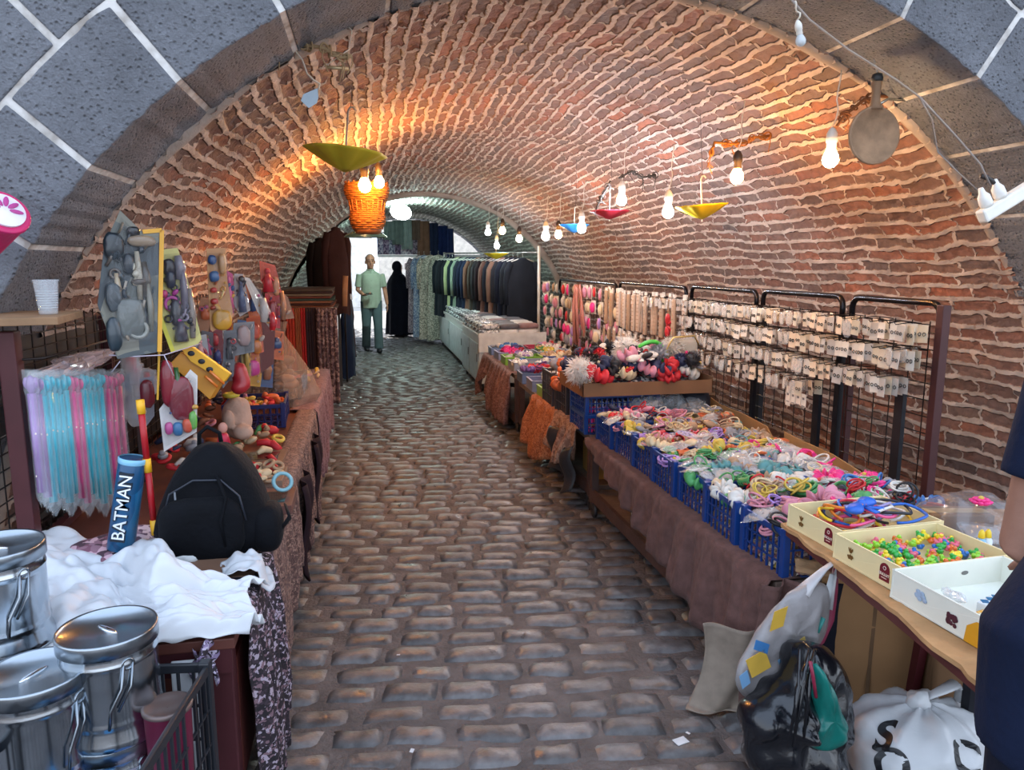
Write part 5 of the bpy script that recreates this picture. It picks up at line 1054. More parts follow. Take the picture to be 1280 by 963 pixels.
# ---- toy cards (blister packs)
CF_ = M('#6a6e72', .03, alpha=.16, coat=1)
def blister(lb, quad, y, nrm, backc, items, edge=None, dome=None, seed=1, extra=7, pal=('#b03040', '#d8a040', '#3a5a90', '#c9c0b8', '#2a2a34', '#d06a9a')):
    c0 = P(quad[0][0], quad[0][1], 'y', y); pts = [PN(a, b, c0, nrm) for a, b in quad]; cen = sum(pts, Vector()) / len(pts); n = Vector(nrm).normalized()
    if n.y > 0: n = -n
    t = thing('toy_card', lb, 'toy', cen)
    obj('backing', MB().prism(pts, -n * .004), backc if not isinstance(backc, str) else M(backc, .4), t)
    if edge: 
        mb = MB()
        for k in range(len(pts)): 
            if (k in edge[1]): mb.bar(pts[k] + n * .003, pts[(k + 1) % len(pts)] + n * .003, .014, .004, up=n)
        obj('printed_edge', mb, M(edge[0], .4), t)
    rg = random.Random(seed)
    for nm, px, py, sx, sz, col, shp in items:
        p_ = PN(px, py, c0, nrm) + n * .012; d_ = (p_ - Vector((0, 0, H))).dot(CF) / F; ux = Vector((0, 0, 1)).cross(n).normalized(); rm = Matrix((ux, -n, Vector((0, 0, 1)))).transposed()
        if rm.determinant() < 0: rm = Matrix((-ux, -n, Vector((0, 0, 1)))).transposed()
        rx, rz_ = sx * d_ / 2, sz * d_ / 2; mt = M(col, .3, coat=.5)
        if shp == 'rod': mb = MB().tube([p_ - rm @ Vector((0, 0, rz_)), p_ + rm @ Vector((rx * .3, 0, 0)), p_ + rm @ Vector((0, 0, rz_))], [rx * .7, rx, rx * .6], 10)
        elif shp == 'ring': mb = MB().torus(p_, rx, rx * .28, 18, 8, rot=rm @ rotm(90, 0, 0))
        elif shp == 'car': mb = MB().ball(p_, (rx, .016, rz_ * .5), 14, 8, rot=rm, p=.6).ball(p_ + Vector((0, 0, rz_ * .4)), (rx * .6, .014, rz_ * .5), 12, 8, rot=rm, p=.7)
        elif shp == 'doll': mb = MB().ball(p_ + Vector((0, 0, rz_ * .72)), (rx * .5, .012, rz_ * .25), 10, 8).tube([p_ + Vector((0, 0, rz_ * .5)), p_, p_ - Vector((0, 0, rz_))], [rx * .4, rx * .7, rx * 1.0], 10).tube([p_ + Vector((-rx, 0, -rz_ * .1)), p_ + Vector((0, 0, rz_ * .45)), p_ + Vector((rx, 0, -rz_ * .1))], rx * .2, 6)
        else: mb = MB().ball(p_, (rx, .016, rz_), 16, 10, rot=rm, p=.8, fn=lambda q: q * (1 + .1 * nz3(q.x * 50 + px, q.y * 50, q.z * 50)))
        obj(nm, mb, mt, t, smooth=True)
    for k in range(extra):
        i = rg.randrange(len(pts)); p_ = cen + (pts[i].lerp(pts[(i + 1) % len(pts)], rg.random()) - cen) * rg.uniform(.15, .78) + n * .014; rr_ = rg.uniform(.004, .011) * max(1, (pts[0] - cen).length / .16); cc_ = rg.choice(pal)
        mb = [MB().ball(p_, (rr_, rr_, rr_ * rg.uniform(.8, 2.2)), 8, 6, rot=rotm(0, rg.uniform(0, 180), 0)), MB().torus(p_, rr_, rr_ * .35, 12, 6, rot=rotm(80, 0, rg.uniform(-30, 30))), MB().tube([p_ - Vector((rr_, 0, rr_ * 1.5)), p_, p_ + Vector((rr_ * .6, 0, rr_ * 2))], rr_ * .4, 6)][rg.randrange(3)]
        obj('small_piece', mb, M(cc_, .3, coat=.5), t, smooth=True)
    q = [cen + (p - cen) * .9 for p in pts]; mb = MB(); nn = len(q); o1 = [p + n * .004 for p in q]; o2 = [cen + (p - cen) * .9 + n * (.035 + .008 * rg.random()) for p in q]
    mb.add(o1 + o2, [(i, (i + 1) % nn, nn + (i + 1) % nn, nn + i) for i in range(nn)]); 
    # crinkled front skin
    m = 9; vs = []; fs = []
    for r in range(m + 1):
        for k in range(nn * 4):
            e = k / 4; i = int(e); f_ = e - i; P_ = o2[i % nn].lerp(o2[(i + 1) % nn], f_); vs.append(cen + n * .045 + (P_ - (cen + n * .035)) * (r / m) + n * (.018 * nz3(P_.x * 45 * r / m, P_.z * 45 * r / m, seed)) * (r < m))
    for r in range(m):
        for k in range(nn * 4): fs.append((r * nn * 4 + k, r * nn * 4 + (k + 1) % (nn * 4), (r + 1) * nn * 4 + (k + 1) % (nn * 4), (r + 1) * nn * 4 + k))
    mb.add(vs, fs); obj('clear_blister', mb, CF_, t); return t
NR = (.45, -1, .05)
blister('large hexagonal grey toy armour set in a clear blister, nearest hanging toy', [(150, 263), (178, 290), (202, 288), (199, 440), (147, 449), (122, 381), (130, 308)], 2.72, (.5, -1, .1), speckle(['#3d474c', '#5a605c', '#2f3a42', '#77766a'], 14, .3, .3), [
    ('shield', 141, 308, 24, 34, '#1c2a33', 'b'), ('visor', 160, 330, 14, 26, '#28323b', 'b'), ('mask', 142, 372, 20, 38, '#39434a', 'b'), ('sword', 172, 345, 9, 60, '#a9a08e', 'rod'), ('dagger', 146, 362, 8, 40, '#b5a48a', 'rod'), ('breastplate', 163, 398, 34, 50, '#6d7370', 'b'), ('disc', 172, 412, 20, 22, '#9a9c94', 'ring'), ('wrist_guard', 142, 418, 18, 44, '#2c3c46', 'b'), ('crest', 176, 302, 34, 14, '#97836c', 'b'), ('axe', 180, 350, 12, 44, '#4c463f', 'rod'), ('emblem', 165, 290, 16, 12, '#1d2024', 'b'), ('handle', 186, 385, 8, 60, '#7c7a6d', 'rod')], ('#e0a52c', (1, 2)), seed=3, extra=26, pal=('#1d2a36', '#39464e', '#a39888', '#c2bba8', '#5a5048', '#8c7c66', '#20242c'))
blister('yellow edged toy weapons card with a clear blister, second hanging toy', [(203, 312), (222, 310), (232, 340), (252, 424), (246, 432), (216, 440), (200, 396), (199, 330)], 2.95, (.5, -1, .1), '#c9c274', [
    ('helmet', 210, 335, 16, 22, '#2b2a33', 'b'), ('body', 212, 350, 12, 22, '#2f3548', 'b'), ('blade', 228, 365, 10, 70, '#7b7480', 'rod'), ('blade', 238, 392, 9, 62, '#8f8278', 'rod'), ('pistol', 219, 392, 14, 34, '#3b3a42', 'b'), ('flower', 214, 380, 16, 16, '#c04a9a', 'ring'), ('figure', 225, 410, 18, 34, '#55505a', 'doll'), ('gem', 204, 368, 8, 10, '#c8407a', 'b'), ('chain', 222, 335, 14, 30, '#8a8590', 'rod')], ('#d8cf3e', (5, 6)), seed=4, extra=24, pal=('#23222c', '#5c5664', '#9a90a0', '#c23f9a', '#7c7480', '#33303a'))
blister('tall orange card with blue discs and a yellow bag, third hanging toy', [(258, 311), (282, 310), (284, 350), (292, 396), (266, 415), (263, 412)], 3.35, NR, '#c08d5a', [
    ('blue_disc', 264, 325, 10, 12, '#2e5a94', 'b'), ('blue_disc', 267, 346, 12, 14, '#3b6aa0', 'b'), ('red_button', 266, 363, 8, 7, '#c03a34', 'b'), ('red_button', 267, 377, 9, 8, '#b5302c', 'b'), ('yellow_pack', 277, 400, 24, 26, '#cf9a34', 'b'), ('clear_dome', 277, 330, 9, 26, '#c99a66', 'b')], None, seed=5, extra=8, pal=('#d9a04a', '#c06a3a', '#e0c07a', '#a0402c'))
hang = [
    ('pink hanging toy card just right of the orange one', [(280, 336), (291, 343), (292, 395), (282, 392)], 3.6, '#c03a7a', [('doll', 286, 365, 9, 40, '#e2679f', 'doll')]),
    ('clear bagged doll with dark hair hanging beside the pink card', [(293, 342), (304, 343), (313, 388), (300, 396), (292, 380)], 3.7, '#a7a0a0', [('doll', 301, 368, 11, 44, '#5f6f90', 'doll'), ('hair', 301, 350, 8, 10, '#2a2430', 'b')]),
    ('slanting white and red plane toy card hanging over the bench toys', [(304, 346), (312, 348), (338, 388), (345, 412), (340, 414), (322, 390)], 3.8, '#d4cfc8', [('plane', 328, 388, 12, 30, '#c8c4c0', 'rod'), ('nose', 339, 402, 10, 22, '#c5242f', 'rod')]),
    ('reddish hanging card at the top behind the plane toy', [(324, 326), (344, 332), (352, 365), (338, 372), (326, 350)], 4.6, '#c9573f', [('figure', 334, 350, 14, 30, '#d03a4a', 'doll'), ('pack', 344, 358, 8, 24, '#c8906a', 'b')]),
    ('brown clear wrapped card hanging at the far end', [(340, 352), (360, 372), (368, 398), (350, 400), (336, 380)], 4.9, '#9a7458', [('stick', 352, 382, 8, 36, '#b48a6c', 'rod')]),
    ('grey hanging pack below the doll card', [(292, 404), (318, 402), (318, 440), (290, 446)], 3.75, '#7a7f86', [('pack', 304, 420, 16, 26, '#b4a0a0', 'b')]),
    ('orange pack of toys hanging beside the maroon card', [(308, 398), (326, 396), (330, 440), (312, 446)], 3.9, '#c0603f', [('fish', 318, 414, 12, 20, '#d8604a', 'b'), ('fish', 320, 434, 12, 18, '#c87a3a', 'b')]),
    ('bright pink ball pack hanging low among the toys', [(306, 446), (324, 440), (326, 468), (310, 474)], 3.9, '#c77a3a', [('ball', 316, 460, 16, 20, '#cf3f92', 'b')]),
    ('yellow brown long pack hanging in the middle of the toys', [(300, 424), (312, 422), (314, 470), (304, 474)], 3.8, '#a58a4a', [('stick', 307, 448, 6, 40, '#c9a552', 'rod')]),
    ('grey bag of soldiers hanging left of the red boot', [(280, 414), (296, 412), (292, 470), (278, 486)], 3.45, '#60646c', [('soldier', 286, 436, 8, 26, '#4c5058', 'doll'), ('soldier', 285, 464, 8, 24, '#5a5458', 'doll')]),
    ('red long toy pack hanging behind the yellow box', [(262, 412), (278, 412), (280, 462), (266, 470)], 3.6, '#7b2b33', [('block', 268, 425, 8, 16, '#c22f3c', 'b'), ('block', 271, 445, 8, 16, '#3a4a90', 'b')]),
    ('clear pack with pale toys hanging at the left of the red pack', [(238, 422), (258, 418), (262, 450), (246, 456)], 3.4, '#b0b6ba', [('figure', 250, 436, 10, 24, '#d7a0a0', 'doll')]),
]
for k, (lb, q, y, bc, it) in enumerate(hang): blister(lb, q, y, NR, bc, it, None, seed=20 + k)
rg0 = random.Random(77)
CW = [('red', '#b8283a'), ('orange', '#cf6a34'), ('pink', '#d0558a'), ('yellow', '#cfa03c'), ('tan', '#b08060'), ('grey', '#70747c'), ('crimson', '#8f2038'), ('blue', '#35588c'), ('pale', '#c9c2ba')]
PLC = ['level with the brown conical bag', 'below the slanting plane toy', 'beside the orange toy pack', 'above the dark blue crate', 'below the tall orange card', 'behind the tilted yellow box']
for k in range(20):
    px = 258 + (k % 7) * 14 + rg0.uniform(-4, 4); py = 352 + (k // 7) * 42 + rg0.uniform(-8, 8) + (k % 7) * 6; w_, h_ = rg0.uniform(7, 11), rg0.uniform(16, 24); nm, cc_ = CW[(k * 4) % 9]; y = 3.5 + (k % 7) * .22 + rg0.uniform(0, .1); sk = rg0.uniform(-6, 6)
    if k < 7 and k in (0, 1): continue
    blister('%s small toy pack hanging %s, column %s of the display' % (nm, PLC[(k * 5) % 6], ordw[k % 7]), [(px - w_ + sk, py - h_), (px + w_ * .8 + sk, py - h_ + 3), (px + w_ - sk, py + h_), (px - w_ * .9 - sk, py + h_ - 2)], y, (.45, -1, rg0.uniform(-.1, .15)), CW[(k * 4 + 3) % 9][1], [('toy', px, py, w_ * 1.1, h_ * 1.1, cc_, rg0.choice(['doll', 'b', 'rod', 'car']))], None, seed=60 + k, extra=6)
tag(obj('maroon_card', MB().prism([PN(a, b, P(335, 420, 'y', 4.3), NR) for a, b in ((326, 400), (344, 410), (342, 455), (322, 470))], (0, .006, 0)), M('#5f2a28', .5)), 'plain maroon card standing behind the hanging toys', 'card')
tag(obj('toy_boot', MB().tube([P(298, 452, 'y', 3.5), P(299, 470, 'y', 3.5), P(305, 482, 'y', 3.5), P(292, 490, 'y', 3.45)], [.03, .04, .045, .03], 12), M('#a8222c', .5, coat=.4), smooth=True, sub=1), 'red plush boot shaped toy above the pale plush toy', 'toy')
# brown net bag
c = P(352, 460, 'y', 5.2)
t = thing('toy_bag', 'large clear conical bag of brown toys standing at the far end of the table', 'bag', (c.x, c.y, TZ + .02))
obj('bag_film', MB().lathe([(.001, 0), (.20, 0), (.23, .06), (.19, .2), (.10, .36), (.03, .46), (.05, .55)], 26, wob=lambda a, i: 1 + .12 * sin(a * 5 + i)), M('#b09a88', .12, alpha=.42, coat=1), t, local=True)
rg = random.Random(2)
for k in range(12): z = rg.uniform(.04, .3); rr_ = .17 * (1 - z / .42); a = rg.uniform(0, 6.28); obj('toy', MB().ball((rr_ * .7 * cos(a), rr_ * .7 * sin(a), z), (.06, .04, .03), 10, 7, rot=rotm(rg.uniform(-50, 50), 0, rg.uniform(0, 180))), M(rg.choice(['#6b4a3a', '#84604c', '#5b3d35', '#a8806a']), .4), t, smooth=True, local=True)
# bag with soft toys, white backing
q = [(199, 512), (205, 565), (246, 540), (247, 470), (238, 462)]
blister('white backed card of red and green plush blocks hanging left of the backpack', q, 2.85, (.3, -1, .05), '#d3cfcd', [('red_block', 226, 498, 30, 56, '#7e1227', 'b'), ('red_block', 210, 480, 18, 60, '#8a1a2c', 'b'), ('green_stripe', 221, 484, 10, 50, '#2c5a2c', 'rod'), ('blue_stripe', 213, 476, 8, 30, '#234a94', 'rod'), ('orange_flower', 234, 532, 12, 18, '#e0552c', 'b'), ('blue_toy', 222, 536, 12, 18, '#2e78b0', 'b'), ('pink_toy', 211, 535, 10, 16, '#d0559a', 'b'), ('green_card', 241, 525, 10, 24, '#6fb352', 'b')], None, seed=40)
blister('dark red plush block in a clear bag hanging behind the red and yellow stick', [(174, 474), (192, 470), (193, 520), (178, 540)], 2.95, (.3, -1, .05), '#7f7f8a', [('red_block', 184, 492, 17, 36, '#7c1226', 'b')], None, seed=41)
# yellow orange box tilted
t = thing('toy_box', 'yellow orange toy box with black paw prints hanging at a tilt', 'box', P(250, 468, 'y', 3.0))
d0 = [PN(a, b, P(250, 468, 'y', 3.0), (.3, -1, 0)) for a, b in ((213, 452), (228, 434), (268, 460), (291, 480), (262, 502))]
obj('box_body', MB().prism([PN(a, b, P(250, 468, 'y', 3.0), (.3, -1, 0)) for a, b in ((212, 455), (226, 440), (278, 474), (262, 500))], (.01, .05, .0)), M('#c98a2a', .4, var=.12), t, bevel=.003)
obj('top_face', MB().prism([PN(a, b, P(250, 468, 'y', 2.985), (.3, -1, 0)) for a, b in ((226, 436), (240, 434), (288, 468), (280, 478), (238, 452))], (.004, .02, 0)), M('#dba21c', .4), t, bevel=.002)
for a, b in ((239, 442), (252, 452), (262, 462)): obj('paw_print', MB().ball(PN(a, b, P(250, 468, 'y', 2.98), (.3, -1, 0)), (.013, .003, .010), 12, 6), M('#20242e', .5), t, smooth=True)
obj('shiny_strips', MB().tube([PN(a, b, P(250, 468, 'y', 2.975), (.3, -1, 0)) for a, b in ((256, 470), (272, 484))], .006, 6).tube([PN(a, b, P(250, 468, 'y', 2.975), (.3, -1, 0)) for a, b in ((262, 464), (280, 480))], .006, 6), M('#e07a2c', .2, coat=1), t, smooth=True)
# strings
tag(obj('string', MB().tube([P(136, 444, 'y', 2.66), P(165, 446, 'y', 2.68), P(205, 444, 'y', 2.7), P(250, 430, 'y', 2.9)], .0022, 5).tube([P(150, 452, 'y', 2.68), P(136, 470, 'y', 2.7)], .002, 5).tube([P(205, 444, 'y', 2.7), P(217, 470, 'y', 2.75)], .002, 5), M('#bfb6c6', .5), smooth=True), 'thin pale string running under the hanging toy cards', 'string')
tag(obj('upright', MB().bar(P(199, 440, 'y', 2.78), P(197, 500, 'y', 2.78), .006), M('#d9a52c', .4)), 'thin yellow strip hanging below the large grey toy set', 'strip')
tag(obj('upright', MB().box((-.99, 3.45, 1.0), (.022, .022, .72)), M('#4d3a38', .45, .4), bevel=.003), 'dark brown upright rod among the hanging toys', 'rod')
# ---- black backpack
c = P(272, 690, 'z', TZ + .02); c.z = TZ + .02
t = thing('backpack', 'black backpack standing on the left table, slumped to the right', 'backpack', c); t.scale = (.88, .88, .88)
BK = M('#080a10', .8, var=.2, sc=12, bump=.35, bsc=50, sheen=.2)
W2 = .215
def bfn(q):
    z = q.z + .20; k = 1 - .58 * max(0, (z - .10) / .32) ** 1.2
    return Vector((q.x * k * (1 + .05 * nz3(q.x * 8, q.y * 8, q.z * 8)) + .03 * z, q.y * (1.05 - .5 * z), q.z + .012 * nz3(q.x * 10, q.y * 10, q.z * 10 + 4)))
obj('main_bag', MB().ball((0, 0, .205), (W2, .13, .215), 40, 26, p=.62, fn=bfn), BK, t, smooth=True, local=True)
obj('front_pocket', MB().ball((-.02, -.115, .13), (.145, .05, .12), 30, 18, p=.6, fn=lambda q: q * (1 + .06 * nz3(q.x * 12, q.y * 12, q.z * 12))), BK, t, smooth=True, local=True)
obj('side_pocket', MB().ball((.19, -.03, .10), (.055, .09, .09), 22, 14, p=.7), BK, t, smooth=True, local=True)
obj('zipper', MB().tube([(-.14, -.125, .20), (-.12, -.130, .27), (-.04, -.125, .315), (.05, -.12, .31), (.11, -.125, .25), (.13, -.13, .16)], .004, 6), M('#232833', .5), t, smooth=True, local=True)
obj('flap_seam', MB().tube([(.04, -.128, .33), (.07, -.15, .25), (.05, -.165, .17), (.06, -.16, .08)], .006, 6), M('#080a10', .8), t, smooth=True, local=True)
obj('grab_loop', MB().tube([(-.045, .03, .395), (-.04, .02, .45), (-.01, .02, .475), (.03, .02, .45), (.035, .03, .395)], .008, 8), BK, t, smooth=True, local=True)
obj('zip_pull', MB().box((-.10, -.135, .265), (.006, .003, .028)), M('#9aa0a8', .3, .8), t, local=True)
obj('strap', MB().tube([(.14, .0, .06), (.23, -.06, .08), (.27, -.04, .13), (.25, .02, .16)], [.012, .014, .014, .012], 8, sq=.4), BK, t, smooth=True, local=True)
# things on the table behind and beside
tag(obj('plush_toy', MB().ball(P(297, 522, 'y', 3.9) + Vector((0, 0, 0)), (.075, .07, .11), 22, 16, fn=lambda q: q * (1 + .12 * nz3(q.x * 18, q.y * 18, q.z * 18))).ball(P(304, 540, 'y', 3.8), (.05, .05, .04), 14, 10).ball(P(286, 525, 'y', 3.8), (.03, .03, .05), 12, 8), M('#bd9f8e', .85, bump=.5, sheen=.5), smooth=True, remesh=.008, smo=3), 'pale pink plush elephant toy sitting behind the backpack', 'toy')
tag(obj('toy_band', MB().torus(P(289, 494, 'y', 3.85), .03, .012, 20, 8), M('#b9a83a', .4), smooth=True), 'small yellow band on the head of the pale plush toy', 'toy')
t = thing('toy_doll', 'small doll in a red dress hanging in a black loop behind the backpack', 'toy', P(279, 542, 'y', 3.0))
obj('dress', MB().lathe([(.028, -.05), (.02, -.01), (.014, .0)], 14, cap=(True, True)), M('#b3203c', .5), t, smooth=True, local=True); obj('head', MB().ball((0, 0, .022), (.018, .014, .022), 12, 8), M('#c48a7a', .6), t, smooth=True, local=True)
cr3 = crate_proto('plastic_crate', .34, .42, .14, M('#17245c', .35), 'crate')
place(cr3, (-.66, 4.62, TZ + .01), (0, 0, .05), 'dark blue crate of orange toys on the left table')
place(cr3, (-.62, 5.45, TZ + .03), (0, 0, -.03), 'dark navy crate of beige toys, farther on the left table', mats=[M('#1a1c38', .4)])
def toyheap(lb_fn, cx, cy, z, rx, ry, n, cols, words, grp):
    for k in range(n):
        cn = random.choice(cols); s_ = U(.03, .05); kind = random.choice([0, 1, 2]); p_ = (cx + U(-rx, rx), cy + U(-ry, ry), z + U(0, .03))
        mb = MB()
        if kind == 0: mb.ball((0, 0, 0), (s_, s_ * .6, s_ * .5), 10, 7); mb.ball((s_ * .7, 0, s_ * .4), s_ * .38, 8, 6)
        elif kind == 1: mb.tube([(-s_, 0, 0), (0, 0, s_ * .3), (s_, 0, 0)], [s_ * .3, s_ * .4, s_ * .2], 8)
        else: mb.torus((0, 0, 0), s_ * .6, s_ * .22, 14, 6)
        o = obj('toy_animal' if kind == 0 else ('toy_carrot' if kind == 1 else 'toy_ring'), mb, PA[cn] if cn in PA else M(cn, .5), smooth=True, local=True); o.location = p_; o.rotation_euler = (U(-.5, .5), U(-.5, .5), U(0, 6)); tag(o, '%s small %s %s' % (cn if cn in PA else 'tan', ('animal toy', 'stick toy', 'ring toy')[kind], words), 'toy', '%s %s %s' % (cn if cn in PA else 'tan', ('animal toys', 'stick toys', 'ring toys')[kind], words))
toyheap(None, -.66, 4.6, TZ + .11, .12, .16, 26, ['orange', 'red', 'orange', 'yellow', 'cream', 'pink'], 'in the dark blue crate on the left', '')
toyheap(None, -.62, 5.45, TZ + .14, .12, .16, 22, ['beige', 'cream', 'pink', 'beige', 'brown'], 'in the navy crate on the left', '')
toyheap(None, -.47, 6.15, TZ + .04, .08, .25, 12, ['yellow', 'cream', 'orange', 'pink', 'beige'], 'on the far end of the left table', '')
toyheap(None, -.60, 3.95, TZ + .05, .16, .22, 22, ['orange', 'yellow', 'red', 'beige', 'cream', 'green'], 'between the plush toy and the blue crate', '')
toyheap(None, -.46, 3.35, TZ + .05, .07, .25, 12, ['beige', 'red', 'cream', 'yellow'], 'on the flat boxes beside the backpack', '')
toyheap(None, -.85, 3.5, TZ + .10, .12, .3, 16, ['navy', 'grey', 'white', 'red', 'blue'], 'below the hanging toys', '')
toyheap(None, -.90, 4.6, TZ + .10, .10, .5, 22, ['brown', 'red', 'pink', 'orange', 'beige', 'navy'], 'behind the left table crates', '')
for k, (y, x, c_, lb) in enumerate(((3.62, -.55, '#6b5142', 'flat brown board game box with a dark window beside the backpack'), (3.30, -.52, '#7b6354', 'flat tan box lying nearest the aisle behind the backpack'), (2.95, -.45, '#5c3a33', 'flat dark red box beside the backpack side pocket'))):
    t = thing('flat_box', lb, 'box', (x, y, TZ + .01)); obj('box_body', MB().box((0, 0, .02), (.30, .24, .035)), M(c_, .6), t, local=True, bevel=.002); obj('window', MB().box((.02, 0, .0385), (.2, .14, .002)), M('#2c3328', .2, coat=.6), t, local=True)
# box in front of the backpack with bright lettering stripes
c = P(278, 702, 'z', TZ + .05); c.y = 2.26; t = thing('flat_box', 'flat brown and black box with bright print in front of the backpack', 'box', c, -.05)
obj('box_body', MB().box((0, 0, -.02), (.20, .15, .04)), M('#6d5140', .6), t, local=True, bevel=.002); obj('front_print', MB().box((0, -.0765, -.02), (.19, .003, .036)), M('#20202a', .4), t, local=True)
for x_, cl, s_ in ((-.07, '#4a3f9a', 'T'), (-.045, '#6a5fba', 'u'), (-.01, '#e8dc3a', 'L')): text('lettering', s_, .034, c + Vector((x_, -.079, -.02)), rotm(90, 0, 0), M(cl, .4), t, bold=True)
tag(obj('sandal', MB().ball((-.42, 2.62, TZ + .07), (.035, .12, .03), 16, 10, rot=rotm(0, 20, -12)), M('#9a6a5a', .6), smooth=True), 'brown curved pouch at the aisle edge near the backpack', 'pouch')
tag(obj('sunglasses_case', MB().torus((-.345, 2.98, TZ + .10), .035, .008, 20, 8, rot=rotm(60, 0, 20)), M('#7fb0bc', .3), smooth=True), 'pale blue ring shaped toy beside the backpack', 'toy')
# ---- tins
TIN = M('#b9c2ca', .18, 1, var=.08, sc=4, bump=.12, bsc=6); TIN2 = M('#a4adb5', .28, 1, var=.1, sc=6, bump=.1, bsc=8)
def tin(lb, c, r, h, slot=.0, label=None, rz=0):
    t = thing('tin_bucket', lb, 'bucket', c, rz)
    obj('body', MB().lathe([(.001, 0), (r * 1.0, 0), (r * 1.04, .006), (r * 1.02, .02), (r * .955, .042), (r * .952, .05), (r * .968, .056), (r * .968, .060), (r * .952, .066), (r * .952, .07), (r * .95, .09), (r * .95, h * .74), (r * .952, h * .77), (r * .968, h * .785), (r * .968, h * .80), (r * .952, h * .815), (r * .952, h * .87), (r * .95, h)], 48), TIN, t, smooth=True, local=True)
    lid = obj('lid', MB().lathe([(r * .95, h - .03), (r * 1.0, h - .028), (r * 1.0, h + .002), (r * .985, h + .007), (r * .95, h + .004), (r * .93, h - .004), (.001, h - .002)], 48), TIN2, t, smooth=True, local=True)
    lid['_inv'] = t['_inv']; obj('slot', MB().ball((0, 0, h - .002), (r * .34, .008, .005), 20, 8, rot=rotm(0, 0, slot)), M('#e3e6ea', .15, 1), lid, smooth=True, local=True)
    obj('bail', MB().tube([(r * .95, -.01, h * .80), (r * 1.02, -.02, h * .6), (r * .98, -.045, h * .42), (r * .96, -.05, h * .25)], .0035, 6).tube([(r * .95, .01, h * .80), (r * 1.03, .0, h * .6), (r * 1.0, -.03, h * .40)], .003, 6), M('#8f979f', .25, 1), t, smooth=True, local=True)
    obj('ear', MB().torus((r * .95, 0, h * .80), .012, .003, 12, 6, rot=rotm(0, 90, 0)), M('#8f979f', .25, 1), t, smooth=True, local=True)
    if label: obj('label', MB().lathe([(r * .915, h * .3), (r * .925, h * .31), (r * .925, h * .7), (r * .915, h * .71)], 48), label, t, smooth=True, local=True)
    return t
def place_tin(lb, ex, ey, wpx, h, stack, slot, rz, r=.105, label=None):
    """ellipse centre of the lid and its width give where the tin stands"""
    d = 2 * r * F / wpx; p = Vector((0, 0, H)) + ray(ex, ey) * d; base = p.z - h
    tin(lb, (p.x, p.y, base), r, h, slot, label, rz); return p, base
pB, bB = place_tin('shiny tin bucket with a long slot in its lid, standing right of the other tins', 134, 786, 116, .245, 0, 10, -.9)
pA, bA = place_tin('shiny tin bucket at the bottom left corner, its lid slot pointing away', 42, 842, 122, .25, 0, 80, -.3)
pC, bC = place_tin('upper tin bucket at the left edge, cut by the frame, standing on a white tub', -8, 684, 112, .245, 0, 20, -.6)
REDL = speckle(['#a8232c', '#b32a30', '#8f1f2a', '#3a3f70', '#c9c4c4'], 12, .4, .55)
for lb, p, b in (('tin bucket with a red label, under the right hand tin', pB, bB), ('tin bucket under the bottom left tin', pA, bA), ('low tin bucket under the white tub at the left', pC, bC - .1)):
    n = 1
    hh = .245
    if 'white' in lb: hh = b
    zb = b - .245 if b > .25 else 0
    tin(lb, (p.x - .005, p.y - .0, zb), .108, b - zb - .001, 0, REDL if 'red' in lb else None, -.7)
    if zb > .01: tag(obj('stand_box', MB().box((p.x, p.y, zb / 2), (.21, .21, zb)), M('#3b3230', .6), bevel=.004), 'dark box the tin stack %s stands on' % ('at the right' if 'red' in lb else ('at the bottom left' if 'bottom' in lb else 'at the left edge')), 'box')
tag(obj('white_tub', MB().lathe([(.001, 0), (.10, 0), (.112, .085), (.118, .09), (.118, .098), (.001, .098)], 40, (pC.x, pC.y, bC - .1)), M('#d3dade', .35), smooth=False, bevel=.002), 'white plastic tub under the upper left tin bucket', 'tub')
# ---- black crate beside the tins with a pink pot in it
bc = crate_proto('plastic_crate', .34, .50, .30, M('#23262c', .35), 'crate')
pr_ = P(246, 826, 'y', 1.82)
place(bc, (pr_.x - .165, 1.58, pr_.z - .30), (0, 0, -.12), 'black lattice crate standing beside the tin buckets, holding a pink pot')
cx0, cz0 = pr_.x - .165, pr_.z - .30
tag(obj('storage_box', MB().box((cx0, 1.58, cz0 / 2), (.30, .44, cz0 - .002), rotm(0, 0, -7)), M('#2a2c31', .5), bevel=.006), 'dark box below the black lattice crate by the tins', 'box')
c = P(207, 858, 'y', 1.66); t = thing('pot', 'crimson pot with a brownish lid inside the black crate', 'pot', (c.x, c.y, cz0 + .10))
zz_ = max(.05, c.z - cz0 - .15)
obj('pot_body', MB().lathe([(.001, 0), (.04, 0), (.046, .01), (.05, zz_), (.053, zz_ + .004)], 32), M('#6e1838', .5), t, smooth=True, local=True); obj('lid', MB().lathe([(.053, zz_ - .004), (.054, zz_ + .005), (.048, zz_ + .007), (.04, zz_), (.001, zz_ - .002)], 32), M('#6f605c', .35, .5), t, smooth=True, local=True)
for k, (dx, dy, cl, nm) in enumerate(((.02, -.12, '#2e7fb0', 'blue'), (-.05, .12, '#3b8aa0', 'teal'), (.07, .05, '#c9b7bd', 'pale pink'), (.08, -.02, '#2c5f96', 'dark blue'), (-.06, -.05, '#6a7f90', 'grey blue'))):
    tag(obj('small_box', MB().box((cx0 + dx, 1.58 + dy, cz0 + .065), (.075, .09, .11), rotm(0, 0, k * 23)), M(cl, .4), bevel=.005), '%s small box in the black crate around the pot' % nm, 'box')
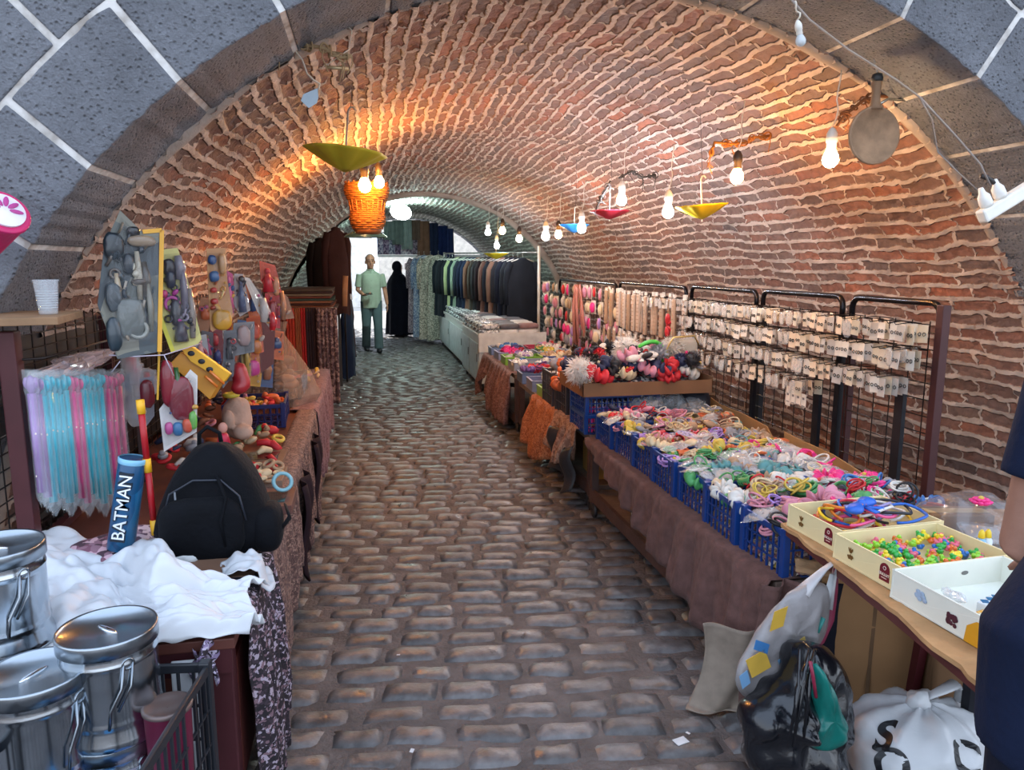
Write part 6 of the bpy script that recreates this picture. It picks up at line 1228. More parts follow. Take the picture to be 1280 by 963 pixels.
# ---- fabrics stall further down on the left
t = thing('fabric_rack', 'low rack with a bar at the far left carrying folded fabrics and scarves', 'rack', (-.65, 9.0, 0))
for x in (-1.0, -.34):
    for y in (8.55, 9.9): obj('post', MB().box((x, y, .55), (.035, .035, 1.10)), M('#4b4642', .5, .5), t)
obj('bar', MB().tube([(-1.02, 8.52, 1.10), (-.32, 8.52, 1.10)], .014, 8), M('#6b6660', .4, .7), t, smooth=True); obj('shelf', MB().box((-.67, 9.2, 1.09), (.70, 1.42, .02)), M('#5b4a40', .6), t)
FC = ['#7d4a33', '#4a2f28', '#936248', '#3d4a42', '#6b3b30', '#80705c', '#43302c', '#58483c']
for k in range(8):
    tag(obj('folded_fabric', MB().box((-.67 + U(-.02, .02), 9.05, 1.115 + k * .026), (.62, 1.0, .024), rotm(0, 0, U(-2, 2))), M(FC[k], .85, bump=.3), bevel=.01), '%s folded fabric, layer %s from the bottom of the pile at the left' % (['rust', 'dark brown', 'tan', 'green grey', 'red brown', 'olive beige', 'deep brown', 'brown grey'][k], ['one', 'two', 'three', 'four', 'five', 'six', 'seven', 'eight'][k]), 'fabric')
SF = [(-.98, .09, '#5a2c22', 'dark rust', 1), (-.90, .09, '#6e2f22', 'rust', 1), (-.81, .08, '#a8392a', 'orange red', .95), (-.735, .05, '#8f5236', 'tan orange', .95), (-.68, .07, '#a02626', 'bright red', .95), (-.61, .07, '#33262b', 'plum black', .98), (-.55, .06, '#3f2b2c', 'dark plum', .98)]
for x, w_, c_, nm, ln in SF:
    tag(obj('scarf', MB().grid(lambda u, v, x=x, w_=w_, ln=ln: (x + (u - .5) * w_ * 1.1, 8.48 - .02 * abs(sin(u * 9 + x * 30)) - .015 * sin(v * 5), 1.11 - ln * v), 16, 14), M(c_, .85, bump=.3, sheen=.3), smooth=True, solid=.008), '%s plain scarf hanging from the bar at the far left' % nm, 'scarf')
for k, (x, w_) in enumerate(((-.475, .10), (-.375, .11))):
    tag(obj('scarf', MB().grid(lambda u, v, x=x, w_=w_: (x + (u - .5) * w_ * 1.15, 8.44 - .03 * abs(sin(u * 8 + k)) - .015 * sin(v * 6), 1.11 - 1.06 * v), 16, 18), speckle(['#4b3436', '#7a5c58', '#5a4042', '#9c8078'], 40, .85, .3), smooth=True, solid=.012), 'brown leopard patterned scarf reaching the floor, %s of the two' % ('left', 'right')[k], 'scarf')
obj_f = MB()
tag(obj('fringe', MB().box((-.67, 8.50, 1.085), (.70, .07, .05)), M('#8f5f36', .8, bump=1), bevel=.02), 'amber folded scarf tops lying along the bar at the far left', 'fabric')
# coats hanging high
garment('dark brown coat hanging high at the left end of the aisle', (-.33, 9.6, 2.06), '#3a211d', 1.05, .5, .27, 'coat', None, .75)
garment('long black coat hanging left of the dark brown one', (-.56, 10.2, 1.95), '#201716', 1.05, .5, .26, 'coat', None, .7)
tag(obj('scarf', MB().tube([P(432, 345, 'y', 9.3), P(431, 366, 'y', 9.3), P(431, 383, 'y', 9.3)], [.03, .032, .03], 10, sq=.4), M('#b8835c', .8), smooth=True), 'light tan strip hanging below the dark brown coat', 'scarf')
garment('navy trousers length garment hanging behind the leopard scarves', (-.26, 10.4, 1.10), '#1c2a42', 1.0, 1.2, .3, 'garment', None, 0)
garment('slate blue garment hanging next to the navy one', (-.27, 11.0, 1.12), '#2c3c4c', .95, 1.2, .3, 'garment', None, 0)
garment('wine coloured garment hanging farther along on the left', (-.26, 11.6, 1.12), '#3f2c30', .9, 1.2, .3, 'garment', None, 0)
t = thing('garment_rail', 'low rail on the left holding the navy and slate garments', 'rail', (-.3, 10.9, 0)); obj('bar', MB().tube([(-.27, 10.2, 1.13), (-.27, 12.2, 1.13)], .012, 8), WIRE, t)
for y in (10.2, 12.2): obj('post', MB().tube([(-.27, y, 0), (-.27, y, 1.13)], .012, 8), WIRE, t)
garment('white shirt hanging against the bright opening behind the brown coat', (-.31, 10.7, 2.05), '#cfd0d2', .9, .9, .3, 'shirt', None, .4)
# ---- far end: lintel rail with hanging scarves, and skirts higher up
FY = 16.6
zl = P(500, 320, 'y', FY).z; xa = P(472, 320, 'y', FY).x; xb = P(526, 320, 'y', FY).x
t = thing('overhead_rail', 'white rail across the far end with printed scarves above it', 'rail', (xa, FY, zl)); obj('bar', MB().bar((xa, FY, zl), (2.6, FY, zl), .05, .05), M('#cfd2d8', .4), t)
obj('upright', MB().tube([(xb, FY, 0), (xb, FY, zl + .45)], .02, 8), M('#8d9095', .4, .5), t); obj('upright', MB().tube([(xa + .02, FY, zl), (xa + .02, FY, zl + .5)], .015, 8), M('#8d9095', .4, .5), t)
sc = [('#a9a9c2', '#6f6a90', '#d2d0de'), ('#8a7898', '#5d4f70', '#b0a4bc'), ('#9aa4bf', '#c9cddb', '#6b7390'), ('#74648a', '#94849f', '#4f4462'), ('#d5d5de', '#a8a8ba', '#eceaf0'), ('#a79fb5', '#d2ccd8', '#7a7288'), ('#59505f', '#807484', '#a79bab'), ('#c9c3d0', '#9088a0', '#e2dfe6')]
for k, cs in enumerate(sc):
    x = xa + .06 + k * .125; tag(obj('scarf', MB().grid(lambda u, v, x=x: (x + (u - .5) * .12, FY - .03 + .02 * sin(u * 12), zl + .50 - .47 * v), 10, 8), speckle(cs, 30, .8, .3), smooth=True, solid=.01), '%s printed scarf above the white rail, number %s from its left end' % (['pale lilac', 'mauve', 'blue grey', 'purple', 'white', 'pale grey', 'dark grey', 'cream lilac'][k], ['one', 'two', 'three', 'four', 'five', 'six', 'seven', 'eight'][k]), 'scarf')
hi = [(486, 12, '#7c8f8c', 'grey green'), (497, 13, '#70827f', 'dull green'), (508, 12, '#8fa3a0', 'pale green'), (519, 12, '#66574d', 'brown grey'), (529, 14, '#7c5f4e', 'brown'), (541, 12, '#25304a', 'dark navy'), (552, 14, '#1f2d58', 'navy'), (561, 10, '#2b3a66', 'deep blue')]
for k, (px, w_, c_, nm) in enumerate(hi):
    y = 16.3; a = P(px, 262, 'y', y); b = P(px, 300 + (k % 3) * 6 + (14 if k > 3 else 0) + (6 if px > 535 else 0), 'y', y); ww = w_ / F * y
    za = min(a.z, VZ + math.sqrt(2.2 ** 2 - (a.x - VX) ** 2) - .02)
    tag(obj('hanging_skirt', MB().grid(lambda u, v: (a.x + (u - .5) * ww * (1 + .1 * v), y - .03 + .03 * sin(u * 14), za + (b.z - za) * v), 14, 8), M(c_, .85, bump=.2), smooth=True, solid=.015), '%s skirt hanging high at the far end of the tunnel' % nm, 'skirt')
tag(obj('clothes_display', MB().grid(lambda u, v: (1.05 + u * .55, 17.3 + .05 * sin(u * 20), 1.45 - 1.35 * v), 24, 10), speckle(['#5f4f55', '#a59a9c', '#3a3540', '#c9bfc0'], 14, .8, .3), smooth=True, solid=.02), 'row of dark printed garments hanging beyond the woman in black', 'garments', kind='stuff')
tag(obj('clothes_display', MB().box((1.25, 17.35, 1.52), (.7, .2, .16)), M('#cfc6c4', .8, bump=.5), bevel=.03), 'pale folded goods above the garments beyond the woman in black', 'garments')
# ============================================================ RIGHT FRONT: yellow boxes, bags, people
random.seed(51)
def W(px, py, d): return Vector((0, 0, H)) + ray(px, py) * d
# table of cardboard with cream boxes
t = thing('front_table', 'folding table under a cardboard sheet at the right front', 'table', (1.65, 1.7, 0))
top = [(1.365, 2.20, .715), (1.30, 1.62, .715), (1.245, 1.22, .715), (2.0, 1.16, .715), (2.25, 2.18, .715)]
obj('table_top', MB().prism([(x + .02, y, z - .035) for x, y, z in top], (0, 0, .03)), M('#5a2c2a', .5), t)
rg = random.Random(4); e = []
for i in range(5):
    a, b = Vector(top[i]), Vector(top[(i + 1) % 5])
    for k in range(10): e.append(a.lerp(b, k / 10) + Vector((rg.uniform(-.006, .006), rg.uniform(-.004, .004), rg.uniform(-.003, .003))))
obj('cardboard_sheet', MB().prism(e, (0, 0, .012)), M('#b58d63', .85, var=.2, sc=12, bump=.4), t)
a = P(1165, 768, 'y', 1.95); b = P(1132, 912, 'z', 0); obj('leg', MB().bar((a.x, a.y, .70), (b.x, b.y, 0), .03), M('#4a161d', .4), t)
a = P(1217, 830, 'y', 1.72); b = P(1204, 950, 'z', .0); obj('leg', MB().bar((a.x, a.y, .70), (a.x + .02, a.y + .02, 0), .03), M('#10131c', .4), t)
obj('leg', MB().bar((2.1, 2.0, .70), (2.1, 2.0, 0), .03), M('#10131c', .4), t); obj('leg', MB().bar((1.95, 1.25, .70), (1.95, 1.25, 0), .03), M('#10131c', .4), t)
CRM = M('#e3d3a2', .6, var=.05); CRW = M('#dfe0d4', .6, var=.05)
def tray(lb, c, d, rz, m, open_=True, logos=(), plant=None):
    t = thing('cream_box', lb, 'box', c, rz); x, y, z = d; w_ = .006; mb = MB()
    mb.box((0, 0, .004), (x, y, .006)); 
    for s_ in (-1, 1): mb.box((s_ * (x / 2 - w_ / 2), 0, z / 2), (w_, y, z)); mb.box((0, s_ * (y / 2 - w_ / 2), z / 2), (x, w_, z))
    obj('box_body', mb, m, t, local=True, bevel=.001)
    return t
LR = M('#6e1526', .45)
def logo(t, c0, fx, yy, zz):
    """dark red rounded sign with a pale word, on the aisle side of a box (local -x face)"""
    mb = MB(); n = 20; pts = []
    w_, h_ = .036, .05
    for k in range(9): a = PI * k / 8; pts.append((fx, yy - w_ / 2 * cos(a) * -1, zz + h_ * .15 + h_ * .32 * sin(a)))
    pts = [(fx, yy - w_ / 2, zz - h_ / 2)] + [(fx, yy - w_ / 2 * cos(PI * k / 8), zz + .008 + .018 * sin(PI * k / 8)) for k in range(9)] + [(fx, yy + w_ / 2, zz - h_ / 2)]
    lg = obj('logo', MB().prism(pts, (-.0012, 0, 0)), LR, t, local=True)
    m4 = c0
    q = m4 @ Vector((fx - .0022, yy, zz - .006)); rr_ = m4.to_3x3() @ Matrix(((0, 0, -1), (-1, 0, 0), (0, 1, 0)))
    text('lettering', 'GULLUT', .0105, q, rr_, M('#e8d9c8', .5), t, ext=.0004, bold=True)
    q = m4 @ Vector((fx - .0022, yy, zz - .016)); obj('small_line', MB().box((fx - .0016, yy, zz - .016), (.0008, .02, .0016)), M('#e8d9c8', .5), t, local=True)
    obj('emblem', MB().torus((fx - .0016, yy, zz + .012), .005, .0008, 14, 4, rot=rotm(0, 90, 0)), M('#e8d9c8', .5), t, local=True)
def plant(t, fx, yy, zz):
    mb = MB()
    for a in (-.5, 0, .5): mb.ball((fx - .001, yy + .010 * sin(a), zz + .006 * cos(a) + .004), (.0008, .003, .009), 8, 6, rot=rotm(math.degrees(-a), 0, 0))
    for a, b in ((-.008, -.008), (.0, -.006), (.008, -.009), (-.004, -.013), (.005, -.013)): mb.ball((fx - .001, yy + a, zz + b), (.0008, .0045, .0045), 8, 6)
    obj('print', mb, M('#6b4a1c', .5), t, smooth=True, local=True)
BX = [((1.56, 2.045, .728), (.37, .268, .076), .06), ((1.545, 1.77, .728), (.37, .268, .076), .06)]
boxes = []
for k, (c, d, rz) in enumerate(BX):
    t = tray(('cream box full of coloured hoops, with a dark red sign on its side', 'cream box of small bright clips, with a dark red sign on its side')[k], c, d, rz, CRM)
    m4 = Matrix.Translation(c) @ Matrix.Rotation(rz, 4, 'Z'); logo(t, m4, -d[0] / 2 - .0006, -.075, .040); plant(t, -d[0] / 2 - .0006, .06, .040); boxes.append((t, m4))
c3 = (1.525, 1.483, .728); t = tray('white box with grape prints holding a blue checked cube pack', c3, (.36, .30, .078), .06, CRW)
m43 = Matrix.Translation(c3) @ Matrix.Rotation(.06, 4, 'Z')
mb = MB(); rg = random.Random(6)
for k in range(16): mb.ball((-.1812, -.045 + rg.uniform(-.014, .014), .032 + rg.uniform(-.018, .016)), (.001, .006, .006), 8, 6)
obj('grape_print', mb, M('#4a1c2c', .5), t, smooth=True, local=True)
mb = MB()
for k in range(8): mb.ball((-.1812, .05 + rg.uniform(-.014, .014), .045 + rg.uniform(-.014, .012)), (.001, .008, .006), 8, 6)
obj('print', mb, M('#9fb4cc', .5), t, smooth=True, local=True)
obj('yellow_print', MB().prism([(-.1815, -.15, .0), (-.1815, -.085, .0), (-.1815, -.09, .04), (-.1815, -.115, .06), (-.1815, -.15, .062)], (-.0008, 0, 0)), M('#d99a1e', .5), t, local=True)
q = m43 @ Vector((.04, .143, .045)); obj('print_inside', MB().ball((.05, .1435, .045), (.012, .0006, .006), 8, 6), M('#6b6a66', .6), t, local=True)
ck = m43 @ Vector((-.03, -.07, .012)); t = thing('puzzle_cube_pack', 'blue and white checked pack inside the white box', 'toy', ck, .35)
obj('pack_body', MB().box((0, 0, .028), (.13, .10, .055)), M('#dfe6ea', .3), t, local=True, bevel=.003)
mb = MB()
for i in range(5):
    for j in range(4): mb.box((-.05 + i * .025, -.037 + j * .025, .0565), (.015, .015, .002), rotm(0, 0, 45))
obj('checks', mb, M('#2a6f9a', .4), t, local=True)
ck = m43 @ Vector((-.10, -.10, .012)); t = thing('yellow_pack', 'yellow box with white net print inside the white box', 'box', ck, .3); obj('pack_body', MB().box((0, 0, .02), (.085, .09, .042)), M('#e0a42a', .4), t, local=True, bevel=.002)
mb = MB()
for i in range(5): mb.box((-.032 + i * .016, 0, .0415), (.002, .08, .001)); mb.box((0, -.032 + i * .016, .0415), (.075, .002, .001))
obj('net_print', mb, M('#f0ead2', .4), t, local=True)
tag(obj('clear_wrap', MB().ball(m43 @ Vector((-.10, .03, .05)), (.06, .018, .012), 18, 10, rot=rotm(0, 10, 70), fn=lambda q: q * (1 + .3 * nz3(q.x * 60, q.y * 60, q.z * 60))), M('#e2e6ea', .1, alpha=.6, coat=1), smooth=False), 'twist of clear wrap over the edge of the white box', 'wrap')
# contents
hp = proto('hair_hoop', MB().tube([(.055 * cos(a), .065 * sin(a), .004 * sin(3 * a)) for a in np.linspace(-.6, PI + .6, 22)], .0042, 6))
hcol = [('yellow', '#d9b420'), ('blue', '#1f5fb8'), ('orange', '#d97a2a'), ('red', '#c8283c'), ('white', '#d9d6d0'), ('black', '#20222a'), ('pink', '#e0568a'), ('lilac', '#9a8fc0')]
for k in range(24):
    nm, cx_ = hcol[(k * 3) % 8]; c = boxes[0][1] @ Vector((U(-.10, .10), U(-.06, .06), .03 + k * .0028)); o = place(hp, c, (U(-.25, .25), U(-.25, .25), U(0, 6.28)), '%s hair hoop in the cream box of hoops' % nm, '%s hair hoops in the cream box' % nm, [M(cx_, .4)], 1.15)
    o['category'] = 'hair accessory'
t = thing('hair_clip', 'big blue hair bow clip lying on the hoops in the cream box', 'hair accessory', boxes[0][1] @ Vector((-.03, -.02, .10)), .6); obj('bow', MB().merge(bow(), Matrix.Scale(1.3, 4)), M('#1f5fc0', .4), t, smooth=True, local=True)
mc = proto('mini_clip', MB().ball((0, 0, .006), (.013, .010, .008), 10, 7, fn=lambda q: q * (1 + .25 * nz3(q.x * 150, q.y * 150, q.z * 150))).ball((.008, .004, .012), .006, 8, 6).ball((-.008, -.003, .012), .006, 8, 6))
for k in range(110):
    nm, cx_ = random.choice([('green', '#27a33a'), ('yellow', '#e6cf22'), ('yellow', '#e6cf22'), ('blue', '#1f6fc0'), ('orange', '#e06a22'), ('pink', '#e0607a'), ('lime', '#8fcf2e'), ('green', '#27a33a')])
    c = boxes[1][1] @ Vector((U(-.15, .165), U(-.11, .11), .012 + U(0, .022) + .02)); o = place(mc, c, (U(-.6, .6), U(-.6, .6), U(0, 6.28)), 'tiny %s hair clip in the cream box of bright clips' % nm, 'tiny %s hair clips in the cream box' % nm, [M(cx_, .35, coat=.4)], U(.9, 1.2)); o['category'] = 'hair clip'
# goods behind the boxes
tag(obj('netting', MB().grid(lambda u, v: (1.95 + (u - .5) * .36, 2.0 + (v - .5) * .4, .73 + .12 * (sin(PI * u) * sin(PI * v)) ** .6 + .03 * nz3(u * 6, v * 6, 3)), 40, 40), M('#8a8688', .15, alpha=.4, coat=1), smooth=False), 'shiny clear mesh bag lying at the back of the front table', 'bag')
for k in range(22):
    nm = random.choice(['green', 'yellow', 'hot_pink', 'red', 'lilac', 'white', 'blue', 'black']); acc(random.choice(['hair_ties', 'tangled_hair_ties']), (U(1.72, 1.95), U(2.26, 2.48), .70 + U(0, .07)), nm, 'in the neon pile above the cream hoop box', U(.9, 1.25), 50)
for k in range(16): acc('scrunchie' if k % 2 else 'hair_ties', (U(1.60, 1.80), U(2.22, 2.34), .715 + U(0, .03)), random.choice(['hot_pink', 'red', 'pink', 'brown', 'green']), 'between the heap and the cream hoop box', U(1.1, 1.5), 30)
tag(obj('netting', MB().grid(lambda u, v: (1.83 + (u - .5) * .34, 2.36 + (v - .5) * .28, .62 + .07 * (sin(PI * u) * sin(PI * v)) ** .5 + .02 * nz3(u * 8, v * 8, 3)), 24, 20), speckle(['#7a3f55', '#3a6a4a', '#8a7a3a', '#4a4a6a', '#a05a6a'], 70, .7, .2), smooth=True), 'mixed neon ties under the neon pile', 'hair accessories', kind='stuff')
for k, (x, y, rz, cl, lb) in enumerate(((1.90, 1.60, .3, '#d06a30', 'orange packet lying behind the box of bright clips'), (1.80, 1.78, -.4, '#d9d5cf', 'clear white packet behind the cream boxes'), (1.98, 1.78, .2, '#8f3f46', 'dark red lace packet at the back of the front table'), (1.82, 1.50, .7, '#cf3f8f', 'pink pens packet beside the white box'), (1.95, 1.42, .1, '#5fae4a', 'green card packet beside the person'), (2.05, 1.60, -.2, '#c9b08f', 'beige packet at the back of the front table'), (1.88, 1.90, 1.0, '#b9b4b0', 'silvery packet behind the cream hoop box'), (2.06, 1.92, .5, '#3fae4a', 'neon green coil packet at the wall side'))):
    t = thing('flat_packet', lb, 'packet', (x, y, .729 + .004 * k), rz); obj('insert', MB().box((0, 0, .006), (.15, .10, .008)), M(cl, .5), t, local=True, bevel=.002)
    obj('film', MB().grid(lambda u, v: ((u - .5) * .19, (v - .5) * .13, .012 + .012 * sin(PI * u) * sin(PI * v) + .006 * nz3(u * 8, v * 8, k)), 14, 12), CLEAR, t, local=True)
for k, (px, cl) in enumerate(((1229, 'blue'), (1237, 'white'))):
    c = P(px, 652, 'y', 1.80); t = thing('glue_bottle', '%s small bottle with yellow cap, %s of the pair beside the person' % (cl, ('left', 'right')[k]), 'bottle', (c.x, c.y, .73))
    obj('bottle', MB().lathe([(.001, 0), (.012, 0), (.013, .004), (.013, .055), (.008, .062)], 14), M('#7fb0cf' if k == 0 else '#cfd8dc', .4), t, smooth=True, local=True); obj('cap', MB().lathe([(.008, .062), (.010, .064), (.008, .08), (.003, .088), (.001, .088)], 12), M('#e0c02a', .4), t, smooth=True, local=True)
tag(obj('pink_flower', MB().merge(flower(), Matrix.Translation(P(1226, 628, 'y', 1.82))), [PA['hot_pink'], PA['yellow']], smooth=True), 'magenta flower tip above the pair of small bottles', 'flower')
cbox('low brown box at the wall side behind the cream hoop box', (1.90, 2.04, .728), (.2, .1, .06), -.2, CARDD)
# ---- big cartons under the table
def carton(lb, c, d, rz, m, seed, flaps=True):
    t = thing('cardboard_carton', lb, 'box', c, rz); x, y, z = d; rg = random.Random(seed)
    for nm, a, b in (('front_wall', (-x / 2, -y / 2), (x / 2, -y / 2)), ('side_wall', (-x / 2, y / 2), (-x / 2, -y / 2)), ('side_wall', (x / 2, -y / 2), (x / 2, y / 2)), ('back_wall', (x / 2, y / 2), (-x / 2, y / 2))):
        a = Vector(a + (0,)); b = Vector(b + (0,)); n_ = Vector((b - a).normalized()).cross(Vector((0, 0, 1))); tops = [z + rg.uniform(-.022, .012) for _ in range(15)]
        def fn(u, v): 
            k = u * 14; i = min(13, int(k)); zt = tops[i] + (tops[i + 1] - tops[i]) * (k - i); return a.lerp(b, u) + n_ * (.012 * sin(PI * v) * sin(PI * u) + .005 * nz3(u * 6, v * 6, seed)) + Vector((0, 0, zt * v))
        obj(nm, MB().grid(fn, 28, 16), m, t, local=True, smooth=True, solid=.005)
    if flaps: obj('flap', MB().grid(lambda u, v: (-x / 2 + u * x, -y / 2 - .01 - v * .09 * (1 + .2 * sin(u * 9)), z - .01 + .03 * sin(v * 2.4) - .03 * v + .012 * nz3(u * 9, v * 5, seed)), 26, 8), M('#a08060', .9, var=.25, sc=12, bump=.5), t, local=True, smooth=True, solid=.004)
    obj('crease', MB().bar((-x * .5 + x * .58, -y / 2 - .0125, .01), (-x * .5 + x * .60, -y / 2 - .0125, z - .03), .012, .003, up=(0, 1, 0)), M('#6f5640', .9), t, local=True)
    return t
carton('big torn brown carton standing behind the shopping bags', (1.70, 2.235, .0), (.46, .20, .585), -.46, M('#a07a55', .85, var=.12, sc=4, bump=.2), 3)
carton('second big brown carton under the front table, behind the red leg', (2.10, 1.98, .0), (.52, .3, .50), -.46, M('#7d5f45', .85, var=.12, sc=4, bump=.2), 5, False)
tag(obj('shadow_sheet', MB().grid(lambda u, v: (1.50 + u * .5, 2.19 - .02 * sin(u * 9), .50 - .42 * v), 20, 10), M('#20202a', .9), smooth=True, solid=.006), 'dark sheet painted as the shadow under the nearest blue crate', 'cloth')  # navy sheet standing in for the shadow below the crate
# ---- bags
def polybag(lb, poly, dist, depth, mats, name='shopping_bag', wr=.25, seed=1, sub=None, extra=None, sc=30, nrm=(.25, -1, 0)):
    c0 = W(poly[0][0], poly[0][1], dist); c0 = Vector(c0); pts = [PN(a, b, c0, nrm) for a, b in poly]; n = Vector(nrm).normalized(); cen = sum(pts, Vector()) / len(pts)
    m = len(pts) * 6; con = []
    for k in range(m):
        e = k / 6; i = int(e); f_ = e - i; L_ = len(pts); p0, p1, p2, p3 = pts[(i - 1) % L_], pts[i % L_], pts[(i + 1) % L_], pts[(i + 2) % L_]
        con.append(.5 * ((2 * p1) + (-p0 + p2) * f_ + (2 * p0 - 5 * p1 + 4 * p2 - p3) * f_ ** 2 + (-p0 + 3 * p1 - 3 * p2 + p3) * f_ ** 3))
    mb = MB(); nr = 12; vs = []; fs = []
    for side in (1, -1):
        k0 = len(vs)
        for r in range(nr + 1):
            q = r / nr
            for k in range(m):
                p = cen + (con[k] - cen) * q; a = 2 * PI * k / m
                w_ = 1 + wr * (nz3(p.x * sc + seed, p.y * sc, p.z * sc * .5) + .7 * sin(a * 7 + 3 * nz3(p.x * 9, p.z * 9, seed)) * q * .4)
                vs.append(p + n * side * depth * math.sqrt(max(0, 1 - q ** 2.4)) * w_)
        for r in range(nr):
            for k in range(m): fs.append((k0 + r * m + k, k0 + r * m + (k + 1) % m, k0 + (r + 1) * m + (k + 1) % m, k0 + (r + 1) * m + k))
    mb.add(vs, fs); t = thing(name, lb, 'bag', (cen.x, cen.y, min(p.z for p in pts)))
    obj('bag_body', mb, mats, t, smooth=True); return t, c0, cen, n
t, c0, cen, n = polybag('pale shopping bag with yellow and blue print hanging from the front table', [(990, 740), (1020, 728), (1036, 738), (1034, 775), (1025, 805), (990, 850), (945, 877), (919, 850), (945, 795), (968, 762)], 2.15, .032, M('#8f8b8b', .35, var=.15, bump=.4, bsc=25), seed=2, wr=.5, sc=22)
def patch(nm, q, col, off=.04): obj(nm, MB().grid(lambda u, v: PN(q[0][0] + (q[1][0] - q[0][0]) * u + (q[3][0] - q[0][0]) * v, q[0][1] + (q[1][1] - q[0][1]) * u + (q[3][1] - q[0][1]) * v, c0 - Vector((.0, off, 0)) , (.25, -1, 0)), 8, 8), M(col, .4), t, solid=.001)
for nm, q, cl in (('print_yellow', [(968, 765), (985, 758), (980, 778), (962, 790)], '#c9a23a'), ('print_blue', [(945, 800), (962, 806), (958, 822), (942, 812)], '#3f78b0'), ('print_yellow', [(932, 826), (956, 812), (962, 830), (940, 848)], '#cfa844'), ('print_blue', [(924, 846), (934, 838), (938, 852), (928, 862)], '#6f9ac0'), ('print_yellow', [(990, 806), (1006, 796), (1008, 806), (992, 816)], '#b59a4a'), ('print_blue', [(972, 826), (986, 818), (988, 830), (976, 836)], '#5f88a8')): patch(nm, q, cl)
obj('handle', MB().tube([PN(a, b, c0, (.25, -1, 0)) for a, b in ((1002, 742), (1012, 730), (1030, 712), (1046, 700), (1040, 735), (1034, 760))], [.03, .022, .012, .008, .012, .02], 8, sq=.3), M('#b5b2b3', .35, bump=.2), t, smooth=True)
obj('pink_side', MB().tube([PN(a, b, c0, (.25, -1, 0)) for a, b in ((1046, 704), (1043, 740), (1038, 775), (1026, 800), (1008, 815))], [.008, .012, .014, .016, .01], 8, sq=.5), M('#8f2448', .4), t, smooth=True)
obj('white_side', MB().tube([PN(a, b, c0, (.25, -1, 0)) for a, b in ((1040, 718), (1034, 750), (1026, 775))], [.008, .016, .012], 8, sq=.4), M('#cfd4d6', .4), t, smooth=True)
obj('teal_print', MB().tube([PN(a, b, c0 - Vector((0, .03, 0)), (.25, -1, 0)) for a, b in ((1028, 772), (1020, 790))], .012, 8, sq=.3), M('#2f7f78', .4), t, smooth=True)
BLKB = M('#0e1016', .22, var=.3, bump=.6, bsc=14, coat=.3)
t, c0, cen, n = polybag('black plastic bag on the cobbles below the pale shopping bag', [(1000, 806), (1020, 804), (1040, 816), (1050, 850), (1052, 900), (1048, 950), (1030, 990), (985, 1000), (945, 975), (931, 930), (936, 893), (960, 870), (985, 850)], 2.05, .10, BLKB, wr=.6, seed=5, sc=22)
rg = random.Random(3)
for k in range(5):
    a = rg.uniform(0, 1); x0 = 1005 + rg.uniform(-6, 20); q = [(x0, 812), (x0 - 10 + rg.uniform(-18, 14), 850 + rg.uniform(0, 20)), (x0 - 25 + rg.uniform(-30, 25), 900 + rg.uniform(0, 40))]
    obj('fold', MB().tube([PN(u_, v_, c0 - Vector((0, .055 + .03 * i, 0)), (.25, -1, 0)) for i, (u_, v_) in enumerate(q)], [.004, .008, .003], 6, sq=.6), BLKB, t, smooth=True)
t, c0, cen, n = polybag('teal green plastic bag bulging out beside the black bag', [(1018, 832), (1028, 840), (1040, 868), (1054, 905), (1052, 925), (1034, 938), (1014, 934), (1010, 912), (1020, 885)], 1.97, .04, M('#0f6f66', .3, bump=.4, bsc=20, var=.2), wr=.4, seed=8)
obj('red_seam', MB().tube([PN(a, b, c0 - Vector((0, .02, 0)), (.25, -1, 0)) for a, b in ((1013, 828), (1017, 850), (1020, 872))], .005, 6), M('#8a2440', .4), t, smooth=True)
# white bag with black letters
c = Vector((1.60, 1.76, .15)); rad = Vector((.215, .18, .155))
def wbf(q):
    r_ = 1 + .10 * nz3(q.x * 9, q.y * 9, q.z * 9 + 5) + .05 * nz3(q.x * 30, q.y * 30, q.z * 30); a = math.atan2(q.y, q.x)
    if q.z > .07: r_ *= 1 + .05 * sin(a * 9)
    return Vector((q.x * r_, q.y * r_, max(q.z * r_, -.145)))
t = thing('shopping_bag', 'white plastic bag with bold black letters lying on the cobbles', 'bag', (c.x, c.y, 0)); WB = M('#cdd0d3', .3, var=.05, bump=.35, bsc=16)
obj('bag_body', MB().ball(c, rad, 56, 36, fn=wbf, p=.9), WB, t, smooth=True)
obj('knot', MB().ball(c + Vector((-.02, 0, .165)), (.035, .03, .03), 16, 10, fn=lambda q: q * (1 + .4 * nz3(q.x * 50, q.y * 50, q.z * 50))), WB, t, smooth=True)
obj('handle', MB().tube([c + Vector((.0, 0, .17)), c + Vector((.06, .0, .19)), c + Vector((.10, .0, .205)), c + Vector((.13, .01, .17)), c + Vector((.12, .01, .14))], [.012, .02, .022, .018, .012], 8, sq=.4), WB, t, smooth=True)
